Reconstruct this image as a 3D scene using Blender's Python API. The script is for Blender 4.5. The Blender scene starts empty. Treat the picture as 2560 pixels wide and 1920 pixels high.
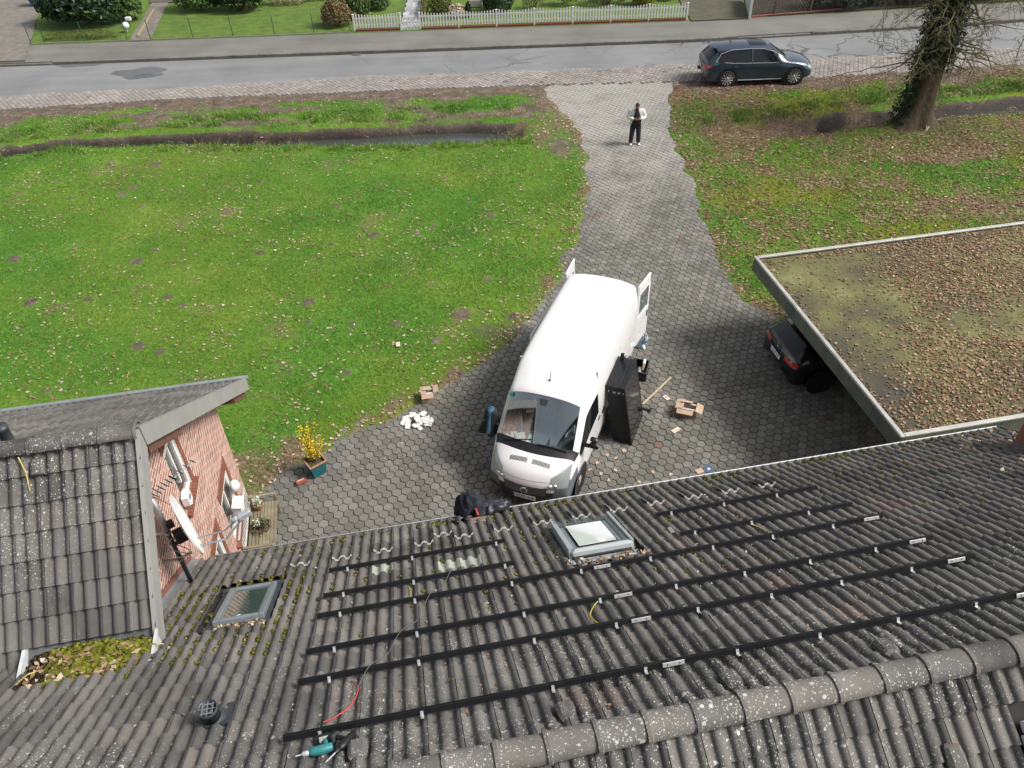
import bpy, bmesh, math, random
import numpy as np
from mathutils import Vector, Matrix

rnd = random.Random(7)
rng = np.random.default_rng(11)
PI = math.pi
sc = bpy.context.scene
COL = sc.collection

# ---------------------------------------------------------------- camera
CAM_H, PITCH, ROLL = 13.6, math.radians(40.46), math.radians(-2.0)
cam_d = bpy.data.cameras.new('camera')
cam_d.sensor_width = 36.0
cam_d.lens = 36.0 * 1980.0 / 2560.0
cam_d.clip_start = 0.1
cam_d.clip_end = 600.0
cam = bpy.data.objects.new('camera', cam_d)
COL.objects.link(cam)
_F = Vector((0, math.cos(PITCH), -math.sin(PITCH)))
_R0 = Vector((1, 0, 0))
_U0 = _R0.cross(_F)
_R = math.cos(ROLL) * _R0 + math.sin(ROLL) * _U0
_U = -math.sin(ROLL) * _R0 + math.cos(ROLL) * _U0
cam.matrix_world = Matrix(((_R.x, _U.x, -_F.x, 0), (_R.y, _U.y, -_F.y, 0), (_R.z, _U.z, -_F.z, CAM_H), (0, 0, 0, 1)))
sc.camera = cam

# ---------------------------------------------------------------- sky, sun, exposure
YAW = math.radians(9.63)                       # the house stands turned by this angle
SUN_EL, SUN_AZ = math.radians(48), math.radians(9.63 - 18)   # sun towards the house's long axis, high, behind thin cloud
world = bpy.data.worlds.new('World')
sc.world = world
world.use_nodes = True
nt = world.node_tree
sky = nt.nodes.new('ShaderNodeTexSky')
sky.sky_type = 'NISHITA'
sky.sun_disc = False
sky.sun_elevation = SUN_EL
sky.sun_rotation = PI / 2 - SUN_AZ
sky.air_density = 1.0
sky.dust_density = 4.0
sky.ozone_density = 1.0
hs = nt.nodes.new('ShaderNodeHueSaturation')
hs.inputs['Saturation'].default_value = 0.35
bg = nt.nodes['Background']
bg.inputs['Strength'].default_value = 0.10
nt.links.new(sky.outputs[0], hs.inputs['Color'])
nt.links.new(hs.outputs[0], bg.inputs['Color'])
sun_d = bpy.data.lights.new('sun', 'SUN')
sun_d.energy = 2.5
sun_d.angle = math.radians(18)
sun_d.color = (1.0, 0.95, 0.88)
sun = bpy.data.objects.new('sun', sun_d)
COL.objects.link(sun)
_sd = Vector((math.cos(SUN_EL) * math.cos(SUN_AZ), math.cos(SUN_EL) * math.sin(SUN_AZ), math.sin(SUN_EL)))
sun.rotation_euler = _sd.to_track_quat('Z', 'Y').to_euler()
sun.location = (0, 0, 30)
sc.view_settings.view_transform = 'Standard'
sc.view_settings.look = 'None'
sc.view_settings.exposure = 0.65
sc.view_settings.gamma = 1.0
sc.cycles.use_denoising = True
sc.cycles.max_bounces = 5
sc.cycles.diffuse_bounces = 3
sc.cycles.glossy_bounces = 3
sc.cycles.transparent_max_bounces = 12
sc.cycles.caustics_reflective = False
sc.cycles.caustics_refractive = False

# ---------------------------------------------------------------- small maths
def hx(u, v, z=0.0):
    "house axes (along the ridge, towards the road, up) to world"
    return Vector((u * math.cos(YAW) - v * math.sin(YAW), u * math.sin(YAW) + v * math.cos(YAW), z))

HM = Matrix.Rotation(YAW, 4, 'Z')

def proj(p):
    q = Vector(p) - Vector((0, 0, CAM_H))
    c = q.dot(_F)
    if c < 0.1:
        return None
    return (1280 + 1980 * q.dot(_R) / c, 960 - 1980 * q.dot(_U) / c, c)

class Noise:
    def __init__(s, seed, n=256):
        s.t = np.random.default_rng(seed).random((n, n)); s.n = n
    def v(s, x, y):
        x = np.asarray(x, float); y = np.asarray(y, float)
        xi = np.floor(x).astype(int); yi = np.floor(y).astype(int)
        fx = x - xi; fy = y - yi
        fx = fx * fx * (3 - 2 * fx); fy = fy * fy * (3 - 2 * fy)
        n = s.n
        a = s.t[xi % n, yi % n]; b = s.t[(xi + 1) % n, yi % n]
        c = s.t[xi % n, (yi + 1) % n]; d = s.t[(xi + 1) % n, (yi + 1) % n]
        return (a * (1 - fx) + b * fx) * (1 - fy) + (c * (1 - fx) + d * fx) * fy
    def fbm(s, x, y, o=4):
        r = 0; a = 1; t = 0
        for i in range(o):
            r = r + a * s.v(x * 2 ** i + 17 * i, y * 2 ** i + 31 * i); t += a; a *= .5
        return r / t
NZ = Noise(3)
def sstep(a, b, x):
    a = np.asarray(a, float); b = np.asarray(b, float)
    t = np.clip((np.asarray(x, float) - a) / (b - a), 0, 1)
    return t * t * (3 - 2 * t)
def pl(x, pts):
    return np.interp(x, [p[0] for p in pts], [p[1] for p in pts])
def inpoly(x, y, poly):
    x = np.asarray(x, float); y = np.asarray(y, float)
    r = np.zeros(x.shape, bool); n = len(poly)
    for i in range(n):
        x0, y0 = poly[i]; x1, y1 = poly[(i + 1) % n]
        if y0 == y1: continue
        c = ((y0 > y) != (y1 > y)) & (x < (x1 - x0) * (y - y0) / (y1 - y0) + x0)
        r ^= c
    return r

# ---------------------------------------------------------------- mesh collecting
class MB:
    def __init__(s):
        s.v = []; s.f = []; s.m = []; s.mi = 0
    def add(s, vs, fs):
        o = len(s.v)
        s.v.extend([tuple(p) for p in vs])
        s.f.extend([tuple(i + o for i in f) for f in fs])
        s.m.extend([s.mi] * len(fs))
        return s
    def box(s, c, d, rot=None, taper=1.0):
        x, y, z = d[0] / 2, d[1] / 2, d[2] / 2
        t = taper
        ps = [(-x, -y, -z), (x, -y, -z), (x, y, -z), (-x, y, -z), (-x * t, -y * t, z), (x * t, -y * t, z), (x * t, y * t, z), (-x * t, y * t, z)]
        c = Vector(c)
        ps = [(rot @ Vector(p) if rot else Vector(p)) + c for p in ps]
        return s.add(ps, [(3, 2, 1, 0), (4, 5, 6, 7), (0, 1, 5, 4), (1, 2, 6, 5), (2, 3, 7, 6), (3, 0, 4, 7)])
    def bbox(s, c, d, b=0.01, rot=None):
        "box with chamfered edges"
        x, y, z = d[0] / 2, d[1] / 2, d[2] / 2
        b = min(b, x * .8, y * .8, z * .8)
        rings = []
        for zz, k in ((-z, b), (-z + b, 0), (z - b, 0), (z, b)):
            X, Y = x - k, y - k
            e = b * .6
            rings.append([(-X + e, -Y, zz), (X - e, -Y, zz), (X, -Y + e, zz), (X, Y - e, zz), (X - e, Y, zz), (-X + e, Y, zz), (-X, Y - e, zz), (-X, -Y + e, zz)])
        c = Vector(c)
        rings = [[(rot @ Vector(p) if rot else Vector(p)) + c for p in r] for r in rings]
        return s.loft(rings)
    def loft(s, rings, closed=True, cap0=True, cap1=True):
        n = len(rings[0]); vs = [p for r in rings for p in r]; fs = []
        for i in range(len(rings) - 1):
            for j in range(n if closed else n - 1):
                k = (j + 1) % n
                fs.append((i * n + j, i * n + k, (i + 1) * n + k, (i + 1) * n + j))
        if closed and cap0: fs.append(tuple(range(n - 1, -1, -1)))
        if closed and cap1: fs.append(tuple((len(rings) - 1) * n + j for j in range(n)))
        return s.add(vs, fs)
    def tube(s, pts, r, n=6, cap=True):
        pts = [Vector(p) for p in pts]
        if not isinstance(r, (list, tuple)): r = [r] * len(pts)
        rings = []; ref = None
        for i, p in enumerate(pts):
            t = (pts[min(i + 1, len(pts) - 1)] - pts[max(i - 1, 0)])
            t = t.normalized() if t.length > 1e-9 else Vector((0, 0, 1))
            if ref is None or abs(ref.dot(t)) > .99:
                ref = Vector((0, 0, 1)) if abs(t.z) < .9 else Vector((1, 0, 0))
            a = t.cross(ref).normalized(); b = a.cross(t).normalized(); ref = b
            rings.append([p + r[i] * (math.cos(2 * PI * k / n) * a + math.sin(2 * PI * k / n) * b) for k in range(n)])
        return s.loft(rings, True, cap, cap)
    def lathe(s, prof, n=16, c=(0, 0, 0), axis='z', cap=True):
        rings = []
        for r, h in prof:
            ring = []
            for k in range(n):
                a = 2 * PI * k / n
                if axis == 'z': q = (r * math.cos(a), r * math.sin(a), h)
                elif axis == 'y': q = (r * math.cos(a), h, -r * math.sin(a))
                else: q = (h, r * math.cos(a), r * math.sin(a))
                ring.append((q[0] + c[0], q[1] + c[1], q[2] + c[2]))
            rings.append(ring)
        return s.loft(rings, True, cap, cap)
    def prism(s, poly, z0, z1):
        n = len(poly)
        return s.add([(x, y, z0) for x, y in poly] + [(x, y, z1) for x, y in poly],
                     [tuple(range(n - 1, -1, -1)), tuple(range(n, 2 * n))] + [(i, (i + 1) % n, n + (i + 1) % n, n + i) for i in range(n)])
    def quad(s, a, b, c, d): return s.add([a, b, c, d], [(0, 1, 2, 3)])
    def move(s, M):
        s.v = [tuple(M @ Vector(p)) for p in s.v]; return s
    def mesh(s, name, smooth=False):
        me = bpy.data.meshes.new(name)
        me.from_pydata(s.v, [], s.f)
        if any(s.m): me.polygons.foreach_set('material_index', s.m)
        if smooth: me.polygons.foreach_set('use_smooth', [True] * len(s.f))
        return me

def link(name, me, mats=None, parent=None, loc=(0, 0, 0), rz=0.0, M=None):
    o = bpy.data.objects.new(name, me)
    COL.objects.link(o)
    if mats is not None and me is not None and len(me.materials) == 0:
        for m in (mats if isinstance(mats, (list, tuple)) else [mats]): me.materials.append(m)
    if parent is not None: o.parent = parent
    if M is not None: o.matrix_basis = M
    else:
        o.location = loc; o.rotation_euler = (0, 0, rz)
    return o
def put(name, mb, mats, parent=None, loc=(0, 0, 0), rz=0.0, smooth=False, M=None, edge=None):
    me = mb.mesh(name, smooth)
    o = link(name, me, mats, parent, loc, rz, M)
    if smooth and edge is not None: sharp(me, edge)
    return o
def sharp(me, deg):
    bm = bmesh.new(); bm.from_mesh(me); lim = math.radians(deg)
    bmesh.ops.recalc_face_normals(bm, faces=bm.faces)
    for e in bm.edges:
        e.smooth = not (len(e.link_faces) == 2 and e.calc_face_angle(0) > lim)
    bm.to_mesh(me); bm.free()
def tag(o, label=None, cat=None, group=None, kind=None):
    if label: o['label'] = label
    if cat: o['category'] = cat
    if group: o['group'] = group
    if kind: o['kind'] = kind
    return o
def thing(name, label, cat, loc=(0, 0, 0), rz=0.0, group=None, M=None):
    o = bpy.data.objects.new(name, None); COL.objects.link(o)
    o.empty_display_size = .2
    if M is not None: o.matrix_basis = M
    else:
        o.location = loc; o.rotation_euler = (0, 0, rz)
    return tag(o, label, cat, group)
def arrays(name, V, T, mats, parent=None, smooth=False, mi=None):
    "big triangle or quad soup"
    me = bpy.data.meshes.new(name)
    V = np.asarray(V, np.float32); T = np.asarray(T, np.int32); k = T.shape[1]
    me.vertices.add(len(V)); me.vertices.foreach_set('co', V.ravel())
    me.loops.add(T.size); me.loops.foreach_set('vertex_index', T.ravel())
    me.polygons.add(len(T))
    me.polygons.foreach_set('loop_start', np.arange(0, T.size, k, dtype=np.int32))
    if mi is not None: me.polygons.foreach_set('material_index', np.asarray(mi, np.int32))
    me.polygons.foreach_set('use_smooth', [smooth] * len(T))
    me.update(calc_edges=True); me.validate()
    return link(name, me, mats, parent)

# ---------------------------------------------------------------- materials
class NT:
    def __init__(s, name):
        s.m = bpy.data.materials.new(name); s.m.use_nodes = True
        s.t = s.m.node_tree; s.b = s.t.nodes['Principled BSDF']; s.o = s.t.nodes['Material Output']
    def n(s, typ, **kw):
        nd = s.t.nodes.new('ShaderNode' + typ)
        for k, v in kw.items():
            if k in nd.inputs and not hasattr(nd, k): nd.inputs[k].default_value = v
            elif hasattr(nd, k): setattr(nd, k, v)
            else: nd.inputs[k.replace('_', ' ')].default_value = v
        return nd
    def l(s, a, b): s.t.links.new(a, b)
    def coord(s, world=True, scale=1.0, stretch=None):
        if world: o = s.n('NewGeometry').outputs['Position']
        else: o = s.n('TexCoord').outputs['Object']
        if stretch:
            mp = s.n('Mapping'); mp.inputs['Scale'].default_value = stretch
            s.l(o, mp.inputs['Vector']); o = mp.outputs[0]
        return o
    def noise(s, co, scale, detail=4, rough=.55, dist=0.0):
        nd = s.n('TexNoise'); nd.inputs['Scale'].default_value = scale; nd.inputs['Detail'].default_value = detail
        nd.inputs['Roughness'].default_value = rough; nd.inputs['Distortion'].default_value = dist
        if co is not None: s.l(co, nd.inputs['Vector'])
        return nd.outputs['Fac']
    def ramp(s, fac, stops):
        nd = s.n('ValToRGB'); e = nd.color_ramp.elements
        while len(e) < len(stops): e.new(.5)
        for i, (p, c) in enumerate(stops):
            e[i].position = p; e[i].color = (c if len(c) == 4 else (*c, 1)) if isinstance(c, (tuple, list)) else (c, c, c, 1)
        s.l(fac, nd.inputs['Fac']); return nd.outputs['Color']
    def mix(s, fac, a, b, mode='MIX'):
        nd = s.n('Mix'); nd.data_type = 'RGBA'; nd.blend_type = mode
        for sock, v in ((nd.inputs[0], fac), (nd.inputs[6], a), (nd.inputs[7], b)):
            if hasattr(v, 'is_linked'): s.l(v, sock)
            elif isinstance(v, (tuple, list)): sock.default_value = (*v[:3], 1)
            else: sock.default_value = v if sock.type == 'VALUE' else (v, v, v, 1)
        return nd.outputs[2]
    def math(s, op, a, b=0.0, c=None):
        nd = s.n('Math'); nd.operation = op
        for i, v in enumerate((a, b, c)):
            if v is None: continue
            if hasattr(v, 'is_linked'): s.l(v, nd.inputs[i])
            else: nd.inputs[i].default_value = v
        return nd.outputs[0]
    def bump(s, h, dist=.01, strength=.6):
        nd = s.n('Bump'); nd.inputs['Distance'].default_value = dist; nd.inputs['Strength'].default_value = strength
        s.l(h, nd.inputs['Height']); s.l(nd.outputs[0], s.b.inputs['Normal'])
    def col(s, c):
        if hasattr(c, 'is_linked'): s.l(c, s.b.inputs['Base Color'])
        else: s.b.inputs['Base Color'].default_value = (*c, 1)
    def set(s, **kw):
        for k, v in kw.items():
            k = k.replace('_', ' ')
            if hasattr(v, 'is_linked'): s.l(v, s.b.inputs[k])
            else: s.b.inputs[k].default_value = v
        return s
    def rand(s):
        "a random number for each object and each loose piece"
        a = s.n('ObjectInfo').outputs['Random']; b = s.n('NewGeometry').outputs['Random Per Island']
        return s.math('FRACT', s.math('ADD', s.math('MULTIPLY', a, 7.31), b))

def mat(name, c, c2=None, rough=.6, metal=0.0, scale=12.0, bump=0.0, bscale=60.0, world=False, var=.25, spec=.5, coat=0.0, rv=0.0, detail=5):
    t = NT(name)
    co = t.coord(world)
    c2 = c2 or tuple(x * (1 - var) for x in c)
    f = t.ramp(t.noise(co, scale, detail), [(.3, c2), (.7, c)])
    if rv: f = t.mix(1.0, f, t.ramp(t.rand(), [(0, 1 - rv), (1, 1 + rv * .4)]), 'MULTIPLY')
    t.col(f)
    t.set(Roughness=rough, Metallic=metal)
    t.b.inputs['Specular IOR Level'].default_value = spec
    t.b.inputs['Coat Weight'].default_value = coat
    if bump: t.bump(t.noise(co, bscale, 4), bump, .8)
    return t.m
# ================================================================ materials of the setting
def m_tile():
    t = NT('concrete_tile')
    co = t.coord(True)
    r = t.rand()
    base = t.ramp(r, [(0, (.084, .082, .079)), (.35, (.112, .108, .102)), (.7, (.138, .132, .123)), (.96, (.155, .142, .130)), (1.0, (.165, .128, .112))])
    big = t.noise(co, .9, 4)
    base = t.mix(1.0, base, t.ramp(big, [(.3, .7), (.7, 1.25)]), 'MULTIPLY')
    grain = t.noise(co, 140, 3)
    base = t.mix(1.0, base, t.ramp(grain, [(.3, .72), (.7, 1.25)]), 'MULTIPLY')
    # grey algae bloom
    al = t.ramp(t.noise(co, 5.5, 6, .7), [(.50, 0), (.72, 1)])
    base = t.mix(t.math('MULTIPLY', al, .28), base, (.20, .19, .165))
    # lichen: round white crusts, more of them towards the ridge
    dens = t.noise(co, 1.1, 3)
    sp = t.n('SeparateXYZ'); t.l(co, sp.inputs[0])
    hgt = t.n('MapRange'); t.l(sp.outputs[2], hgt.inputs['Value'])
    hgt.inputs['From Min'].default_value = 4.6; hgt.inputs['From Max'].default_value = 7.1
    hgt.inputs['To Min'].default_value = -.05; hgt.inputs['To Max'].default_value = .25
    dens = t.math('ADD', dens, hgt.outputs[0])
    wob = t.n('TexNoise'); wob.inputs['Scale'].default_value = 60
    t.l(co, wob.inputs['Vector'])
    wv = t.n('VectorMath', operation='MULTIPLY_ADD')
    t.l(wob.outputs['Color'], wv.inputs[0]); wv.inputs[1].default_value = (.022, .022, .022); t.l(co, wv.inputs[2])
    f = None
    for scl, lo, hi in ((13.0, .78, 1.15), (28.0, .72, 1.1), (54.0, .62, 1.05)):
        vo = t.n('TexVoronoi'); vo.inputs['Scale'].default_value = scl; t.l(wv.outputs[0], vo.inputs['Vector'])
        sx = t.n('SeparateColor'); t.l(vo.outputs['Color'], sx.inputs[0])
        thr = t.math('MULTIPLY', t.math('MAXIMUM', t.math('SUBTRACT', dens, t.math('ADD', t.math('MULTIPLY', sx.outputs[0], hi - .35), lo - .24)), 0), 1.5)
        thr = t.math('MINIMUM', thr, .34)
        m = t.math('LESS_THAN', vo.outputs['Distance'], thr)
        f = m if f is None else t.math('MAXIMUM', f, m)
    lc = t.ramp(t.noise(co, 33, 3), [(.3, (.27, .28, .25)), (.55, (.46, .47, .43)), (.75, (.62, .62, .57))])
    base = t.mix(f, base, lc)
    # yellow-green moss film, low on the roof
    mo = t.ramp(t.noise(co, 2.3, 5, .65), [(.62, 0), (.78, 1)])
    base = t.mix(t.math('MULTIPLY', mo, .35), base, (.11, .12, .035))
    t.col(base); t.set(Roughness=.85)
    t.b.inputs['Specular IOR Level'].default_value = .3
    h = t.math('ADD', t.math('MULTIPLY', grain, .5), t.math('MULTIPLY', f, .6))
    t.bump(h, .004, .8)
    return t.m
M_TILE = m_tile()

def m_paver(name, a, b, c, spot=.5, mosscol=(.10, .10, .03), far_pale=False):
    t = NT(name)
    co = t.coord(True)
    base = t.ramp(t.rand(), [(0, a), (.5, b), (.985, c), (.992, (.18, .12, .105)), (1, (.16, .10, .09))])
    base = t.mix(1.0, base, t.ramp(t.noise(co, .55, 4), [(.3, .86), (.7, 1.14)]), 'MULTIPLY')
    base = t.mix(1.0, base, t.ramp(t.noise(co, 55, 5, .65), [(.3, .72), (.7, 1.26)]), 'MULTIPLY')
    dens = t.ramp(t.noise(co, .42, 3), [(.42, 0), (.62, 1)])
    vo = t.n('TexVoronoi'); vo.inputs['Scale'].default_value = 34; t.l(co, vo.inputs['Vector'])
    sx = t.n('SeparateColor'); t.l(vo.outputs['Color'], sx.inputs[0])
    thr = t.math('MULTIPLY', t.math('MULTIPLY', t.math('GREATER_THAN', sx.outputs[0], .45), dens), .34)
    base = t.mix(t.math('MULTIPLY', t.math('LESS_THAN', vo.outputs['Distance'], thr), spot), base, (.48, .49, .46))
    mo = t.ramp(t.noise(co, .8, 5, .7), [(.56, 0), (.74, 1)])
    base = t.mix(t.math('MULTIPLY', mo, .5), base, mosscol)
    if far_pale:                                         # stones turn paler towards the road, in uneven patches
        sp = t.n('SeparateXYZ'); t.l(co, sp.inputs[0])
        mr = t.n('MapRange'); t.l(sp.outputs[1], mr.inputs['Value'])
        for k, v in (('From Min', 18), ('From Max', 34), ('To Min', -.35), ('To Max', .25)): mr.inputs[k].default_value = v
        pale_w = t.ramp(t.math('ADD', t.noise(co, .6, 5, .65), mr.outputs[0]), [(.35, 0), (.75, 1)])
        base = t.mix(t.math('MULTIPLY', pale_w, .75), base, (.36, .35, .32))
    t.col(base); t.set(Roughness=.9); t.b.inputs['Specular IOR Level'].default_value = .25
    t.bump(t.noise(co, 90, 4), .004, .6)
    return t.m
M_PAVER = m_paver('grey_paver', (.125, .122, .107), (.155, .150, .132), (.195, .188, .168), far_pale=True)
M_ROADBRICK = m_paver('road_paver', (.225, .208, .192), (.265, .243, .225), (.315, .29, .268), .2, (.20, .18, .14))
M_JOINT = mat('joint_soil', (.065, .066, .03), (.038, .034, .022), rough=1, scale=3, world=True, bump=.01, bscale=80)
M_DUSTJOINT = mat('dusty_joint', (.17, .15, .13), (.10, .09, .075), rough=1, scale=2, world=True)

def m_asphalt(name, a, b, crack=True):
    t = NT(name)
    co = t.coord(True)
    base = t.ramp(t.noise(co, .35, 5, .6), [(.3, b), (.7, a)])
    base = t.mix(1.0, base, t.ramp(t.noise(co, 160, 2), [(.3, .75), (.7, 1.25)]), 'MULTIPLY')
    st = t.coord(True, stretch=(.12, 1.3, 1))
    base = t.mix(.5, base, t.mix(1.0, base, t.ramp(t.noise(st, 1.2, 4), [(.3, .8), (.7, 1.2)]), 'MULTIPLY'))
    if crack:
        wob = t.n('TexNoise'); wob.inputs['Scale'].default_value = 1.1; wob.inputs['Detail'].default_value = 5; t.l(co, wob.inputs['Vector'])
        wv = t.n('VectorMath', operation='MULTIPLY_ADD'); t.l(wob.outputs['Color'], wv.inputs[0]); wv.inputs[1].default_value = (1.6, 1.6, 0); t.l(co, wv.inputs[2])
        vo = t.n('TexVoronoi', feature='DISTANCE_TO_EDGE'); vo.inputs['Scale'].default_value = .42; t.l(wv.outputs[0], vo.inputs['Vector'])
        sp = t.n('SeparateXYZ'); t.l(co, sp.inputs[0])
        mr = t.n('MapRange'); t.l(sp.outputs[0], mr.inputs['Value'])
        for k, v in (('From Min', -10), ('From Max', 18), ('To Min', -.16), ('To Max', .2)): mr.inputs[k].default_value = v
        msk = t.ramp(t.math('ADD', t.noise(co, .23, 3), mr.outputs[0]), [(.5, 0), (.66, 1)])
        cr = t.math('MULTIPLY', t.math('LESS_THAN', vo.outputs['Distance'], .022), msk)
        base = t.mix(t.math('MULTIPLY', cr, .75), base, (.05, .05, .048))
    t.col(base); t.set(Roughness=.72)
    t.bump(t.noise(co, 200, 2), .004, .5)
    return t.m
M_ROAD = m_asphalt('worn_asphalt', (.215, .22, .222), (.155, .16, .163))
M_PAVE = m_asphalt('pavement_asphalt', (.185, .18, .165), (.125, .122, .11), False)
M_KERB = mat('kerb_stone', (.20, .19, .175), (.09, .085, .075), rough=.9, scale=1.4, world=True, bump=.004)

def m_terrain():
    t = NT('lawn_soil')
    co = t.coord(True)
    def at(n): 
        a = t.n('Attribute'); a.attribute_name = n; return a.outputs['Fac']
    g = t.ramp(t.noise(co, .33, 5, .6), [(.28, (.048, .145, .014)), (.5, (.078, .190, .020)), (.72, (.140, .235, .030))])
    g = t.mix(1.0, g, t.ramp(t.noise(co, 9, 5, .7), [(.3, .55), (.7, 1.45)]), 'MULTIPLY')
    g = t.mix(t.ramp(t.noise(co, .12, 5, .65), [(.44, 0), (.70, .5)]), g, (.19, .235, .030))
    g = t.mix(t.math('MULTIPLY', at('moss'), .75), g, (.19, .20, .016))
    soil = t.ramp(t.noise(co, 2.2, 6, .7), [(.3, (.065, .050, .037)), (.55, (.145, .115, .088)), (.75, (.25, .205, .165))])
    dark = t.ramp(t.noise(co, 6, 5, .7), [(.3, (.012, .010, .008)), (.7, (.036, .029, .022))])
    soil = t.mix(at('wet'), soil, dark)
    lit = t.ramp(t.noise(co, 15, 5, .75), [(.32, (.05, .034, .022)), (.5, (.17, .12, .075)), (.68, (.36, .27, .18))])
    n2 = t.math('MULTIPLY_ADD', t.noise(co, 13, 5, .75), 1.4, -.7)
    c = t.mix(t.ramp(t.math('ADD', at('mud'), n2), [(.4, 0), (.6, 1)]), g, soil)
    n3 = t.math('MULTIPLY_ADD', t.noise(co, 17, 4, .75), 1.6, -.8)
    c = t.mix(t.ramp(t.math('ADD', at('litter'), n3), [(.42, 0), (.58, 1)]), c, lit)
    t.col(c)
    t.set(Roughness=t.ramp(at('wet'), [(0, .95), (1, .6)]))
    t.b.inputs['Specular IOR Level'].default_value = .25
    t.bump(t.noise(co, 22, 5, .7), .05, .8)
    return t.m
M_TERRAIN = m_terrain()
def m_blade():
    t = NT('grass_blade')
    co = t.coord(True)
    c = t.ramp(t.rand(), [(0, (.036, .125, .011)), (.4, (.070, .195, .018)), (.75, (.125, .255, .030)), (.94, (.22, .28, .05)), (1, (.34, .33, .14))])
    c = t.mix(t.ramp(t.noise(co, .12, 5, .65), [(.44, 0), (.70, .45)]), c, (.20, .25, .035))
    c = t.mix(1.0, c, t.ramp(t.noise(co, .4, 4), [(.3, .78), (.7, 1.3)]), 'MULTIPLY')
    t.col(c); t.set(Roughness=.6); t.b.inputs['Specular IOR Level'].default_value = .25
    return t.m
M_BLADE = m_blade()
def m_leaf(name, stops, rough=.7):
    t = NT(name)
    c = t.ramp(t.rand(), stops)
    c = t.mix(1.0, c, t.ramp(t.noise(t.coord(True), 60, 2), [(.3, .8), (.7, 1.15)]), 'MULTIPLY')
    t.col(c); t.set(Roughness=rough); t.b.inputs['Specular IOR Level'].default_value = .3
    return t.m
M_LITTER = m_leaf('dead_leaf', [(0, (.13, .075, .04)), (.3, (.24, .155, .09)), (.6, (.36, .255, .16)), (.85, (.47, .37, .26)), (1, (.58, .50, .40))])
M_MOSS = m_leaf('moss', [(0, (.08, .09, .012)), (.4, (.145, .16, .016)), (.78, (.22, .225, .024)), (.92, (.12, .07, .025)), (1, (.24, .2, .07))], .95)
M_LITTER2 = m_leaf('brown_leaf', [(0, (.075, .042, .022)), (.3, (.15, .085, .045)), (.6, (.235, .145, .08)), (.87, (.33, .22, .13)), (1, (.45, .34, .23))])

# ================================================================ the ground
DRIVE_L = [(-5.8, 11.9), (-5.72, 12.74), (-4.62, 13.67), (-3.04, 14.83), (-1.79, 15.84), (-.56, 17.15), (.37, 18.16), (1.27, 19.98), (2.0, 22.06), (2.75, 25.44), (3.25, 27.97), (3.3, 30.2), (3.36, 31.36), (2.7, 33.83), (2.3, 35.73), (2.0, 37.5)]
DRIVE_R = [(7.9, 37.5), (7.32, 33.98), (6.87, 31.07), (6.88, 28.08), (6.88, 25.48), (6.82, 22.9), (6.68, 20.93), (6.89, 19.39), (7.85, 18.2), (9.5, 17.9), (16.5, 19.0)]
DRIVE = DRIVE_L + DRIVE_R + [tuple(hx(18.5, 8.2)[:2]), tuple(hx(-3.8, 8.2)[:2])]
Y_BNEAR = [(-70, 35.4), (-23.4, 36.86), (-15, 37.5), (2.5, 37.64), (7.8, 37.43), (14.7, 37.36), (25, 38.1), (70, 42)]
Y_BFAR = [(-70, 37.4), (-24.3, 38.74), (-15.4, 39.06), (-6.4, 39.64), (2.7, 39.71), (15.5, 39.87), (26.3, 40.69), (70, 44.4)]
Y_KERB = [(-70, 42.8), (-26, 43.05), (10, 43.12), (20, 43.8), (28.3, 44.56), (70, 48.4)]
Y_BACK = [(-70, 45.9), (-26, 46.0), (-8, 46.15), (10, 46.2), (19, 46.75), (30, 47.6), (70, 51.5)]
LD_FAR = [(-30, 31.2), (-21.5, 32.95), (-18.8, 33.7), (-13.9, 34.0), (-9.8, 33.9), (-5.8, 33.95), (-1.7, 34.0), (1.5, 33.9)]
LD_NEAR = [(-30, 29.7), (-21, 31.4), (-18.6, 32.1), (-13.5, 32.05), (-9.5, 31.7), (-4.6, 31.2), (-1.7, 31.35), (1.5, 31.5)]
RD_FAR = [(8.5, 32.2), (12.8, 33.0), (14.4, 33.75), (17.5, 34.1), (23, 34.7), (40, 36.5)]
RD_NEAR = [(8.5, 30.7), (12.2, 30.7), (16.5, 31.9), (22, 32.3), (40, 34)]
def ditch(x, y):
    "depth of the two ditches below the lawn and the wetness of the floor"
    n = (NZ.fbm(x * .9, y * .9, 3) - .5) * .7
    out = np.zeros_like(x); wet = np.zeros_like(x); far = np.zeros_like(x)
    for f, nr, x0, x1, d in ((LD_FAR, LD_NEAR, -60, 1.3, .85), (RD_FAR, RD_NEAR, 8.6, 60, .75)):
        a = pl(x, nr) + n * .5; b = pl(x, f) + n * .5
        up = sstep(0, .6, y - a) * sstep(0, 1.3, b - y)
        e = sstep(x0, x0 + (2.2 if x0 > 0 else .1), x) * sstep(0, 1.5, x1 - x)
        if x0 > 0: e = e * (.55 + .45 * sstep(11.5, 13.5, x))
        und = .50 + .75 * NZ.fbm(x * .45 + 3, y * .9, 3) * (1 if x0 > 0 else .55 + .45 * sstep(-12, -8, x)) + (0 if x0 > 0 else .12 * sstep(-10, -7.5, x))
        out = np.maximum(out, up * e * d * und)
        wet = np.maximum(wet, sstep(.06, .5, up * e))
    return out, wet
gx = np.concatenate([np.arange(-60, -28, 1.0), np.arange(-28, 27, .13), np.arange(27, 60, 1.0)])
gy = np.concatenate([np.arange(3, 10, .5), np.arange(10, 38.4, .13)])
GX, GY = np.meshgrid(gx, gy, indexing='ij')
def terrain_z(x, y):
    d, w = ditch(x, y)
    z = .035 + (NZ.fbm(x * .5, y * .5, 3) - .5) * .10 + (NZ.fbm(x * 3, y * 3, 2) - .5) * .03 - d
    return z, d, w
GZ, GD, GW = terrain_z(GX, GY)
jx = GX + (NZ.fbm(GX * 1.6, GY * 1.6, 3) - .5) * .7
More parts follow.
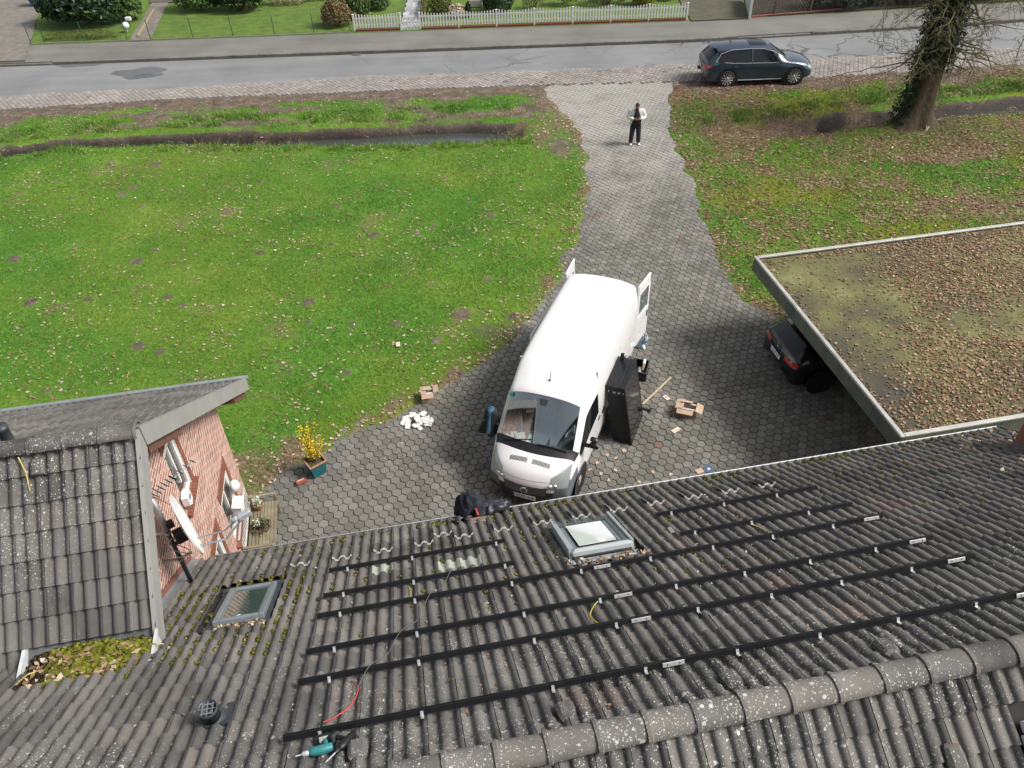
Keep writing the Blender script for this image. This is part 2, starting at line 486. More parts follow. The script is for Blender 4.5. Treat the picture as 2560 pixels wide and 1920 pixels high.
jy = GY + (NZ.fbm(GX * 1.6 + 50, GY * 1.6 + 9, 3) - .5) * .7
INDR = inpoly(jx, jy, DRIVE).astype(float)
def blur(a, k):
    for ax in (0, 1):
        c = np.cumsum(np.insert(np.pad(a, [(k, k) if i == ax else (0, 0) for i in (0, 1)], mode='edge'), 0, 0, axis=ax), axis=ax)
        n = 2 * k + 1
        a = (np.take(c, np.arange(n, c.shape[ax]), ax) - np.take(c, np.arange(0, c.shape[ax] - n), ax)) / n
    return a
DB = blur(INDR, 2); DW = blur(blur(INDR, 6), 6)
DB2 = sstep(.35, .8, DB)
GZ = GZ * (1 - DB2) + DB2 * -.10
ROADN = pl(GX, Y_BNEAR)
drd = ROADN - GY                                # distance in front of the road's stones
GZ = np.where(drd < 0, GZ - .12, GZ)
n1 = NZ.fbm(GX * .8 + 5, GY * .8 + 3, 4)
MUD = sstep(.02, .4, GW) * .95 + (1 - sstep(.9, 2.0, drd + (n1 - .5) * 2.2)) + DB * .9
MUD += sstep(0, .6, GY - pl(GX, LD_FAR) + .5) * (GX < 2) * .75 * sstep(.42, .62, NZ.fbm(GX * .7 + 13, GY * 1.6 + 2, 4))
# bare tyre curve and trodden patches beside the drive
MUD += np.exp(-((GX - 2.2) ** 2 / 2.2 + (GY - 35.3) ** 2 / 1.2)) * .8 + np.exp(-((GX - 2.3) ** 2 / .7 + (GY - 30.6) ** 2 / 2.2)) * .7
MUD += np.exp(-((GX + .6) ** 2 / 1.2 + (GY - 18.3) ** 2 / .5)) * .55 + np.exp(-((GX - 9.5) ** 2 / 9 + (GY - 36.2) ** 2 / .6)) * .7
hills = [(rng.uniform(-19, .5), rng.uniform(16, 30.5)) for _ in range(48)]
for hxx, hyy in hills:
    r = rng.uniform(.12, .28); b = np.exp(-((GX - hxx) ** 2 + (GY - hyy) ** 2) / r ** 2)
    MUD += b * rng.uniform(.8, 1.2); GZ += b * .06
LIT = sstep(.05, .5, DW) * (1 - DB) * .45 + (n1 - .42) * .4 + .35 * sstep(.55, .72, NZ.fbm(GX * 1.3 + 31, GY * 1.3, 3))
LIT += sstep(6.6, 9.0, GX) * (GY < 36.5) * (.08 + .38 * sstep(.48, .66, NZ.fbm(GX * .45, GY * .45, 3)))
LIT += np.exp(-((GX - 11.3) ** 2 / 6 + (GY - 31.4) ** 2 / .9)) * .8
LIT += np.exp(-((GX - 1.6) ** 2 / 2.5 + (GY - 32.6) ** 2 / 3)) * .55
LIT += np.exp(-((GX + 9.5) ** 2 / 9 + (GY - 32.3) ** 2 / .5)) * .7
LIT += np.exp(-((GX + 6.2) ** 2 / .9 + (GY - 13.2) ** 2 / 1.2)) * .5
MOSS = sstep(.56, .74, NZ.fbm(GX * .35 + 77, GY * .35 + 12, 4)) * sstep(6, 8, GX) + .55 * sstep(.5, .7, NZ.fbm(GX * .3 + 7, GY * .3, 4)) * sstep(22, 14, GY)
nx, ny = GX.shape
idx = np.arange(nx * ny).reshape(nx, ny)
Q = np.stack([idx[:-1, :-1], idx[1:, :-1], idx[1:, 1:], idx[:-1, 1:]], -1).reshape(-1, 4)
lawn = arrays('lawn', np.stack([GX, GY, GZ], -1).reshape(-1, 3), Q, M_TERRAIN, smooth=True)
tag(lawn, kind='structure')
for nm, A in (('mud', MUD), ('litter', LIT), ('moss', MOSS), ('wet', GW)):
    a = lawn.data.attributes.new(nm, 'FLOAT', 'POINT'); a.data.foreach_set('value', np.clip(A, 0, 1).astype(np.float32).ravel())
def samp(A, x, y):
    i = np.clip(np.searchsorted(gx, x) - 1, 0, nx - 1); j = np.clip(np.searchsorted(gy, y) - 1, 0, ny - 1)
    return A[i, j]
far = MB(); far.box((0, 150, -1.6), (900, 800, .2))
tag(put('ground', far, mat('far_soil', (.06, .08, .03), rough=1)), kind='structure')

def strip(name, ya, yb, za, zb, m, x0=-68, x1=68, n=140, th=.3, jag=0.0, kind='structure'):
    xs = np.linspace(x0, x1, n); mb = MB()
    A = pl(xs, ya); B = pl(xs, yb)
    if jag: B = B + (NZ.fbm(xs * 1.3, xs * 0 + 3, 3) - .5) * jag
    r = []
    for x, a, b in zip(xs, A, B): r.append([(x, a, za - th), (x, a, za), (x, b, zb), (x, b, zb - th)])
    mb.loft(r, closed=True)
    o = put(name, mb, m)
    return tag(o, kind=kind)
off = lambda p, d: [(x, y + d) for x, y in p]
strip('road', off(Y_BFAR, -.35), Y_KERB, .0, .03, M_ROAD, n=500, th=.2)
# the asphalt's ragged lip lies a little over the stones
brick_bed = strip('road_shoulder', Y_BNEAR, Y_BFAR, -.02, -.012, M_DUSTJOINT, n=200)
strip('pavement', off(Y_KERB, .16), Y_BACK, .13, .15, M_PAVE, n=260)
garden_a = strip('garden_lawn', Y_BACK, off(Y_BACK, 60), .16, .2, mat('garden_grass', (.115, .18, .02), (.055, .11, .014), rough=.9, scale=2.5, world=True, bump=.02, bscale=30, detail=8), n=60)
strip('kerb_line', off(Y_KERB, -.16), off(Y_KERB, -.0), .034, .05, mat('dark_kerb_strip', (.05, .042, .032), (.025, .022, .018), rough=1, scale=1.5, world=True), n=260, th=.05)  # narrow dark line along the foot of the kerb
# kerb stones, one metre each, as children of the kerb
kerb = tag(bpy.data.objects.new('kerb', None), kind='structure'); COL.objects.link(kerb)
ks = MB(); ks.bbox((0, 0, .0), (.99, .15, .30), .025); ks_me = ks.mesh('kerb_stone'); ks_me.materials.append(M_KERB)
for i in range(-30, 33):
    x = i * 1.0; y0, y1 = pl(x - .5, Y_KERB), pl(x + .5, Y_KERB)
    dip = .06 if -30 <= i <= -24 or 13 <= i <= 16 else 0
    o = link('kerb_stone', ks_me, None, kerb, (x, (y0 + y1) / 2 + .075, .0 - dip + rnd.uniform(-.008, .008)), math.atan2(y1 - y0, 1))

# ---------------------------------------------------------------- hexagonal paving
def hex_batch(C, tilt, P, R=.1195, h=.05, bev=.007):
    "many hexagonal stones as one triangle soup; C centres (n,3)"
    n = len(C)
    a = np.radians(np.arange(6) * 60 + 30) + YAW
    cs, sn = np.cos(a), np.sin(a)
    top = np.stack([cs * (R - bev), sn * (R - bev), np.zeros(6)], -1)
    mid = np.stack([cs * R, sn * R, np.full(6, -bev)], -1)
    low = np.stack([cs * R, sn * R, np.full(6, -h)], -1)
    B = np.concatenate([top, mid, low])
    V = np.repeat(B[None], n, 0)
    V[:, :, 2] += V[:, :, 0] * tilt[:, :1] + V[:, :, 1] * tilt[:, 1:]
    V = V + C[:, None, :]
    T = [(0, 1, 2), (0, 2, 3), (0, 3, 4), (0, 4, 5)]
    for r in (0, 6):
        for k in range(6):
            j = (k + 1) % 6
            T += [(r + k, r + 6 + k, r + 6 + j), (r + k, r + 6 + j, r + j)]
    T = np.array(T)
    return V.reshape(-1, 3), (T[None] + (np.arange(n) * 18)[:, None, None]).reshape(-1, 3)
PITCH_H = .222
def lattice(x0, x1, y0, y1, org=(-3.528, 12.315)):
    au = np.array(hx(PITCH_H, 0)[:2]); av = np.array(hx(PITCH_H / 2, PITCH_H * math.sqrt(3) / 2)[:2])
    I, J = np.meshgrid(np.arange(-260, 260), np.arange(-260, 260), indexing='ij')
    P = np.array(org) + I[..., None] * au + J[..., None] * av
    P = P.reshape(-1, 2)
    return P[(P[:, 0] > x0) & (P[:, 0] < x1) & (P[:, 1] > y0) & (P[:, 1] < y1)]
P = lattice(-7, 17, 8.2, 37.6)
jj = (NZ.fbm(P[:, 0] * 1.6, P[:, 1] * 1.6, 3) - .5)[:, None] * np.array([.35, .25])
k = (samp(blur(INDR, 3), P[:, 0], P[:, 1]) > .12) & (P[:, 1] < pl(P[:, 0], Y_BNEAR) - .06)
P = P[k]
uvp = np.stack([P[:, 0] * math.cos(YAW) + P[:, 1] * math.sin(YAW), -P[:, 0] * math.sin(YAW) + P[:, 1] * math.cos(YAW)], -1)
P = P[(uvp[:, 1] > 8.3) & ((uvp[:, 0] > -3.8) | (uvp[:, 1] > 12.8)) & (uvp[:, 0] < 16)]
PR = np.array([proj((x, y, 0)) for x, y in P])
vis = (PR[:, 0] > -20) & (PR[:, 0] < 2580) & (PR[:, 1] > 100) & (PR[:, 1] < 1935)
eave_y = 1274 - .1655 * (PR[:, 0] - 1280) + 4                # below this line the roof hides the stones
near = vis & (PR[:, 1] < eave_y)
drive = tag(bpy.data.objects.new('driveway', None), kind='structure'); COL.objects.link(drive)
bed = MB(); bed.add([(x, y, -.025) for x, y in DRIVE], [tuple(range(len(DRIVE)))])
put('joint_bed', bed, M_JOINT, drive)
PZ = (NZ.fbm(P[:, 0] * .6, P[:, 1] * .6, 3) - .5) * .04 + rng.normal(0, .002, len(P)) + .012
TL = rng.normal(0, .010, (len(P), 2))
depth = PR[:, 2]
hidden_by_van = inpoly(PR[:, 0], PR[:, 1], [(1225, 1130), (1290, 980), (1420, 690), (1600, 690), (1640, 900), (1600, 1120), (1450, 1240), (1260, 1220)])
order = np.argsort(np.where(near & ~hidden_by_van, depth, 1e9))
big = set(order[:300].tolist())
Vh, Th = hex_batch(np.zeros((1, 3)), np.zeros((1, 2)), None)
hm = MB(); hm.add(Vh.tolist(), [tuple(range(6))] + [(a, a + 6, b + 6, b) for r in (0, 6) for a, b in [(r + i, r + (i + 1) % 6) for i in range(6)]])
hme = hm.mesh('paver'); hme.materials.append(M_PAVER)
for i in big:
    o = link('paver', hme, None, drive)
    o.location = (P[i, 0], P[i, 1], PZ[i]); o.rotation_euler = (TL[i, 1], -TL[i, 0], 0)
rest = np.array([i for i in range(len(P)) if i not in big and vis[i]])
Vb, Tb = hex_batch(np.column_stack([P[rest], PZ[rest]]), TL[rest], None)
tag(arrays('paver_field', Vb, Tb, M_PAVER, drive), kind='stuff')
# stones of the road's shoulder
P2 = lattice(-30, 32, 35.8, 42)
w = (NZ.fbm(P2[:, 0] * .9, P2[:, 1] * .9, 3) - .5) * .5
P2 = P2[(P2[:, 1] > pl(P2[:, 0], Y_BNEAR) + .08) & (P2[:, 1] < pl(P2[:, 0], Y_BFAR) + w)]
Vb, Tb = hex_batch(np.column_stack([P2, rng.normal(.012, .003, len(P2))]), rng.normal(0, .012, (len(P2), 2)), None, R=.113)
tag(arrays('stone', Vb, Tb, M_ROADBRICK, brick_bed), kind='stuff')
# ================================================================ main house
SL = math.radians(32.7)
RIDGE = (3.0, 6.92)                                  # v, z of the ridge line of the tile plane
def roof_z(v): return RIDGE[1] - (v - RIDGE[0]) * math.tan(SL)
def slope_M(u, v, z, ang, sgn, off=0.0):
    "matrix of a roof slope: x along the eaves, y down the slope, z outwards"
    dn = Vector((0, sgn * math.cos(ang), -math.sin(ang)))
    X = Vector((sgn, 0, 0)); N = X.cross(dn)
    o = Vector((u, v, z)) + N * off
    M = Matrix(((X.x, dn.x, N.x, o.x), (X.y, dn.y, N.y, o.y), (X.z, dn.z, N.z, o.z), (0, 0, 0, 1)))
    return HM @ M
TW, TG = .311, .339
HR, HH = .052, .047                                  # hump radius across, hump height
def tile_prof(x, W=TW):
    P = W / 2; d = abs((x + P / 2) % P - P / 2)       # distance to the nearest hump crest
    return HH * math.sqrt(max(0.0, 1 - (d / HR) ** 2)) if d < HR else 0.0
def tile_xs(W=TW, gap=.0035):
    P = W / 2; c = [0, .022, .037, .047, .052]; xs = []
    for k in range(3):
        xs += [k * P + s_ * d for s_ in (-1, 1) for d in c]
    xs = sorted({round(x, 5) for x in xs if 0 <= x <= W})
    xs[0] = gap; xs[-1] = W - gap
    return xs
NX = len(tile_xs()) - 1
def tile_mesh(name='roof_tile', W=TW, L=TG + .03, th=.020, lip=.034, m=None):
    mb = MB()
    xs = tile_xs(W); n = len(xs) - 1
    up = [(x, 0, tile_prof(x, W)) for x in xs]
    lo = [(x, L, tile_prof(x, W) + lip) for x in xs]
    lo2 = [(x, L - .002, tile_prof(x, W) + lip - th) for x in xs]
    e0 = [(xs[0], 0, up[0][2] - th), (xs[0], L, lo[0][2] - th)]
    e1 = [(xs[-1], 0, up[-1][2] - th), (xs[-1], L, lo[-1][2] - th)]
    k = n + 1
    mb.add(up + lo, [(i, k + i, k + i + 1, i + 1) for i in range(n)])
    mb.add(lo + lo2, [(i, k + i, k + i + 1, i + 1) for i in range(n)])
    mb.add([up[0], lo[0], e0[1], e0[0]], [(3, 2, 1, 0)])
    mb.add([up[-1], lo[-1], e1[1], e1[0]], [(0, 1, 2, 3)])
    me = mb.mesh(name)
    me.polygons.foreach_set('use_smooth', [True] * n + [False] * (n + 2))
    me.materials.append(m or M_TILE)
    return me
TILE = tile_mesh()
TILE_V = np.array([v.co[:] for v in TILE.vertices])
TILE_F = [tuple(p.vertices) for p in TILE.polygons]

M_UNDER = mat('roof_underlay', (.04, .036, .03), rough=1)
M_ZINC = mat('weathered_zinc', (.42, .45, .46), (.30, .33, .34), rough=.45, metal=.6, scale=6)
M_ALU = mat('grey_aluminium', (.30, .34, .37), (.25, .29, .32), rough=.4, metal=.5, scale=4)
M_WHITE = mat('white_paint', (.78, .78, .76), (.68, .68, .66), rough=.45, scale=5)
M_PLASTIC_W = mat('white_plastic', (.72, .73, .72), (.64, .65, .64), rough=.4, scale=8)
M_DARKP = mat('dark_grey_plastic', (.045, .055, .065), (.03, .037, .045), rough=.5, scale=5)
M_PALECON = mat('fresh_concrete', (.50, .49, .47), (.32, .31, .30), rough=.9, scale=30, world=True)

house = thing('house', 'long house with a dark grey concrete tiled roof and a lichen spotted ridge', 'house', hx(3, 3, 0), YAW)
def worldM(o):
    M = o.matrix_basis.copy()
    while o.parent is not None:
        o = o.parent; M = o.matrix_basis @ M
    return M
def hput(name, mb, m, par=house, smooth=False, edge=None, M=None):
    "mesh given in house axes (or under matrix M), put under a thing"
    return put(name, mb, m, par, M=worldM(par).inverted() @ (HM if M is None else M), smooth=smooth, edge=edge)
U0, U1 = -9.2, 10.56
mb = MB()
wv0, wv1 = -2.0, 8.15
mb.box(((U0 + U1 - .6) / 2, wv1 - .12, 1.6), (U1 - U0 - .9, .24, 3.2))
mb.box(((U0 + U1 - .6) / 2, wv0 + .12, 1.6), (U1 - U0 - .9, .24, 3.2))
mb.box((U1 - .45, (wv0 + wv1) / 2, 2.4), (.24, wv1 - wv0 - .5, 4.8))
hput('wall', mb, mat('house_brick_wall', (.34, .13, .09), (.22, .09, .07), rough=.9, scale=8))
mb = MB()
e = .045
mb.add([(U0, RIDGE[0], RIDGE[1] - e), (U1, RIDGE[0], RIDGE[1] - e), (U1, 8.66, roof_z(8.66) - e), (U0, 8.66, roof_z(8.66) - e), (U1, -2.8, RIDGE[1] - 5.8 * math.tan(SL) - e), (U0, -2.8, RIDGE[1] - 5.8 * math.tan(SL) - e)], [(0, 3, 2, 1), (0, 1, 4, 5)])
roof = hput('roof', mb, M_UNDER)
RI = worldM(roof).inverted()

N_ROWS = 20
SKY1 = (-2.96, -2.22, 6.25, 7.33)
SKY2 = (1.83, 2.70, 6.36, 7.52)
GLASS = [(-.75, 7.0), (.12, 6.72), (.45, 6.72)]
PALE = []
slots = []
u_start = .34 - 31 * TW
def skip(uc, vc):
    for s in (SKY1, SKY2):
        if s[0] - .02 < uc < s[1] + .02 and s[2] - .10 < vc < s[3] + .10: return True
    if uc < -3.62 and vc > 6.0 + .05: return True
    if -5.0 < uc < -3.55 and vc > 5.42 + (uc + 5.0) * .22: return True      # the box gutter
    if abs(uc - .80) < .17 and vc > 8.36: return True            # the lifted tile by the gutter
    return False
glass_slots = []
for r in range(N_ROWS):
    s0 = r * TG - .01
    for c in range(0, 66):
        uu = u_start + c * TW
        if uu < U0 or uu + TW > U1 + .05: continue
        uc = uu + TW / 2; vc = RIDGE[0] + (s0 + TG / 2) * math.cos(SL)
        if skip(uc, vc): continue
        M = slope_M(uu, RIDGE[0] + s0 * math.cos(SL), RIDGE[1] - s0 * math.sin(SL), SL, 1, -.012)
        if any(abs(uc - g[0]) < TW / 2 and abs(vc - g[1]) < TG * .84 / 2 for g in GLASS): glass_slots.append(M); continue
        slots.append(RI @ M)
for r in range(9):                                              # the slope behind the ridge
    s0 = r * TG + .02
    for c in range(0, 66):
        uu = u_start + .12 + c * TW
        if uu < -2 or uu > 9: continue
        if uu + .05 > 4.80 and uu < 5.9 and r in (1, 2, 3): continue
        slots.append(RI @ slope_M(uu + TW, RIDGE[0] - s0 * math.cos(SL), RIDGE[1] - s0 * math.sin(SL), SL, -1, -.012))
def lay_world(roofobj, RIinv, sl, limit=300):
    # slots are in roof space; projecting needs world space
    W = RIinv.inverted()
    sized = []
    for M in sl:
        G = W @ M
        p = proj(G @ Vector((TW / 2, TG / 2, .03)))
        if p is None or not (-90 < p[0] < 2650 and -90 < p[1] < 2010): continue
        q = [proj(G @ Vector(a)) for a in ((0, 0, 0), (TW, 0, 0), (TW, TG, 0), (0, TG, 0))]
        ar = sum(q[i][0] * q[(i + 1) % 4][1] - q[(i + 1) % 4][0] * q[i][1] for i in range(4))
        sized.append((abs(ar) if 0 <= p[0] <= 2560 and 0 <= p[1] <= 1920 else 0, M))
    sized.sort(key=lambda t: -t[0])
    for a, M in sized[:limit]:
        J = Matrix.Translation((rnd.uniform(-.0015, .0015), rnd.uniform(-.004, .004), rnd.uniform(-.001, .002))) @ Matrix.Rotation(rnd.gauss(0, .004), 4, 'Z')
        link('roof_tile', TILE, None, roofobj, M=M @ J)
    R = sized[limit:]
    if R:
        V = np.concatenate([TILE_V @ np.array(M.to_3x3()).T + np.array(M.translation) + rng.normal(0, .0012, 3) for _, M in R])
        n = len(TILE_V); F = []
        for i in range(len(R)): F += [tuple(a + i * n for a in f) for f in TILE_F]
        me = bpy.data.meshes.new('roof_tile_field'); me.from_pydata(V.tolist(), [], F); me.materials.append(M_TILE)
        me.polygons.foreach_set('use_smooth', ([True] * NX + [False] * (NX + 2)) * len(R))
        tag(link('roof_tile_field', me, None, roofobj), kind='stuff')
lay_world(roof, RI, slots)
def m_glasstile():
    t = NT('glass_tile'); t.col(t.ramp(t.noise(t.coord(True), 9, 4), [(.3, (.28, .31, .26)), (.7, (.46, .48, .42))])); t.set(Roughness=.35); return t.m
GT = tile_mesh('glass_tile', m=m_glasstile())
for M in glass_slots: link('glass_tile', GT, None, roof, M=RI @ M)

def cap_mesh(L=.44, w=.138, h=.104, n=12):
    "half round ridge tile with a socket bead at its far end"
    mb = MB(); rings = []
    for x, k in ((0, 1.10), (.035, 1.12), (.05, 1.0), (L * .5, .97), (L, .93)):
        a = [PI * j / n for j in range(n + 1)]
        ring = [(x, -math.cos(t) * w * k, math.sin(t) * h * k - .012) for t in a]
        ring += [(x, math.cos(t) * (w * k - .016), math.sin(t) * (h * k - .016) - .012) for t in a]
        rings.append(ring)
    mb.loft(rings)
    me = mb.mesh('ridge_tile', True); sharp(me, 40); me.materials.append(M_TILE); return me
CAP = cap_mesh()
for i in range(-3, 14):
    u = .68 + .432 * i
    link('ridge_tile', CAP, None, roof, M=RI @ HM @ Matrix.Translation((u, RIDGE[0], RIDGE[1] + .045)) @ Matrix.Rotation(rnd.gauss(0, .008), 4, 'Z') @ Matrix.Rotation(rnd.gauss(0, .012), 4, 'X'))
def hood_mesh():
    "ventilator hood on a tile"
    mb = MB(); rings = []
    for y, w, h in ((0, .05, .012), (.03, .075, .055), (.10, .085, .075), (.22, .088, .08), (.235, .085, .06)):
        rings.append([(-w, y, 0), (-w, y, h * .6), (-w * .6, y, h), (w * .6, y, h), (w, y, h * .6), (w, y, 0)])
    mb.loft(rings); me = mb.mesh('vent_hood', True); sharp(me, 35); me.materials.append(M_TILE); return me
HOOD = hood_mesh()
def on_roof(u, v, off=0.0):
    return slope_M(u, v, roof_z(v), SL, 1, off)
for u, v in ((2.515, 3.34), (.96, 3.36), (-.90, 3.40), (4.07, 3.35), (-2.45, 3.4)):
    link('vent_hood', HOOD, None, roof, M=RI @ on_roof(u, v - .12, .028))
for u, v in ((1.06, 2.42), (2.62, 2.48), (4.18, 2.5)):
    link('vent_hood', HOOD, None, roof, M=RI @ slope_M(u, v, RIDGE[1] - (RIDGE[0] - v) * math.tan(SL), SL, -1, .03))

# tiles pushed up for the lowest row of hooks: their pale clean heads stand proud
mb = MB(); W = TW
xs = tile_xs(W, .008); n = len(xs) - 1
r0 = [(x, 0, tile_prof(x) + .012) for x in xs]; r1 = [(x, 0, tile_prof(x) + .034) for x in xs]
r2 = [(x, .03, tile_prof(x) + .035) for x in xs]; r3 = [(x, .36, tile_prof(x) + .028) for x in xs]
k = n + 1
mb.add(r0 + r1, [(i, i + 1, k + i + 1, k + i) for i in range(n)]); mb.add(r1 + r2, [(i, i + 1, k + i + 1, k + i) for i in range(n)])
mb.mi = 1; mb.add(r2 + r3, [(i, i + 1, k + i + 1, k + i) for i in range(n)])
HEAD = mb.mesh('lifted_tile'); HEAD.materials.append(M_PALECON); HEAD.materials.append(M_TILE)
for i, (u, v) in enumerate([(-1.89, 7.77), (-1.29, 7.75), (-.69, 7.77), (-.09, 7.78), (.22, 8.02), (.51, 7.8), (1.12, 7.81), (1.72, 7.81), (2.34, 7.79), (2.95, 7.81), (3.54, 7.83), (4.13, 7.81), (4.74, 7.8), (5.34, 7.79)]):
    c = round((u - TW / 2 - .34) / TW) * TW + .34
    link('lifted_tile', HEAD, None, roof, M=RI @ on_roof(c, v, .012))

# gutter: half round trough with a bright bead
mb = MB(); rr = []
for u in np.linspace(U0 + 5.7, U1, 30):
    ring = []
    for j in range(9):
        a = PI * j / 8
        ring.append((u, 8.745 - .065 * math.cos(a), 3.232 - .065 * math.sin(a)))
    for j in range(8, -1, -1):
        a = PI * j / 8
        ring.append((u, 8.745 - .058 * math.cos(a), 3.236 - .057 * math.sin(a)))
    rr.append(ring)
mb.loft(rr)
gut = hput('gutter', mb, M_ZINC, house, True, 40)
mb = MB(); mb.tube([(U0 + 5.7, 8.812, 3.238), (U1, 8.812, 3.238)], .012, 8)
gb = put('gutter_bead', mb, mat('bright_zinc', (.62, .64, .64), (.52, .54, .54), rough=.5, metal=.1, scale=3), gut, smooth=True)
mb = MB(); mb.box(((U0 + 5.7 + U1) / 2, 8.665, 3.05), (U1 - U0 - 5.7, .02, .2))
hput('fascia', mb, M_DARKP)

# ---------------------------------------------------------------- roof windows
def m_pane(name, tint, refl=.5):
    t = NT(name); t.col(tint); t.set(Roughness=.03, Metallic=0.0); t.b.inputs['Specular IOR Level'].default_value = 1.0
    t.b.inputs['Coat Weight'].default_value = 1.0; t.b.inputs['Coat Roughness'].default_value = .02
    return t.m
M_PANE = m_pane('roof_window_glass', (.05, .09, .075))
def rframe(name, u0, u1, v0, v1, par, lift=.09, ang=0.0):
    "a closed roof window in slope axes: x right, y down the slope from its upper edge"
    W = u1 - u0; L = (v1 - v0) / math.cos(SL)
    fr = .075
    mb = MB()
    for cx, cy, dx, dy in ((fr / 2, L / 2, fr, L), (W - fr / 2, L / 2, fr, L), (W / 2, fr / 2, W - 2 * fr, fr), (W / 2, L - fr / 2, W - 2 * fr, fr)):
        mb.bbox((cx, cy, lift / 2), (dx - .001, dy - .001, lift), .012)
    for cx, cy, dx, dy in ((fr + .012, L / 2, .022, L - 2 * fr), (W - fr - .012, L / 2, .022, L - 2 * fr)):
        mb.bbox((cx, cy, lift / 2 - .012), (dx, dy, lift - .012), .004)
    f = link(name, mb.mesh(name), M_ALU, par, M=RI @ on_roof(u0, v0, .0) if par is roof else None)
    mb = MB(); mb.box((W / 2, L / 2, lift * .62), (W - 2 * fr - .04, L - 2 * fr, .012))
    link('pane', mb.mesh('pane'), M_PANE, f)
    return f
sk1 = rframe('skylight', SKY1[0] + .06, SKY1[1] - .03, SKY1[2] + .06, SKY1[3] - .06, roof)
mb = MB()   # its lead apron and side flashing
L1 = (SKY1[3] - SKY1[2]) / math.cos(SL)
mb.box((-.045, L1 / 2 - .05, .012), (.09, L1 + .1, .02)); mb.box((.68, L1 / 2 - .05, .012), (.07, L1 + .1, .02)); mb.box((.32, -.07, .014), (.86, .14, .02)); mb.box((.32, L1 - .05, .02), (.86, .16, .02))
link('flashing', mb.mesh('flashing'), M_DARKP, sk1)
# the second roof window stands tilted inside a raised metal surround
sk2 = rframe('skylight', SKY2[0] + .07, SKY2[1] - .07, SKY2[2] + .18, SKY2[3] - .12, roof, .10)
Mw = m_pane('pale_blind_glass', (.70, .74, .74))
for ch in sk2.children: ch.data.materials.clear(); ch.data.materials.append(Mw); ch.location = (0, 0, .06); ch['label'] = 'pane with a white blind behind it'
mb = MB(); W2 = SKY2[1] - SKY2[0]; L2 = (SKY2[3] - SKY2[2]) / math.cos(SL)
def rail_h(mb, x):
    mb.loft([[(x - .02, -.14, 0), (x + .02, -.14, 0), (x + .02, -.14, .17), (x - .02, -.14, .17)], [(x - .02, L2 - .22, 0), (x + .02, L2 - .22, 0), (x + .02, L2 - .22, .18), (x - .02, L2 - .22, .18)]])
rail_h(mb, -.075); rail_h(mb, W2 - .065)
mb.bbox((W2 / 2 - .07, -.13, .10), (W2 + .0, .11, .14), .045)
mb.bbox((W2 / 2 - .07, -.26, .02), (W2 + .10, .14, .03), .01)
mb.bbox((-.03, L2 / 2 - .15, .07), (.07, L2 - .1, .12), .02); mb.bbox((W2 - .11, L2 / 2 - .15, .07), (.07, L2 - .1, .12), .02)
link('raised_surround', mb.mesh('raised_surround'), mat('pale_aluminium', (.42, .46, .47), (.36, .40, .41), rough=.45, metal=.3, scale=4), sk2)
mb = MB(); mb.box((W2 / 2 - .07, L2 - .02, .03), (W2 + .1, .22, .012))
link('apron', mb.mesh('apron'), mat('blue_lead', (.10, .14, .16), rough=.5, metal=.3), sk2)
# a roof window on the slope behind the ridge reaches into the corner
Mb = slope_M(5.83, 2.53, RIDGE[1] - .47 * math.tan(SL), SL, -1, .03)
mb = MB(); mb.bbox((.45, .04, .05), (1.02, .1, .1), .015); mb.bbox((.06, .6, .05), (.1, 1.0, .1), .015); mb.bbox((.94, .6, .05), (.1, 1.0, .1), .015)
sk3 = link('skylight', mb.mesh('skylight'), M_WHITE, roof, M=RI @ Mb)
mb = MB(); mb.box((.5, .6, .04), (.78, 1.0, .012)); link('pane', mb.mesh('pane'), Mw, sk3)

# ---------------------------------------------------------------- vent pipe and its flashing
mb = MB()
vp = MB(); vp.lathe([(.090, -.02), (.090, .24), (.098, .245), (.10, .29), (.088, .292), (.088, .20), (.0, .20)], 20)
pv = thing('vent_pipe', 'round dark grey plastic vent pipe with a grille in its mouth', 'pipe', hx(-2.36, 4.30, roof_z(4.30) - .02), YAW)
put('pipe', vp, M_DARKP, pv, smooth=True)
mb = MB()
for k in (-.05, 0, .05): mb.box((k, 0, .275), (.006, 2 * math.sqrt(.08 ** 2 - k * k), .008)); mb.box((0, k, .2755), (2 * math.sqrt(.08 ** 2 - k * k), .006, .008))
mb.lathe([(.052, .271), (.052, .279), (.046, .279), (.046, .271)], 16, cap=False)
put('grille', mb, mat('vent_grille', (.20, .22, .23), rough=.5), pv)
mb = MB(); mb.lathe([(.17, -.02), (.14, .06), (.11, .11), (.092, .13)], 20, cap=False)
mb.box((.03, .06, .0), (.36, .40, .05), Matrix.Rotation(-SL, 3, 'X'))
put('flashing', mb, M_DARKP, pv, smooth=True, edge=30)
# ================================================================ brick wing on the left, with its own gabled roof
WU = -3.87                      # gable wall plane
VG = -3.47                      # verge plane
AN = math.radians(40.6); AF = math.radians(34.3)
RV, RZ = 8.12, 6.68             # ridge of the tile plane
EV, EZ = 14.0, 2.72             # far eave
def zn(v): return RZ - (RV - v) * math.tan(AN)
def zf(v): return RZ - (v - RV) * math.tan(AF)
wing = thing('brick_wing', 'red brick gable wing with a tiled roof, joined to the long house', 'house', hx(WU, 10.5, 0), YAW)
mb = MB()
lo = -9.6
mb.add([(lo, RV, RZ - .05), (VG, RV, RZ - .05), (VG, EV, zf(EV) - .05), (lo, EV, zf(EV) - .05), (VG, 6.1, zn(6.1) - .05), (lo, 6.1, zn(6.1) - .05)], [(0, 3, 2, 1), (0, 1, 4, 5)])
wroof = hput('roof', mb, M_UNDER, wing)
WRI = worldM(wroof).inverted()
slots = []
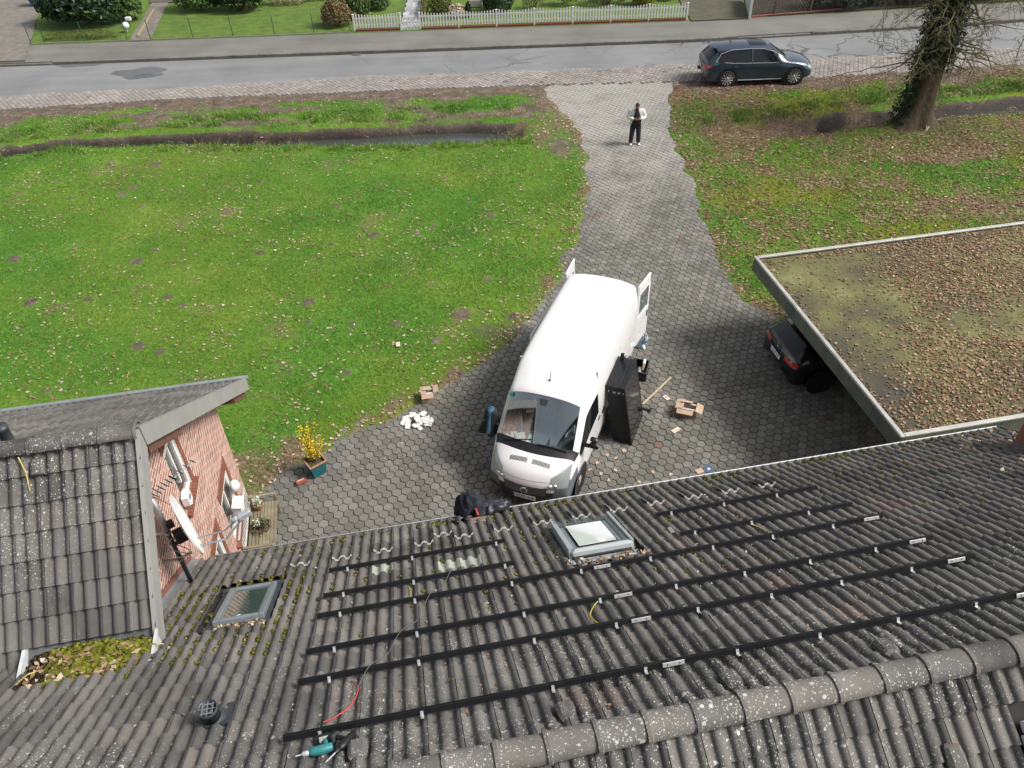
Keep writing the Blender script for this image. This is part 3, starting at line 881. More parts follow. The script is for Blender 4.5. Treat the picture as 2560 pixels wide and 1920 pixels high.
for r in range(9):
    s0 = r * .345 - .01
    for c in range(0, 20):
        uu = -3.78 - (c) * TW
        if r > 6 and uu > -5.1: continue
        slots.append(WRI @ slope_M(uu + TW + .0, RV - s0 * math.cos(AN), RZ - s0 * math.sin(AN), AN, -1, -.012))
for r in range(20):
    s0 = r * .353
    for c in range(0, 20):
        slots.append(WRI @ slope_M(-3.78 - c * TW, RV + s0 * math.cos(AF), RZ - s0 * math.sin(AF), AF, 1, -.012))
lay_world(wroof, WRI, slots)
for i in range(0, 12):
    link('ridge_tile', CAP, None, wroof, M=WRI @ HM @ Matrix.Translation((VG - .01 - .425 * i, RV, RZ + .035)) @ Matrix.Rotation(PI + rnd.gauss(0, .01), 4, 'Z'))
link('vent_hood', HOOD, None, wroof, M=WRI @ slope_M(-4.70, 8.02, zn(8.02), AN, -1, .03))
# verge boards along both slopes, in lapped lengths
M_VERGE = mat('verge_board_grey', (.30, .295, .285), (.25, .245, .235), rough=.6, scale=2)
def verge(v0, v1, zfun, n):
    for i in range(n):
        a = v0 + (v1 - v0) * i / n; b = v0 + (v1 - v0) * (i + 1) / n
        mb = MB(); o = .002 * (i % 2)
        ring = lambda v: [(VG + .012 + o, v, zfun(v) + .085), (VG + .012 + o, v, zfun(v) - .24), (VG - .012, v, zfun(v) - .24), (VG - .012, v, zfun(v) + .063), (VG - .05, v, zfun(v) + .063), (VG - .05, v, zfun(v) + .085)]
        mb.loft([ring(a), ring(b)])
        hput('verge_board', mb, M_VERGE, wing)
verge(RV + .02, EV + .05, zf, 2)
verge(RV - .02, 6.15, zn, 8)
# far gutter with bright bead
mb = MB(); mb.tube([(lo, EV + .10, EZ - .03), (VG + .05, EV + .10, EZ - .03)], .055, 10)
wg = hput('gutter', mb, M_ZINC, wing, True, 60)
# purlin ends under the verge
M_PURLIN = mat('brown_timber', (.16, .075, .045), (.09, .045, .03), rough=.8, scale=14)
for v0, v1, f in ((8.3, 9.6, zf), (12.9, 13.85, zf)):
    mb = MB(); ring = lambda u: [(u, v0, f(v0) - .16), (u, v1, f(v1) - .16), (u, v1, f(v1) - .42), (u, v0, f(v0) - .42)]
    mb.loft([ring(WU - .02), ring(VG - .06)]); hput('purlin_end', mb, M_PURLIN, wing)
mb = MB(); mb.add([(WU - .02, 8.2, zf(8.2) - .12), (VG - .02, 8.2, zf(8.2) - .12), (VG - .02, EV, zf(EV) - .12), (WU - .02, EV, zf(EV) - .12)], [(0, 1, 2, 3)])
hput('soffit', mb, mat('soffit_boards', (.22, .21, .19), rough=.8), wing)

# ---- the gable wall, brick by brick
def m_brick():
    t = NT('red_brick')
    co = t.coord(True)
    c = t.ramp(t.rand(), [(0, (.27, .115, .085)), (.35, (.35, .165, .125)), (.7, (.41, .21, .165)), (1, (.48, .28, .225))])
    c = t.mix(1.0, c, t.ramp(t.noise(co, 60, 4), [(.3, .8), (.7, 1.15)]), 'MULTIPLY')
    t.col(c); t.set(Roughness=.85); t.bump(t.noise(co, 120, 3), .003, .6); return t.m
M_BRICK = m_brick()
M_SOLD = mat('brown_brick', (.26, .10, .06), (.19, .075, .045), rough=.85, scale=30, rv=.2)
M_MORTAR = mat('pale_mortar', (.76, .72, .64), (.66, .62, .54), rough=1, scale=30)
OPEN = [(9.45, 10.12, 3.72, 5.05), (11.0, 11.95, .95, 2.18), (9.62, 10.32, .95, 2.18)]
wall_top = lambda v: (zn(v) if v < RV else zf(v)) - .13
def wall_poly_z(v): return wall_top(v)
mb = MB()
vs = sorted(set([6.0, RV, 12.71] + [o for w in OPEN for o in w[:2]]))
def wall_col(a, b, z0, z1=None):
    mb.add([(WU, a, z0), (WU, b, z0), (WU, b, wall_top(b) if z1 is None else z1), (WU, a, wall_top(a) if z1 is None else z1)], [(0, 1, 2, 3)])
for a, b in zip(vs[:-1], vs[1:]):
    hs_ = sorted([(o[2], o[3]) for o in OPEN if o[0] <= a + 1e-6 and o[1] >= b - 1e-6])
    z = 0.0
    for h0, h1 in hs_: wall_col(a, b, z, h0); z = h1
    wall_col(a, b, z)
mb.add([(WU, 12.71, 0), (-9, 12.71, 0), (-9, 12.71, wall_top(12.71)), (WU, 12.71, wall_top(12.71))], [(0, 1, 2, 3)])
wwall = hput('wall', mb, M_MORTAR, wing)
BL, BH, CH = .238, .064, .083
bmesh_ = {}
def brick_me(L):
    k = round(L, 3)
    if k not in bmesh_:
        q = MB(); q.bbox((-.0085, 0, 0), (.02, L, BH), .001); me = q.mesh('brick'); me.materials.append(M_BRICK); bmesh_[k] = me
    return bmesh_[k]
cand = []
nrow = int(6.6 / CH)
for r in range(nrow):
    z = .05 + r * CH
    v = 12.71 - .006 - (0 if r % 2 else .125)
    if r % 2 == 0 and z < wall_top(12.65) - .05: cand.append((12.71 - .062, z, .115))
    while v > 6.2:
        L = BL; vc = v - L / 2; v -= L + .017
        if wall_top(vc) < z + .05 or z < .04: continue
        if vc < 8.3 and z < roof_z(vc) - .05: continue
        a, b = vc - L / 2, vc + L / 2
        cutl = None
        for o in OPEN:
            if o[2] - .03 < z < o[3] + .03:
                if a >= o[0] - .02 and b <= o[1] + .02: cutl = 0; break
                if a < o[0] < b: b = o[0] - .002; cutl = 1
                elif a < o[1] < b: a = o[1] + .002; cutl = 1
        if cutl == 0: continue
        if cutl == 1:
            if b - a < .04: continue
            vc = (a + b) / 2; L = round((b - a) / .02) * .02
            if L < .03: continue
        cand.append((vc, z, L))
def bproj(c):
    p = proj(hx(WU, c[0], c[1])); 
    if p is None or not (0 < p[0] < 2560 and 0 < p[1] < 1920) or p[1] > 1274 - .1655 * (p[0] - 1280): return 1e9
    return p[2]
cand.sort(key=bproj)
WW = worldM(wwall).inverted() @ HM
for c in cand[:300]:
    link('brick', brick_me(c[2]), None, wwall, M=WW @ Matrix.Translation((WU + .001, c[0] + rnd.uniform(-.001, .001), c[1])))
mb = MB()
for c in cand[300:]: mb.box((WU - .0085, c[0], c[1]), (.02, c[2], BH))
tag(hput('brick_field', mb, M_BRICK, wwall), kind='stuff')
# windows: recessed white frames, glass, brown rowlock sills and reveals
M_WINGLASS = m_pane('window_glass', (.04, .05, .055))
for a, b, z0, z1 in OPEN:
    mb = MB(); d = .06; fw = .085
    x = WU - d
    for (cv, cz, dv, dz) in ((a + fw / 2, (z0 + z1) / 2, fw, z1 - z0), (b - fw / 2, (z0 + z1) / 2, fw, z1 - z0), ((a + b) / 2, z0 + fw / 2, b - a - 2 * fw, fw), ((a + b) / 2, z1 - .09, b - a - 2 * fw, .18), ((a + b) / 2, (z0 + z1) / 2 + .1, .05, z1 - z0 - .5)):
        mb.box((x, cv, cz), (.06, dv - .001, dz - .001))
    wf = hput('window', mb, M_WHITE, wing)
    mb = MB(); mb.box((x - .01, (a + b) / 2, (z0 + z1) / 2), (.01, b - a - .1, z1 - z0 - .1)); put('pane', mb, M_WINGLASS, wf)
    mb = MB()                                       # white rendered reveal at the far side
    mb.box((WU - d / 2 - .004, b - .012, (z0 + z1) / 2), (d - .01, .02, z1 - z0)); put('reveal', mb, M_WHITE, wf)
    mb = MB(); n = int((b - a + .24) / .075)
    for i in range(n): mb.bbox((WU - .02, a - .12 + (i + .5) * (b - a + .24) / n, z0 - .035), (.20, (b - a + .24) / n - .011, .075), .004)
    put('sill', mb, M_SOLD, wf)
    mb = MB(); n = int((z1 - z0) / .0765)
    for i in range(n): mb.bbox((WU + .004, b + .055, z0 + (i + .5) * (z1 - z0) / n), (.03, .105, (z1 - z0) / n - .011), .004)
    for i in range(int((b - a + .2) / .075)): mb.bbox((WU + .004, a - .09 + (i + .5) * .075, z1 + .12), (.03, .064, .235), .004)
    put('brick_surround', mb, M_SOLD, wf)

# flashing where the wall meets the long roof
mb = MB(); r = []
for v in np.linspace(6.25, 8.8, 12):
    z = roof_z(v)
    r.append([(WU + .03, v, z + .13), (WU + .045, v, z + .13), (WU + .05, v, z + .055), (WU + .16, v, z + .05), (WU + .16, v, z + .035), (WU + .03, v, z + .035)])
mb.loft(r); hput('step_flashing', mb, M_ZINC, wing)
mb = MB(); mb.box((WU + .045, 7.5, roof_z(7.5) + .17), (.02, 2.9, .07), Matrix.Rotation(-SL, 3, 'X')); hput('flashing_board', mb, mat('red_board', (.26, .10, .075), rough=.7), wing)

# ---- the box gutter between the roofs: grey sheet, white upstands, debris
vb = 6.22
mb = MB()
mb.add([(-4.98, 6.36, zn(6.36) - .035), (VG, 6.36, zn(6.36) - .035), (VG, 6.03, 4.88), (-4.98, 5.95, 4.90), (VG, 5.66, roof_z(5.66) - .06), (-4.98, 5.36, roof_z(5.36) - .06)], [(0, 1, 2, 3), (3, 2, 4, 5)])
M_SHEET = mat('mottled_grey_sheet', (.15, .165, .165), (.085, .095, .097), rough=.6, metal=.2, scale=14, world=True)
hput('valley_sheet', mb, M_SHEET, wing)
mb = MB()
M_UP = mat('pale_sheet', (.58, .60, .60), (.42, .45, .46), rough=.5, scale=8)
mb.loft([[(-5.03, 6.36, z0) , (-4.99, 6.36, z0), (-4.99, 5.72, z1), (-5.03, 5.72, z1)] for z0, z1 in ((4.85, 4.85), (5.16, 5.06))])
hput('upstand', mb, M_UP, wing); mb = MB()
mb.box((VG - .005, 6.05, 4.98), (.035, .36, .30)); mb.box((VG + .06, 5.88, 5.07), (.17, .32, .03), Matrix.Rotation(-SL, 3, 'X'))
hput('upstand', mb, M_UP, wing)
# vent on the wing roof at the left edge
mb = MB(); mb.lathe([(.11, 0), (.09, .05), (.075, .07), (.075, .3), (.085, .31), (.085, .36)], 14)
put('roof_vent', mb, M_DARKP, wing, M=worldM(wing).inverted() @ HM @ Matrix.Translation((-5.25, 8.55, zf(8.55))), smooth=True)

# ---------------------------------------------------------------- aerial mast, aerial, dish
M_GALV = mat('galvanised_pipe', (.45, .46, .46), (.33, .34, .34), rough=.45, metal=.7, scale=20)
M_BLACK = mat('black_plastic', (.012, .012, .013), (.008, .008, .009), rough=.45)
MU, MV = -3.62, 7.92
mast = thing('antenna_mast', 'grey vertical mast pipe clamped to the brick gable', 'mast', hx(MU, MV, roof_z(MV)), YAW)
h0 = roof_z(MV)
mb = MB(); mb.tube([(0, 0, .05), (0, 0, 5.62 - h0)], .032, 12); put('pole', mb, M_DARKP, mast, smooth=True)
mb = MB(); mb.tube([(0, 0, 5.0 - h0), (0, 0, 5.66 - h0)], .045, 12); put('sleeve', mb, M_GALV, mast, smooth=True)
mb = MB()
for z in (4.35, 4.95): mb.box((-.125, 0, z - h0), (.25, .03, .03)); mb.lathe([(.05, z - h0 - .02), (.05, z - h0 + .02)], 12)
put('wall_bracket', mb, M_GALV, mast)
yag = thing('yagi_antenna', 'thin television aerial with many short rods on the mast top', 'antenna', hx(MU, MV, 5.68), YAW)
d = Vector((.50, .62, -.02)); dp = Vector((.78, -.63, 0))
mb = MB(); mb.tube([(0, 0, 0), d * 1.0], .011, 6); put('boom', mb, M_GALV, yag)
for i in range(11):
    t = .06 + .085 * i if i < 6 else .5 + .15 * (i - 6)
    if t > 1: break
    p = d * t; L = .10 - .005 * i
    mb = MB(); mb.tube([p - dp * L + Vector((0, 0, .015)), p + dp * L + Vector((0, 0, .015))], .007, 5); put('rod', mb, M_BLACK, yag)
mb = MB(); mb.tube([d * .03 + Vector((-.25, .2, .0)), d * .03 + Vector((.25, -.2, 0))], .006, 5); mb.tube([d * .45 + Vector((.1, 0, -.02)), d * .45 + Vector((.1, 0, .24))], .008, 5); put('reflector', mb, mat('rusty_rod', (.22, .13, .08), rough=.8), yag)
# satellite dish, seen nearly edge on
DC = Vector((-3.34, 7.98, 4.98))
dn_ = Vector((.93, .36, .12)).normalized()
zz_ = Vector((0, 0, 1)); ya = zz_.cross(dn_).normalized(); za = dn_.cross(ya)
DM = HM @ Matrix(((dn_.x, ya.x, za.x, DC.x), (dn_.y, ya.y, za.y, DC.y), (dn_.z, ya.z, za.z, DC.z), (0, 0, 0, 1)))
dish = thing('satellite_dish', 'white satellite dish on the gable, edge on, with a feed arm', 'satellite dish', M=DM)
mb = MB(); rings = []; prof = [(0, -.075), (.12, -.07), (.24, -.052), (.34, -.025), (.405, 0), (.42, -.004), (.42, -.03), (.395, -.03), (.30, -.055), (.15, -.085), (0, -.09)]
for r_, h_ in prof:
    rings.append([(h_, max(r_, .001) * .93 * math.cos(2 * PI * k / 32), max(r_, .001) * 1.06 * math.sin(2 * PI * k / 32)) for k in range(32)])
mb.loft(rings, True, False, False); mb.v = [(x, y * 1.1, z * 1.15) for x, y, z in mb.v]; put('reflector', mb, M_PLASTIC_W, dish, smooth=True, edge=50)
mb = MB()
mb.tube([(-.02, -.06, -.44), (.32, -.03, -.60), (.64, 0, -.42)], .016, 6); mb.tube([(-.02, .1, -.43), (.34, .06, -.52), (.64, .02, -.38)], .012, 6)
put('feed_arm', mb, M_ALU, dish)
mb = MB(); mb.bbox((.70, 0, -.36), (.20, .09, .11), .02); mb.lathe([(.03, -.0), (.045, -.05), (.03, -.1)], 12, (.62, 0, -.35), 'x')
put('feed_head', mb, mat('feed_grey', (.36, .38, .40), rough=.5), dish)
mb = MB(); mb.bbox((-.16, 0, -.12), (.16, .14, .22), .02); mb.bbox((-.20, .05, .12), (.1, .1, .12), .02); mb.tube([(-.1, 0, -.1), (-.3, 0, -.25)], .028, 8); put('mount', mb, M_BLACK, dish)
M_CABLE = mat('pale_cable', (.40, .38, .34), rough=.6)
mb = MB()
for k in range(3):
    pts = [(-.16 + .02 * k, .02, -.05)] + [(-.28 + .12 * math.cos(a * 1.7 + k), .10 * math.sin(a * 1.7) - .03, -.1 - a * .11) for a in np.linspace(0, 5.2, 16)]
    mb.tube(pts, .007, 5)
put('cable', mb, M_CABLE, dish)
# small things on the wall
bx = thing('wall_box', 'white pointed box with a blue label on the brick gable', 'box', hx(WU + .03, 9.42, 4.02), YAW)
mb = MB(); poly = [(-.11, -.06), (.02, -.16), (.13, -.10), (.13, .12), (.0, .17), (-.11, .12)]
mb.add([(.0, y, z) for y, z in poly] + [(.10, y * .92, z * .92) for y, z in poly], [tuple(range(5, -1, -1)), tuple(range(6, 12))] + [(i, (i + 1) % 6, 6 + (i + 1) % 6, 6 + i) for i in range(6)])
put('case', mb, M_PLASTIC_W, bx)
mb = MB(); mb.box((.102, .02, .03), (.004, .10, .055)); put('label_plate', mb, mat('blue_print', (.05, .09, .22), (.10, .15, .30), rough=.4, scale=40), bx)
lmp = thing('wall_lamp', 'white shell shaped lamp on the brick gable beside the window', 'lamp', hx(WU + .03, 11.75, 1.82), YAW)
mb = MB(); mb.lathe([(.02, .0), (.10, .02), (.13, .08), (.10, .15), (.03, .19)], 14, axis='x'); put('shade', mb, M_PLASTIC_W, lmp, smooth=True)
mb = MB(); mb.box((.0, 0, -.12), (.05, .09, .16)); put('bracket', mb, M_PLASTIC_W, lmp)
mbx = thing('letter_box', 'white letter box with a sloping lid on the brick gable', 'letter box', hx(WU + .03, 11.52, 1.42), YAW)
mb = MB(); mb.bbox((.09, 0, 0), (.16, .30, .26), .01); put('case', mb, M_PLASTIC_W, mbx)
mb = MB(); mb.box((.10, 0, .145), (.21, .34, .02), Matrix.Rotation(.25, 3, 'Y')); put('lid', mb, M_WHITE, mbx)

# ---------------------------------------------------------------- carport
cp = thing('carport', 'flat roofed carport with a mossy metal edged roof covered in brown leaves', 'carport', hx(13, 13, 0), YAW)
CU0, CU1, CV0, CV1, CZ = 9.35, 18.2, 9.58, 16.52, 2.5
M_FELT = NT('mossy_felt')
_t = M_FELT; co = _t.coord(True)
b_ = _t.ramp(_t.noise(co, .55, 5, .6), [(.28, (.045, .043, .036)), (.45, (.085, .078, .040)), (.60, (.135, .135, .045)), (.78, (.24, .245, .125))])
b_ = _t.mix(1.0, b_, _t.ramp(_t.noise(co, 25, 5, .7), [(.3, .65), (.7, 1.3)]), 'MULTIPLY')
_t.col(b_); _t.set(Roughness=.9); _t.bump(_t.noise(co, 30, 4), .01, .6); M_FELT = M_FELT.m
mb = MB(); mb.box(((CU0 + CU1) / 2, (CV0 + CV1) / 2, CZ - .16), (CU1 - CU0 - .1, CV1 - CV0 - .1, .14)); slab = hput('roof_slab', mb, M_FELT, cp)
# felt laps: a sheet every metre, each lying a few millimetres over the last
for i in range(8):
    a = CU0 + .14 + i * 1.06; b = min(a + 1.12, CU1 - .14)
    cut = CV0 + [2.3, 4.1, 3.0, 4.6, 2.2, 3.9, 3.1, 4.4][i]
    for j, (c, d_) in enumerate(((CV0 + .14, cut + .05), (cut, CV1 - .14))):
        mb = MB(); mb.bbox(((a + b) / 2, (c + d_) / 2, CZ - .088 + .006 * (i % 2) + .003 * j), (b - a, d_ - c, .008), .003)
        hput('felt_sheet', mb, M_FELT, cp)
M_EDGE = mat('aluminium_edge', (.50, .50, .47), (.34, .34, .31), rough=.6, metal=.3, scale=3, world=True)
M_FASC = mat('algae_fascia', (.12, .135, .095), (.055, .075, .062), rough=.85, scale=2.2, world=True)
for (a, b, c, d_) in ((CU0, CU0 + .10, CV0, CV1), (CU1 - .10, CU1, CV0, CV1)):
    mb = MB(); mb.bbox(((a + b) / 2, (c + d_) / 2, CZ - .03), (b - a, d_ - c, .06), .012); hput('edge_trim', mb, M_EDGE, cp)
for c, d_ in ((CV0, CV0 + .10), (CV1 - .10, CV1)):
    mb = MB(); mb.bbox(((CU0 + CU1) / 2, (c + d_) / 2, CZ - .032), (CU1 - CU0 - .206, d_ - c, .06), .012); hput('edge_trim', mb, M_EDGE, cp)
n = 7
for i in range(n):
    a = CV0 + .01 + (CV1 - CV0 - .02) * i / n; L = (CV1 - CV0 - .02) / n - .006
    mb = MB(); mb.bbox((CU0 + .025, a + L / 2, CZ - .24), (.03, L, .36), .006); hput('fascia_panel', mb, M_FASC, cp)
for i in range(8):
    a = CU0 + .05 + (CU1 - CU0 - .1) * i / 8; L = (CU1 - CU0 - .1) / 8 - .006
    for v in (CV0 + .022, CV1 - .022):
        mb = MB(); mb.bbox((a + L / 2, v, CZ - .24), (L, .03, .36), .006); hput('fascia_panel', mb, M_FASC, cp)
M_POST = mat('dark_timber', (.06, .045, .03), (.04, .03, .022), rough=.8)
for u in (12.6, CU1 - .3):
    for v in (CV0 + .35, CV1 - .4):
        mb = MB(); mb.bbox((u, v, 1.03), (.13, .13, 2.06), .008); hput('post', mb, M_POST, cp)
mb = MB(); mb.box((CU1 - .1, (CV0 + CV1) / 2, 1.03), (.1, CV1 - CV0 - .3, 2.05)); mb.box(((12.2 + CU1) / 2, CV1 - .12, 1.03), (CU1 - 12.4, .1, 2.05)); mb.box(((12.2 + CU1) / 2, CV0 + .12, 1.03), (CU1 - 12.4, .1, 2.05))
hput('board_wall', mb, M_POST, cp)

# ---------------------------------------------------------------- mounting rails on the roof
M_RAIL = mat('black_anodised', (.010, .011, .014), (.016, .017, .02), rough=.35, metal=.2, scale=3)
M_SILVER = mat('bare_aluminium', (.62, .64, .65), (.50, .52, .53), rough=.35, metal=.4, scale=10)
HOOKU = (-1.25, -.32, .92, 1.83, 2.76, 3.62, 4.46, 5.32)
RAILS = [(-1.58, 7.6, 3.69, 1, 'nearest the ridge, longest'), (-1.57, 6.13, 4.55, 1, 'second up from'), (-1.56, 6.09, 5.13, 1, ''), (-1.53, 6.05, 5.94, 1, ''), (-1.51, 1.06, 6.48, 0, ''), (-1.51, 1.05, 7.28, 0, ''), (3.41, 6.0, 6.475, 0, ''), (3.38, 6.0, 7.285, 0, '')]
RLAB = ['long black mounting rail closest to the ridge tiles', 'long black mounting rail second from the ridge', 'long black mounting rail third from the ridge', 'long black mounting rail passing just above the raised skylight', 'short black mounting rail beside the glass tiles, upslope one', 'short black mounting rail beside the glass tiles, downslope one', 'short black mounting rail past the raised skylight, upslope one', 'short black mounting rail past the raised skylight, downslope one']
for (a, b, v, lng, _), lab in zip(RAILS, RLAB):
    M = on_roof(a, v, .10)
    r_ = thing('mounting_rail', lab, 'rail', M=M, group='black mounting rails on the roof')
    L = b - a; mb = MB()
    mb.loft([[(x, -.022, -.027), (x, .022, -.027), (x, .022, .024), (x, .011, .024), (x, .009, .012), (x, -.009, .012), (x, -.011, .024), (x, -.022, .024)] for x in (0, L)])
    put('profile', mb, M_RAIL, r_)
    mb = MB()
    for hu in HOOKU:
        if not (a + .1 < hu < b - .1): continue
        x = hu - a; q = MB()
        q.box((x, -.030, -.01), (.030, .008, .045)); q.box((x, -.052, -.035), (.030, .036, .007))
        if rnd.random() < .55: q.box((x, .06, -.048), (.03, .10, .006), Matrix.Rotation(-.2, 3, 'X'))
        q.lathe([(.009, -.03), (.009, -.024)], 6, (x, -.06, 0))
        put('roof_hook', q, M_SILVER, r_)
    if lng:
        for x0 in (2.0, 5.77):
            if x0 + .2 > b: continue
            q = MB(); q.bbox((x0 - a + .11, -.032, -.004), (.22, .010, .045), .003)
            pl_ = put('splice_plate', q, M_SILVER, r_)
            q = MB()
            for k in (.05, .17): q.lathe([(.007, -.041), (.007, -.037)], 8, (x0 - a + k, 0, -.004), 'y')
            put('screw', q, M_BLACK, pl_)
# ================================================================ vehicles
def paint(name, c, rough=.25, metal=0.0, dirt=(.2, .17, .13), da=.15, coat=.6):
    t = NT(name); co = t.coord(True)
    m = t.math('MULTIPLY', t.ramp(t.noise(co, 3, 6, .7), [(.45, 0), (.75, 1)]), da)
    t.col(t.mix(m, c, dirt)); t.set(Roughness=t.ramp(t.noise(co, 6, 4), [(.3, rough * .8), (.7, rough * 1.5)]), Metallic=metal)
    t.b.inputs['Coat Weight'].default_value = coat; t.b.inputs['Coat Roughness'].default_value = .05
    return t.m
def m_clear(name, tint, refl=.22):
    t = NT(name); tr = t.n('BsdfTransparent'); tr.inputs[0].default_value = (*tint, 1)
    gl = t.n('BsdfGlossy'); gl.inputs['Roughness'].default_value = .03; gl.inputs[0].default_value = (.9, .97, 1, 1)
    lw = t.n('LayerWeight'); lw.inputs[0].default_value = .35
    f = t.math('MULTIPLY_ADD', lw.outputs['Facing'], .30, refl)
    mx = t.n('MixShader'); t.l(f, mx.inputs[0]); t.l(tr.outputs[0], mx.inputs[1]); t.l(gl.outputs[0], mx.inputs[2]); t.l(mx.outputs[0], t.o.inputs['Surface'])
    return t.m
M_VAN = paint('white_van_paint', (.80, .80, .80), .3, 0, (.35, .33, .30), .10)
M_BUMP = mat('grey_bumper', (.13, .16, .18), (.10, .125, .14), rough=.55, scale=4, var=.2)
M_CLEAR = m_clear('windscreen_glass', (.88, .98, .98), .34)
M_TINT = NT('tinted_glass'); M_TINT.col((.008, .010, .012)); M_TINT.set(Roughness=.06); M_TINT.b.inputs['Specular IOR Level'].default_value = .45; M_TINT = M_TINT.m
M_RUBBER = mat('tyre_rubber', (.014, .014, .014), (.022, .021, .02), rough=.85, scale=30)
M_STEELW = mat('wheel_cover', (.36, .36, .35), (.22, .21, .20), rough=.5, metal=.4, scale=15)
M_ALLOY = mat('alloy', (.55, .56, .57), (.45, .46, .47), rough=.3, metal=.7)
M_CHROME = mat('chrome', (.75, .77, .78), rough=.15, metal=.9)
M_REDL = m_pane('red_lamp', (.45, .012, .02))
M_LAMP = m_pane('lamp_lens', (.30, .33, .33))
def cage(stations, ring, mats_of, crease=None, sub=2):
    "stations: list of ring point lists (half, from bottom to roof centre). Returns evaluated mesh split by material"
    n = len(stations[0]); full = []
    for s_ in stations:
        full.append(list(s_) + [(x, -y, z) for x, y, z in s_[-2::-1]])
    m = len(full[0]); V = [p for r in full for p in r]; F = []; MI = []
    for i in range(len(full) - 1):
        for j in range(m - 1):
            F.append((i * m + j, i * m + j + 1, (i + 1) * m + j + 1, (i + 1) * m + j))
            jj = j if j < n - 1 else m - 2 - j
            MI.append(mats_of(i, jj, j < n - 1))
    me = bpy.data.meshes.new('cage'); me.from_pydata(V, [], F); me.polygons.foreach_set('material_index', MI)
    o = bpy.data.objects.new('cage', me); COL.objects.link(o)
    for k in range(8): me.materials.append(M_VAN)
    if crease:
        at = me.attributes.new('crease_edge', 'FLOAT', 'EDGE')
        for e_ in me.edges:
            a, b = e_.vertices; ia, ja, ib, jb = a // m, a % m, b // m, b % m
            ja = min(ja, m - 1 - ja); jb = min(jb, m - 1 - jb)
            at.data[e_.index].value = crease(ia, ja, ib, jb)
    sb = o.modifiers.new('s', 'SUBSURF'); sb.levels = sub; sb.render_levels = sub
    dg = bpy.context.evaluated_depsgraph_get(); ev = bpy.data.meshes.new_from_object(o.evaluated_get(dg))
    bpy.data.objects.remove(o)
    out = {}; vs = np.array([v.co[:] for v in ev.vertices])
    for p in ev.polygons: out.setdefault(p.material_index, []).append(tuple(p.vertices))
    res = {}
    for k, fs in out.items():
        used = sorted({i for f in fs for i in f}); mp = {a: b for b, a in enumerate(used)}
        q = MB(); q.add(vs[used].tolist(), [tuple(mp[i] for i in f) for f in fs]); res[k] = q
    from mathutils.bvhtree import BVHTree
    allf = [tuple(p.vertices) for p in ev.polygons]
    return res, BVHTree.FromPolygons([Vector(v) for v in vs], allf)
def put_pieces(name, mb, m, par, smooth=True):
    "one object for each connected piece"
    par_ = list(range(len(mb.v)))
    def find(a):
        while par_[a] != a: par_[a] = par_[par_[a]]; a = par_[a]
        return a
    for f in mb.f:
        for i in f[1:]: par_[find(i)] = find(f[0])
    gr = {}
    for f in mb.f: gr.setdefault(find(f[0]), []).append(f)
    for fs in gr.values():
        used = sorted({i for f in fs for i in f}); mp = {a: b for b, a in enumerate(used)}
        q = MB(); q.add([mb.v[i] for i in used], [tuple(mp[i] for i in f) for f in fs]); put(name, q, m, par, smooth=smooth)
def patch(bvh, quad, d, nu=6, nv=6, off=.008, start=2.0):
    "a small sheet laid on the body: quad of 4 points, cast along d onto the surface"
    d = Vector(d).normalized(); q = [Vector(p) for p in quad]; V = []; mb = MB()
    for i in range(nu + 1):
        for j in range(nv + 1):
            s_, t_ = i / nu, j / nv
            p = (q[0] * (1 - s_) + q[1] * s_) * (1 - t_) + (q[3] * (1 - s_) + q[2] * s_) * t_
            h, nrm, _, _ = bvh.ray_cast(p - d * start, d)
            if h is None: h = p
            V.append(h - d * off)
    mb.add(V, [(i * (nv + 1) + j, (i + 1) * (nv + 1) + j, (i + 1) * (nv + 1) + j + 1, i * (nv + 1) + j + 1) for i in range(nu) for j in range(nv)])
    return mb
def wheel(par, x, y, r, w, side, rimm, spokes=5, sc_=1.0, steel=False):
    t = MB()
    t.lathe([(r * .66, -w / 2), (r * .86, -w / 2), (r * .97, -w * .38), (r, -w * .2), (r, w * .2), (r * .97, w * .38), (r * .86, w / 2), (r * .66, w / 2)], 28, axis='y', cap=False)
    wh = put('wheel', t, M_RUBBER, par, (x, y, r), smooth=True)
    q = MB(); f = side * (w / 2 - .02)
    if steel:
        q.lathe([(r * .66, f + side * .012), (r * .6, f - side * .01), (r * .42, f - side * .03), (r * .34, f + side * .015), (r * .16, f + side * .025), (.01, f + side * .03)], 24, axis='y', cap=False)
        for k in range(10):
            a = 2 * PI * k / 10; q.lathe([(.02, f - side * .0), (.02, f + side * .004)], 6, (math.cos(a) * r * .5, 0, math.sin(a) * r * .5), 'y')
        put('rim', q, rimm, wh)
    else:
        q.lathe([(r * .70, f + side * .01), (r * .70, f + side * .014), (r * .64, f + side * .012), (r * .64, f - side * .03)], 28, axis='y', cap=False)
        for k in range(spokes):
            a = 2 * PI * k / spokes
            ca, sa = math.cos(a), math.sin(a)
            for wd in (-.5, .5):
                p0 = Vector((ca * r * .14 - sa * wd * .05, f + side * .0, sa * r * .14 + ca * wd * .05)); p1 = Vector((ca * r * .66 - sa * wd * .12, f + side * .008, sa * r * .66 + ca * wd * .12))
                q.tube([p0, p1], [.022, .026], 5)
        q.lathe([(r * .2, f), (r * .16, f + side * .02), (.01, f + side * .02)], 12, axis='y', cap=False)
        put('rim', q, rimm, wh)
    b = MB(); b.lathe([(.01, f - side * .035), (r * .66, f - side * .035)], 24, axis='y', cap=False); put('brake_disc', b, M_BLACK, wh)
    return wh
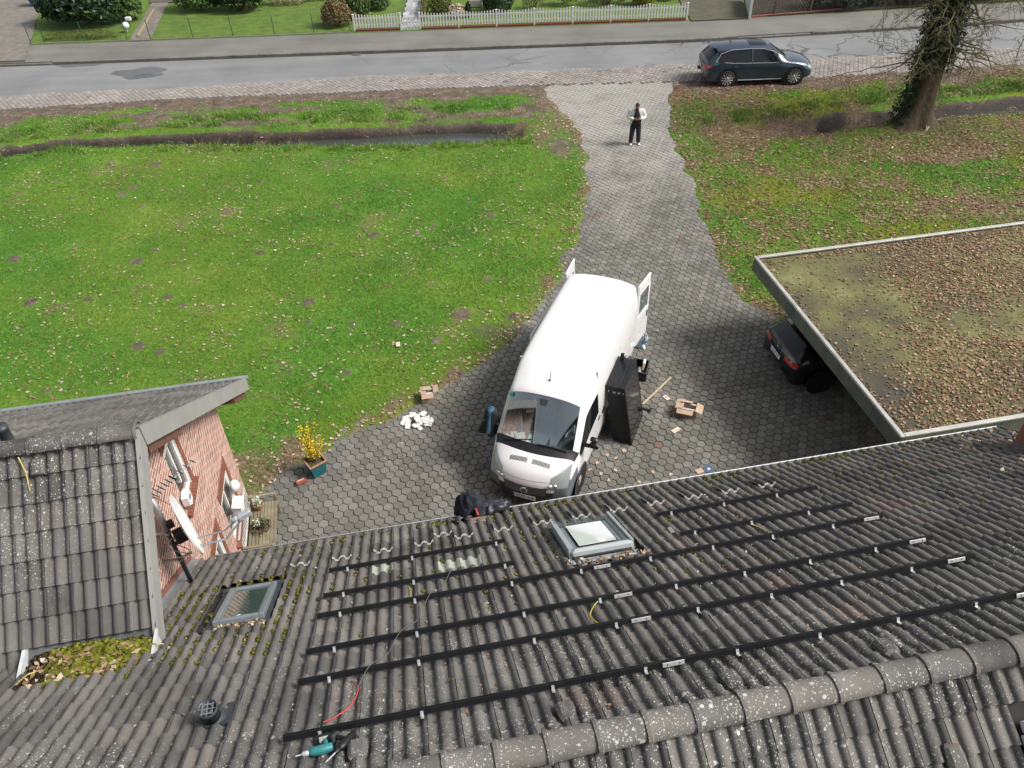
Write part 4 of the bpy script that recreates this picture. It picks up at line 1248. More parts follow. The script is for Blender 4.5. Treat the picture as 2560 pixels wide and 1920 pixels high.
def text_mesh(txt, size, m, par, M, name='lettering', ext=.002):
    cu = bpy.data.curves.new(name, 'FONT'); cu.body = txt; cu.size = size; cu.extrude = ext; cu.align_x = 'CENTER'; cu.align_y = 'CENTER'
    o = bpy.data.objects.new(name, cu); COL.objects.link(o)
    dg = bpy.context.evaluated_depsgraph_get(); me = bpy.data.meshes.new_from_object(o.evaluated_get(dg)); bpy.data.objects.remove(o)
    return link(name, me, m, par, M=M)
def plate(par, txt, M, w=.52, h=.11):
    q = MB(); q.bbox((0, 0, 0), (w, h, .012), .004)
    p = put('number_plate', q, mat('plate_white', (.78, .78, .75), rough=.4) if 'plate_white' not in bpy.data.materials else bpy.data.materials['plate_white'], par, M=M)
    q = MB(); q.box((-w / 2 + .022, 0, .0071), (.04, h - .008, .002)); put('blue_band', q, bpy.data.materials.get('plate_blue') or mat('plate_blue', (.02, .08, .42), rough=.4), p)
    text_mesh(txt, .092, M_BLACK, p, Matrix.Translation((.02, 0, .007)))
    return p

# ---------------------------------------------------------------- white van
VH = math.radians(-112.0)
van = thing('van', 'white panel van with its rear doors standing open on the drive', 'van', (1.29, 14.38, 0), VH)
def vr(x, pts, cv=0.0):
    return [(x - cv * (y / 1.0) ** 2, y, z) for y, z in pts]
VS = [
 vr(-2.96, [(.85, .42), (.99, .44), (1.00, .80), (1.01, 1.35), (.98, 1.95), (.88, 2.38), (.55, 2.485), (0, 2.51)]),
 vr(-2.80, [(.85, .40), (1.00, .42), (1.02, .80), (1.02, 1.35), (.99, 1.95), (.89, 2.40), (.55, 2.51), (0, 2.535)]),
 vr(-1.60, [(.85, .36), (1.00, .38), (1.025, .80), (1.025, 1.35), (.99, 1.95), (.89, 2.41), (.55, 2.52), (0, 2.55)]),
 vr(-.30, [(.85, .34), (1.00, .36), (1.025, .80), (1.025, 1.35), (.99, 1.95), (.89, 2.41), (.55, 2.52), (0, 2.55)]),
 vr(.52, [(.85, .32), (1.00, .34), (1.025, .80), (1.025, 1.34), (.985, 1.92), (.88, 2.38), (.55, 2.50), (0, 2.53)]),
 vr(.75, [(.85, .32), (1.00, .34), (1.025, .80), (1.025, 1.33), (.98, 1.90), (.87, 2.36), (.55, 2.485), (0, 2.515)]),
 vr(1.42, [(.85, .32), (1.00, .34), (1.02, .78), (1.02, 1.28), (.94, 1.86), (.82, 2.17), (.50, 2.28), (0, 2.31)], .02),
 vr(1.55, [(.85, .32), (1.00, .34), (1.02, .78), (1.02, 1.26), (.93, 1.78), (.80, 2.09), (.50, 2.20), (0, 2.235)], .06),
 vr(2.26, [(.82, .32), (.98, .34), (1.015, .74), (1.00, 1.10), (.97, 1.22), (.84, 1.295), (.5, 1.33), (0, 1.345)], .20),
 vr(2.40, [(.80, .31), (.97, .33), (1.01, .72), (.99, 1.04), (.94, 1.15), (.80, 1.235), (.5, 1.27), (0, 1.28)], .22),
 vr(2.80, [(.74, .28), (.93, .30), (.97, .60), (.93, .86), (.86, .96), (.72, 1.03), (.45, 1.05), (0, 1.055)], .30),
 vr(2.96, [(.70, .26), (.90, .28), (.94, .50), (.90, .70), (.82, .78), (.68, .835), (.45, .85), (0, .855)], .34),
 vr(2.99, [(.66, .25), (.86, .26), (.90, .40), (.86, .56), (.78, .62), (.65, .66), (.45, .67), (0, .675)], .34),
 vr(2.95, [(.5, .24), (.80, .245), (.84, .26), (.80, .28), (.74, .29), (.6, .295), (.4, .30), (0, .30)], .34),
]
def vmat(i, j, left):
    if i == 7 and j in (5, 6): return 1           # windscreen
    if i == 8 and j in (4, 5, 6): return 4        # black cowl
    if i in (5, 6, 7) and j == 3: return 2        # cab side windows
    if i >= 9 and j in (0, 1, 2): return 3
    if i >= 11 and j in (3, 4): return 3
    if i == 10 and j == 3: return 3
    if i >= 12: return 5
    return 0
def vcrease(ia, ja, ib, jb):
    if ia == ib and ia in (7, 8): return .8
    if ja == jb and ja == 4 and min(ia, ib) >= 5 and max(ia, ib) <= 8: return .8
    if ja == jb and ja == 3 and min(ia, ib) >= 5 and max(ia, ib) <= 8: return .7
    if ja == jb and ja == 5 and min(ia, ib) >= 6 and max(ia, ib) <= 8: return .8
    if ia == ib and ia in (0, 5): return .9
    if ja == jb and ja == 5 and max(ia, ib) <= 6: return .45
    if ja == jb and ja in (4, 5) and max(ia, ib) <= 1: return .7
    if ja == jb and ja in (1,): return .7
    if ia == ib and ia == 10: return .35
    return 0
parts, bvh = cage(VS, None, vmat, vcrease)
put('body', parts[0], M_VAN, van, smooth=True)
put('windscreen', parts[1], M_CLEAR, van, smooth=True)
put_pieces('side_window', parts[2], M_TINT, van)
put_pieces('bumper', parts[3], M_BUMP, van)
put('cowl', parts[4], M_BLACK, van, smooth=True)
put('lower_grille', parts[5], M_BLACK, van, smooth=True)
# grille
q = patch(bvh, [(3, .50, .76), (3, -.50, .76), (3, -.46, .535), (3, .46, .535)], (-1, 0, 0), 12, 6, .012); g_ = put('grille', q, M_BLACK, van)
for k in range(5):
    z = .57 + .043 * k
    q = patch(bvh, [(3, .47, z + .008), (3, -.47, z + .008), (3, -.47, z - .008), (3, .47, z - .008)], (-1, 0, 0), 12, 1, .022); put('slat', q, M_ALU, g_)
h, nr, _, _ = bvh.ray_cast(Vector((5, 0, .66)), Vector((-1, 0, 0)))
q = MB(); q.lathe([(.01, .0), (.075, .0), (.085, -.012), (.085, -.03)], 20, (h.x + .05, 0, .66), 'x', False); bd = put('badge', q, M_CHROME, van)
q = MB(); q.lathe([(.01, .004), (.062, .004)], 20, (h.x + .05, 0, .66), 'x', False)
put('badge_disc', q, mat('badge_grey', (.10, .11, .14), rough=.3, metal=.5), bd)
h, nr, _, _ = bvh.ray_cast(Vector((5, 0, .42)), Vector((-1, 0, 0)))
PM = Matrix.Translation((h.x + .03, 0, .44)) @ Matrix(((0, 0, 1, 0), (1, 0, 0, 0), (0, 1, 0, 0), (0, 0, 0, 1))) @ Matrix.Rotation(-.12, 4, 'X')
plate(van, 'H:UM 1019', PM)
# head lamps, indicators
for s in (1, -1):
    q = patch(bvh, [(2.45, s * .96, 1.22), (2.85, s * .60, 1.04), (3, s * .62, .82), (2.80, s * .96, .80)], (-.75, -s * .35, -.45), 8, 8, .012)
    hl = put('head_lamp', q, M_LAMP, van, smooth=True)
    for yy, zz in ((.72, .90), (.84, .93)):
        c = bvh.ray_cast(Vector((4.5, s * yy + s * .6, zz + .9)), Vector((-.75, -s * .35, -.45)).normalized())[0]
        if c is not None:
            q = MB(); q.lathe([(.01, .02), (.055, .03), (.065, .0)], 14, (0, 0, 0), 'x', False)
            put('reflector', q, M_CHROME, hl, (c.x + .012, c.y, c.z), s * .3)
    q = patch(bvh, [(2.9, s * .90, .46), (3, s * .62, .46), (3, s * .62, .36), (2.9, s * .90, .38)], (-1, 0, 0), 4, 2, .01); put('fog_recess', q, M_BLACK, van)
# bonnet seam, vents
for yc in (.26, -.26):
    for k in range(14):
        y = yc + (k - 6.5) * .029
        q = patch(bvh, [(2.62, y + .008, 1.2), (2.62, y - .008, 1.2), (2.53, y - .008, 1.2), (2.53, y + .008, 1.2)], (0, 0, -1), 1, 2, .006); put('bonnet_slot', q, M_DARKP, van)
q = MB()
def seam(pts, d, w=.006, name='seam'):
    q = MB(); P_ = []
    for p in pts:
        h, n_, _, _ = bvh.ray_cast(Vector(p) - Vector(d).normalized() * 1.5, Vector(d).normalized())
        if h is not None: P_.append(h)
    if len(P_) > 1: q.tube(P_, w, 4); put(name, q, bpy.data.materials.get('seam_grey') or mat('seam_grey', (.30, .30, .30), rough=.7), van)
seam([(2.93 - .34 * y * y, y, .9) for y in np.linspace(-.68, .68, 15)], (-1, 0, -.2))
for s in (1, -1):
    seam([(x, s * 1.05, z) for x, z in ((.62, 2.05), (.62, 1.3), (.62, .45))], (0, -s, 0))
    seam([(x, s * 1.05, .62) for x in np.linspace(-2.7, 1.3, 8)], (0, -s, 0), .016, 'side_strip')
    seam([(x, s * 1.05, 2.08) for x in np.linspace(-2.8, .6, 8)], (0, -s, 0), .005)
    q = MB(); q.bbox((.72, s * 1.035, 1.12), (.16, .02, .05), .008); put('door_handle', q, M_BLACK, van)
    q = MB(); q.lathe([(.01, s * 1.03), (.09, s * 1.036), (.10, s * 1.02)], 14, (.35, 0, 1.05), 'y', False)
    if s > 0: put('fuel_cap', q, M_BLACK, van)
# mirrors
for s in (1, -1):
    q = MB(); q.bbox((1.86, s * 1.24, 1.36), (.12, .20, .17), .04); q.bbox((1.86, s * 1.23, 1.54), (.12, .17, .11), .04); q.bbox((1.87, s * 1.06, 1.33), (.09, .20, .10), .03)
    mr_ = put('mirror', q, M_BLACK, van, smooth=True, edge=40)
    q = MB(); q.bbox((1.88, s * 1.345, 1.36), (.05, .02, .06), .008); put('side_lamp', q, M_LAMP, mr_)
# wipers, aerial
for y0, y1 in ((.05, .72), (-.72, -.06)):
    P_ = []
    for t in np.linspace(0, 1, 8):
        h, n_, _, _ = bvh.ray_cast(Vector((2.24 - .05 * t, y0 + (y1 - y0) * t, 3)), Vector((0, 0, -1)))
        P_.append(h + Vector((.01, 0, .025)))
    q = MB(); q.tube(P_, .013, 5); put('wiper', q, M_BLACK, van)
q = MB(); q.tube([(1.22, 0, 2.38), (1.14, 0, 2.56)], .008, 5); q.lathe([(.025, 2.37), (.015, 2.40)], 8, (1.22, 0, 0)); put('aerial', q, M_BLACK, van)
for s in (1, -1):
    wheel(van, 2.03, s * .90, .345, .22, s, M_STEELW, steel=True); wheel(van, -2.0, s * .90, .345, .22, s, M_STEELW, steel=True)
    for x in (2.03, -2.0):
        q = MB(); q.lathe([(.36, s * 1.000), (.435, s * 1.028), (.445, s * 1.02)], 28, (x, 0, .36), 'y', False); put('arch_trim', q, M_BUMP, van)
        q = MB(); q.lathe([(.01, s * .985), (.42, s * 1.024)], 28, (x, 0, .36), 'y', False)
        put('wheel_well', q, M_BLACK, van)
# open rear doors, hinged at the rear corners and swung out
for s, ang in ((1, 1.72), (-1, 1.60)):
    D = Matrix.Translation((-2.97, s * .97, 0)) @ Matrix.Rotation(-s * (ang - PI / 2) if True else 0, 4, 'Z')
    q = MB()
    for a, b, c, d in ((0, .80, .45, 1.38), (0, .10, 1.38, 2.05), (.70, .80, 1.38, 2.05), (0, .78, 2.05, 2.38)):
        q.bbox((-(a + b) / 2, 0, (c + d) / 2), (b - a, .05, d - c), .012)
    dr = put('rear_door', q, M_VAN, van, M=D)
    q = MB(); q.box((-.40, 0, 1.715), (.61, .012, .68)); put('pane', q, M_CLEAR, dr)
    q = MB(); q.box((-.40, -s * .030, .95), (.55, .012, .5)); q.bbox((-.70, s * .03, 1.15), (.05, .03, .2), .01); put('door_card', q, M_DARKP, dr)
# sliding door pushed back along its rail
q = MB(); q.bbox((-1.25, -1.10, 1.28), (1.30, .055, 1.55), .02); sdr = put('sliding_door', q, M_VAN, van)
q = MB(); q.box((-1.2, -1.055, 1.45), (1.0, .03, .9)); put('inner_panel', q, M_DARKP, sdr)
# load space and cab
q = MB(); q.box((-1.2, 0, .55), (3.5, 1.8, .05)); put('load_floor', q, M_POST, van)
q = MB(); q.box((.60, 0, 1.4), (.04, 1.84, 1.9)); put('bulkhead', q, mat('bulkhead_grey', (.45, .48, .48), rough=.7), van)
M_DASH = mat('dashboard_grey', (.13, .155, .16), (.10, .12, .125), rough=.7, scale=6)
q = MB(); q.bbox((1.95, 0, 1.10), (.62, 1.75, .22), .06); db = put('dashboard', q, M_DASH, van)
q = MB(); q.lathe([(.19, -.012), (.205, 0), (.19, .012), (.175, 0), (.19, -.012)], 24, cap=False); q.box((0, 0, -.01), (.36, .05, .02)); q.lathe([(.01, .01), (.06, .01), (.06, -.02)], 12)
put('steering_wheel', q, M_BLACK, van, M=Matrix.Translation((1.52, .47, 1.26)) @ Matrix.Rotation(-.6, 4, 'Y'))
M_SEAT = mat('seat_cloth', (.32, .36, .37), (.25, .28, .29), rough=.9, scale=20)
for y, w in ((.47, .5), (-.12, .45), (-.58, .45)):
    q = MB(); q.bbox((.98, y, 1.28), (.16, w, .75), .06, Matrix.Rotation(-.15, 3, 'Y')); q.bbox((1.2, y, .86), (.5, w, .16), .05); st = put('seat', q, M_SEAT, van, smooth=True, edge=50)
    q = MB(); q.bbox((.90, y, 1.76), (.10, .26, .18), .04); put('headrest', q, M_SEAT, st)
q = MB(); q.lathe([(.01, -.0), (.05, 0)], 14, (0, 0, 0)); put('sticker', q, mat('green_sticker', (.03, .40, .25), rough=.5), van, M=Matrix.Translation((1.60, -.76, 2.06)) @ Matrix.Rotation(.9, 4, 'Y'))
q = patch(bvh, [(1.66, .10, 2.3), (1.66, -.10, 2.3), (1.75, -.07, 2.2), (1.75, .07, 2.2)], (-.3, 0, -1), 3, 2, .004); put('mirror_base', q, M_DARKP, van)
VM = Matrix.Translation((1.29, 14.38, 0)) @ Matrix.Rotation(VH, 4, 'Z')
# clutter on the dashboard
M_PAPER = mat('paper_white', (.74, .74, .71), (.6, .6, .57), rough=.8, scale=14)
dashthings = [((1.98, -.60), (.20, .15, .03), .3, 'white paper pad on the dashboard behind the windscreen', 'paper pad'), ((2.02, -.42), (.26, .22, .06), .5, 'white food box on the dashboard of the van', 'box'), ((2.10, -.28), (.14, .22, .02), -.4, 'crumpled receipt paper on the dashboard near the wipers', 'paper'), ((2.08, -.72), (.13, .11, .05), .9, 'small pale carton in the corner of the dashboard', 'carton')]
for (x, y), d, a, lab, ct in dashthings:
    q = MB(); q.bbox((0, 0, d[2] / 2), d, .01)
    o = put(ct.replace(' ', '_'), q, M_PAPER, None, M=VM @ Matrix.Translation((x, y, 1.205)) @ Matrix.Rotation(a, 4, 'Z')); tag(o, lab, ct)
q = MB(); q.lathe([(.03, 0), (.034, .02), (.034, .15), (.014, .19), (.014, .22)], 10)
o = put('water_bottle', q, m_clear('bottle_plastic', (.8, .9, .92)), None, M=VM @ Matrix.Translation((2.02, -.16, 1.24)) @ Matrix.Rotation(1.5, 4, 'Y')); tag(o, 'clear plastic bottle lying on the dashboard of the van', 'bottle')
q = MB(); q.loft([[(math.cos(a) * r_ * (1 + .2 * math.sin(3 * a + z * 9)), math.sin(a) * r_, z) for a in np.linspace(0, 2 * PI, 14, False)] for z, r_ in ((0, .06), (.05, .13), (.13, .15), (.2, .12), (.25, .05))])
o = put('white_bag', q, M_PAPER, None, M=VM @ Matrix.Translation((1.05, -.35, 1.55)), smooth=True); tag(o, 'crumpled pale bag hanging between the van seats', 'bag')

# ---------------------------------------------------------------- cars
def car(name, label, loc, rz, body, R, wheelr, wx, s=1.0, rim=None, spokes=7, chrome=True, scale=1.0):
    t = thing(name, label, 'car', loc, rz)
    t.scale = (scale, scale, scale)
    ST = []
    for x, zb, zm, zbelt, ztop, ym, yb, yr, cv in R:
        ST.append([(x - cv * (yy ** 2), yy, zz) for yy, zz in ((ym * .8, zb), (ym * .97, zb + .03), (ym, zm), (yb, zbelt), (yr + (yb - yr) * .12, ztop - (ztop - zbelt) * .16 - .01), (yr * .6, ztop), (0, ztop + .02))])
    def shrink(r, k, dx):
        zc = sum(p[2] for p in r) / len(r); xc = max(r, key=lambda p: -p[1])[0]
        return [(p[0] * k + xc * (1 - k) + dx, p[1] * k, zc + (p[2] - zc) * k) for p in r]
    ST = [shrink(ST[0], .03, -.012), shrink(ST[0], .6, -.012)] + ST + [shrink(ST[-1], .6, .012), shrink(ST[-1], .03, .012)]
    return t, ST
SUV = [(-2.45, .42, .60, .78, .86, .80, .74, .60, -.12), (-2.42, .30, .62, .90, 1.02, .92, .86, .66, -.14), (-2.33, .26, .66, .99, 1.10, .955, .90, .70, -.10), (-1.93, .25, .70, 1.06, 1.56, .97, .93, .60, -.06), (-1.70, .25, .70, 1.06, 1.61, .97, .935, .60, -.02), (-.95, .24, .70, 1.03, 1.655, .97, .935, .60, 0), (-.05, .24, .70, 1.01, 1.655, .97, .935, .59, 0), (.45, .24, .70, 1.0, 1.60, .97, .93, .57, .03), (1.22, .24, .70, .98, 1.10, .97, .93, .70, .12), (1.45, .24, .70, .96, 1.06, .97, .92, .70, .14), (2.05, .26, .68, .88, .99, .96, .90, .68, .18), (2.33, .30, .60, .76, .86, .90, .82, .58, .20), (2.45, .38, .52, .62, .68, .80, .72, .5, .20)]
M_SUV = paint('anthracite_paint', (.026, .046, .080), .16, .25, (.2, .17, .13), .08, 1.0)
def smat(i, j, left):
    i -= 2
    if i == 7 and j in (4, 5): return 1
    if i == 2 and j in (4, 5): return 2
    if 3 <= i <= 7 and j == 3: return 3
    if j == 0: return 4
    return 0
def screase(ia, ja, ib, jb):
    ia -= 2; ib -= 2
    if ja == jb and ja in (3, 4) and 2 <= min(ia, ib) and max(ia, ib) <= 8: return .75
    if ia == ib and ia in (2, 3, 7, 8) and min(ja, jb) >= 3: return .7
    if ja == jb and ja == 1: return .6
    return 0
def finish(t, ST, mp, wheelr, wx, wy, rim, spokes, chrome, rear=True):
    p_, bv = cage(ST, None, smat, screase)
    put('body', p_[0], mp, t, smooth=True); put('windscreen', p_[1], M_TINT, t, smooth=True); put('rear_window', p_[2], M_TINT, t, smooth=True)
    put_pieces('side_window', p_[3], M_TINT, t); put_pieces('underbody', p_[4], M_BLACK, t, False)
    for sd in (1, -1):
        for x in wx:
            wheel(t, x, sd * wy, wheelr, .25, sd, rim, spokes)
            q = MB(); q.lathe([(.01, sd * .955), (wheelr * 1.13, sd * .978)], 28, (x, 0, wheelr + .01), 'y', False); put('wheel_well', q, M_BLACK, t)
    return bv
def side_line(t, bv, pts, w, m, name, s):
    P_ = []
    for x, z in pts:
        h, n_, _, _ = bv.ray_cast(Vector((x, s * 2, z)), Vector((0, -s, 0)))
        if h is not None: P_.append(h + Vector((0, s * .004, 0)))
    if len(P_) > 1:
        q = MB(); q.tube(P_, w, 5); put(name, q, m, t)
suv, ST = car('estate_car', 'dark grey sport utility car parked on the road shoulder', (11.82, 37.48, .0), math.radians(.5), None, SUV, .38, None, scale=1.045)
bv = finish(suv, ST, M_SUV, .385, (1.50, -1.43), .868, M_ALLOY, 6, True)
for s in (1, -1):
    side_line(suv, bv, [(-1.98, 1.10), (-1.2, 1.045), (-.4, 1.025), (.4, 1.01), (1.0, 1.0), (1.2, .985)], .015, M_CHROME, 'window_trim', s)
    side_line(suv, bv, [(-1.98, 1.12), (-1.75, 1.40), (-1.3, 1.52), (-.5, 1.545), (.1, 1.52), (.5, 1.42), (1.0, 1.13), (1.2, .99)], .014, M_CHROME, 'window_trim', s)
    side_line(suv, bv, [(-.42, 1.52), (-.40, 1.02)], .03, M_BLACK, 'door_pillar', s)
    side_line(suv, bv, [(-.40, 1.0), (-.42, .35)], .004, M_BLACK, 'door_seam', s)
    side_line(suv, bv, [(.80, .98), (.86, .35)], .004, M_BLACK, 'door_seam', s); side_line(suv, bv, [(-1.25, 1.0), (-1.15, .7)], .004, M_BLACK, 'door_seam', s)
    side_line(suv, bv, [(-.95, .32), (.95, .32)], .018, M_CHROME, 'sill_trim', s)
    for x in (-1.12, -.2):
        q = MB(); q.bbox((x, s * .975, .90), (.16, .03, .03), .008); put('door_handle', q, M_SUV, suv)
    q = MB(); q.bbox((.78, s * 1.07, 1.07), (.14, .18, .13), .04); mm = put('mirror', q, M_SUV, suv, smooth=True, edge=40)
    q = patch(bv, [(-2.5, s * .90, .96), (-2.5, s * .38, .94), (-2.5, s * .38, .86), (-2.5, s * .88, .80)], (1, -s * .15, 0), 6, 3, .012); put('tail_lamp', q, M_REDL, suv)
    q = patch(bv, [(-2.2, s * 1, .97), (-2.36, s * .93, .97), (-2.36, s * .93, .83), (-2.15, s * 1, .86)], (.3, -s, 0), 4, 3, .012); put('tail_lamp', q, M_REDL, suv)
    q = patch(bv, [(2.4, s * .85, .80), (2.5, s * .45, .76), (2.5, s * .45, .68), (2.4, s * .85, .66)], (-1, -s * .2, -.1), 6, 3, .012); put('head_lamp', q, M_LAMP, suv)
    q = patch(bv, [(2.1, s * 1, .82), (2.36, s * .85, .80), (2.36, s * .85, .68), (2.2, s * .95, .70)], (-.4, -s, 0), 4, 3, .012); put('head_lamp', q, M_LAMP, suv)
    q = patch(bv, [(-2.5, s * .85, .52), (-2.5, s * .5, .5), (-2.5, s * .5, .46), (-2.5, s * .85, .47)], (1, 0, 0), 3, 1, .012); put('reflector', q, M_REDL, suv)
q = patch(bv, [(-2.5, .4, .92), (-2.5, -.4, .92), (-2.5, -.4, .885), (-2.5, .4, .885)], (1, 0, 0), 6, 1, .014); put('light_strip', q, M_REDL, suv)
q = patch(bv, [(-2.5, .86, .40), (-2.5, -.86, .40), (-2.5, -.8, .33), (-2.5, .8, .33)], (1, 0, .1), 8, 1, .012); put('bumper_trim', q, M_CHROME, suv)
q = patch(bv, [(-.5, .42, 2), (-.5, -.42, 2), (.25, -.42, 2), (.25, .42, 2)], (0, 0, -1), 4, 6, .006); put('roof_glass', q, M_TINT, suv)
q = MB(); q.loft([[(-1.25 + .1 * k, -.012, 1.67), (-1.25 + .1 * k, .012, 1.67), (-1.29, 0, 1.67 + hh)] for k, hh in ((0, .06), (.9, .01))]); put('roof_aerial', q, M_BLACK, suv)
q = MB(); q.bbox((-2.08, 0, 1.60), (.26, 1.12, .035), .012); put('spoiler', q, M_SUV, suv, smooth=True, edge=40)
h = bv.ray_cast(Vector((-5, 0, .80)), Vector((1, 0, 0)))[0]
REARM = lambda h, y, z, tilt: Matrix.Translation((h.x - .016, y, z)) @ Matrix(((0, 0, -1, 0), (-1, 0, 0, 0), (0, 1, 0, 0), (0, 0, 0, 1))) @ Matrix.Rotation(tilt, 4, 'X')
plate(suv, 'H', REARM(h, 0, .78, -.1))
for o in list(suv.children):
    if o.name.startswith('number_plate'):
        for c in list(o.children):
            if c.name.startswith('lettering'): bpy.data.objects.remove(c)

HAT = [(-2.13, .40, .55, .70, .78, .76, .70, .60, -.10), (-2.11, .28, .58, .84, .94, .86, .80, .66, -.12), (-2.03, .24, .60, .94, 1.03, .885, .84, .66, -.10), (-1.72, .23, .62, .97, 1.38, .90, .85, .56, -.05), (-1.50, .23, .62, .97, 1.44, .90, .855, .55, -.02), (-.8, .22, .62, .95, 1.475, .90, .86, .55, 0), (0, .22, .62, .94, 1.47, .90, .86, .54, 0), (.4, .22, .62, .93, 1.42, .90, .855, .53, .03), (1.1, .22, .62, .91, 1.03, .90, .85, .62, .10), (1.3, .22, .62, .90, .99, .90, .85, .62, .12), (1.8, .24, .60, .80, .88, .88, .82, .6, .16), (2.02, .28, .52, .68, .74, .82, .74, .52, .18), (2.12, .34, .46, .56, .60, .72, .64, .45, .18)]
M_HAT = paint('black_paint', (.010, .011, .014), .18, .2, (.1, .09, .07), .05)
cpos = hx(9.42 + 2.15, 14.62, 0)
hat, ST = car('hatchback', 'black hatchback parked nose first beneath the carport', cpos, YAW, None, HAT, .32, None)
bv = finish(hat, ST, M_HAT, .32, (1.28, -1.31), .80, mat('dark_alloy', (.10, .10, .105), rough=.35, metal=.6), 8, False)
for s in (1, -1):
    q = patch(bv, [(-2.1, s * .87, .92), (-2.2, s * .42, .90), (-2.2, s * .42, .80), (-2.1, s * .88, .78)], (1, -s * .3, 0), 6, 3, .012); put('tail_lamp', q, M_REDL, hat)
    side_line(hat, bv, [(-1.8, 1.0), (-.8, .965), (.4, .945), (1.0, .93)], .01, M_CHROME, 'window_trim', s)
q = patch(bv, [(-2.3, .60, .52), (-2.3, -.60, .52), (-2.3, -.60, .47), (-2.3, .60, .47)], (1, 0, .1), 6, 1, .03); put('bumper_strip', q, M_HAT, hat)
h = bv.ray_cast(Vector((-5, 0, .95)), Vector((1, 0, 0)))[0]
q = MB(); q.lathe([(.045, 0), (.06, -.008), (.06, .004)], 20, (h.x - .012, 0, .945), 'x', False); q.box((h.x - .016, 0, .945), (.006, .10, .012), Matrix.Rotation(.9, 3, 'X')); q.box((h.x - .016, 0, .945), (.006, .10, .012), Matrix.Rotation(-.9, 3, 'X')); put('badge', q, M_CHROME, hat)
h = bv.ray_cast(Vector((-5, 0, .72)), Vector((1, 0, 0)))[0]
plate(hat, 'H AS 274', REARM(h, 0, .74, -.15))
q = MB(); q.bbox((-1.68, 0, 1.41), (.22, 1.0, .03), .01); put('spoiler', q, M_HAT, hat, smooth=True, edge=40)
# ================================================================ things in the yard
def blob(seed, rx, ry, rz, n=22, m=12, amp=.25, fr=2.2, flat=.35):
    "a crumpled lump resting on z = 0"
    nz = Noise(seed); mb = MB(); rings = []
    for i in range(1, m):
        th = PI * i / m; ring = []
        for k in range(n):
            a = 2 * PI * k / n
            r = 1 + amp * (float(nz.fbm(np.array(math.cos(a) * fr + 9 + i * .37), np.array(math.sin(a) * fr + 9 + math.cos(th) * fr), 3)) - .5) * 2
            ring.append((rx * r * math.sin(th) * math.cos(a), ry * r * math.sin(th) * math.sin(a), max(-flat, -math.cos(th) * r) * rz + flat * rz))
        rings.append(ring)
    mb.loft(rings); return mb
M_NAVY = mat('navy_cloth', (.012, .014, .022), (.020, .024, .034), rough=.85, scale=9)
M_BLUEC = mat('blue_cloth', (.045, .13, .20), (.03, .09, .14), rough=.85, scale=9)
M_CARTON = mat('brown_cardboard', (.38, .235, .15), (.30, .18, .115), rough=.85, scale=6)
M_CARTON2 = mat('pale_cardboard', (.55, .40, .30), (.46, .33, .24), rough=.85, scale=6)
M_TAPE = mat('clear_tape', (.66, .62, .58), rough=.35)

# ---- solar panels leaning on the van
M_CELL = NT('solar_glass'); _c = M_CELL
_c.col((.006, .006, .009)); _c.set(Roughness=.12); _c.b.inputs['Coat Weight'].default_value = .3; M_CELL = M_CELL.m
M_PFRAME = mat('black_frame', (.016, .018, .021), (.022, .025, .03), rough=.38, metal=.4)
PW, PH = 1.14, 1.72
fq = MB()
for c, d in (((-PW / 2 + .012, 0, PH / 2), (.024, .034, PH)), ((PW / 2 - .012, 0, PH / 2), (.024, .034, PH)), ((0, 0, .012), (PW - .05, .034, .024)), ((0, 0, PH - .012), (PW - .05, .034, .024))): fq.bbox(c, d, .003)
FR_ME = fq.mesh('frame'); FR_ME.materials.append(M_PFRAME)
cq = MB(); cq.box((0, .008, PH / 2), (PW - .04, .008, PH - .04)); CELL_ME = cq.mesh('cell_sheet'); CELL_ME.materials.append(M_CELL)
jq = MB(); jq.bbox((.46, -.012, PH - .14), (.03, .012, .07), .003); JB_ME = jq.mesh('label_tag'); JB_ME.materials.append(M_WHITE)
NPAN = 12
for k in range(NPAN):
    y = 1.745 - .0385 * k
    lean = math.radians(9.8 + rnd.uniform(-.15, .15))
    M = VM @ Matrix.Translation((-.35 + rnd.uniform(-.012, .012), y, 0.005)) @ Matrix.Rotation(lean, 4, 'X')
    lab = 'outermost black solar panel of the stack leaning on the van' if k == 0 else ('innermost black solar panel of the stack, touching the van' if k == NPAN - 1 else ('second third fourth fifth sixth seventh eighth ninth tenth eleventh'.split()[k - 1] + ' black solar panel from the outside of the stack leaning on the van'))
    t = thing('solar_panel', lab, 'solar panel', M=M, group='solar panels stacked against the van')
    link('frame', FR_ME, None, t); link('cell_sheet', CELL_ME, None, t)
    if k in (1, 3, 4, 6, 7, 10): 
        q = MB(); q.box((PW / 2 + .001, 0, PH - .16), (.004, .018, .05)); put('label_tag', q, M_WHITE, t)
q = MB(); q.bbox((0, 0, .05), (.05, .10, .10), .015); q.bbox((.02, 0, .14), (.04, .085, .10), .02)
for k in range(4): q.tube([(.02, -.033 + .022 * k, .16), (.03, -.034 + .022 * k, .23 + .012 * (k in (1, 2))), (.05, -.034 + .022 * k, .26)], [.012, .011, .009], 6)
q.tube([(.02, .045, .10), (.04, .075, .15), (.05, .08, .18)], [.013, .012, .009], 6)
o = put('work_glove', q, M_NAVY, None, M=VM @ Matrix.Translation((-.78, 1.14, 1.70)) @ Matrix.Rotation(.4, 4, 'Z')); tag(o, 'black work glove lying on top of the solar panel stack', 'glove')
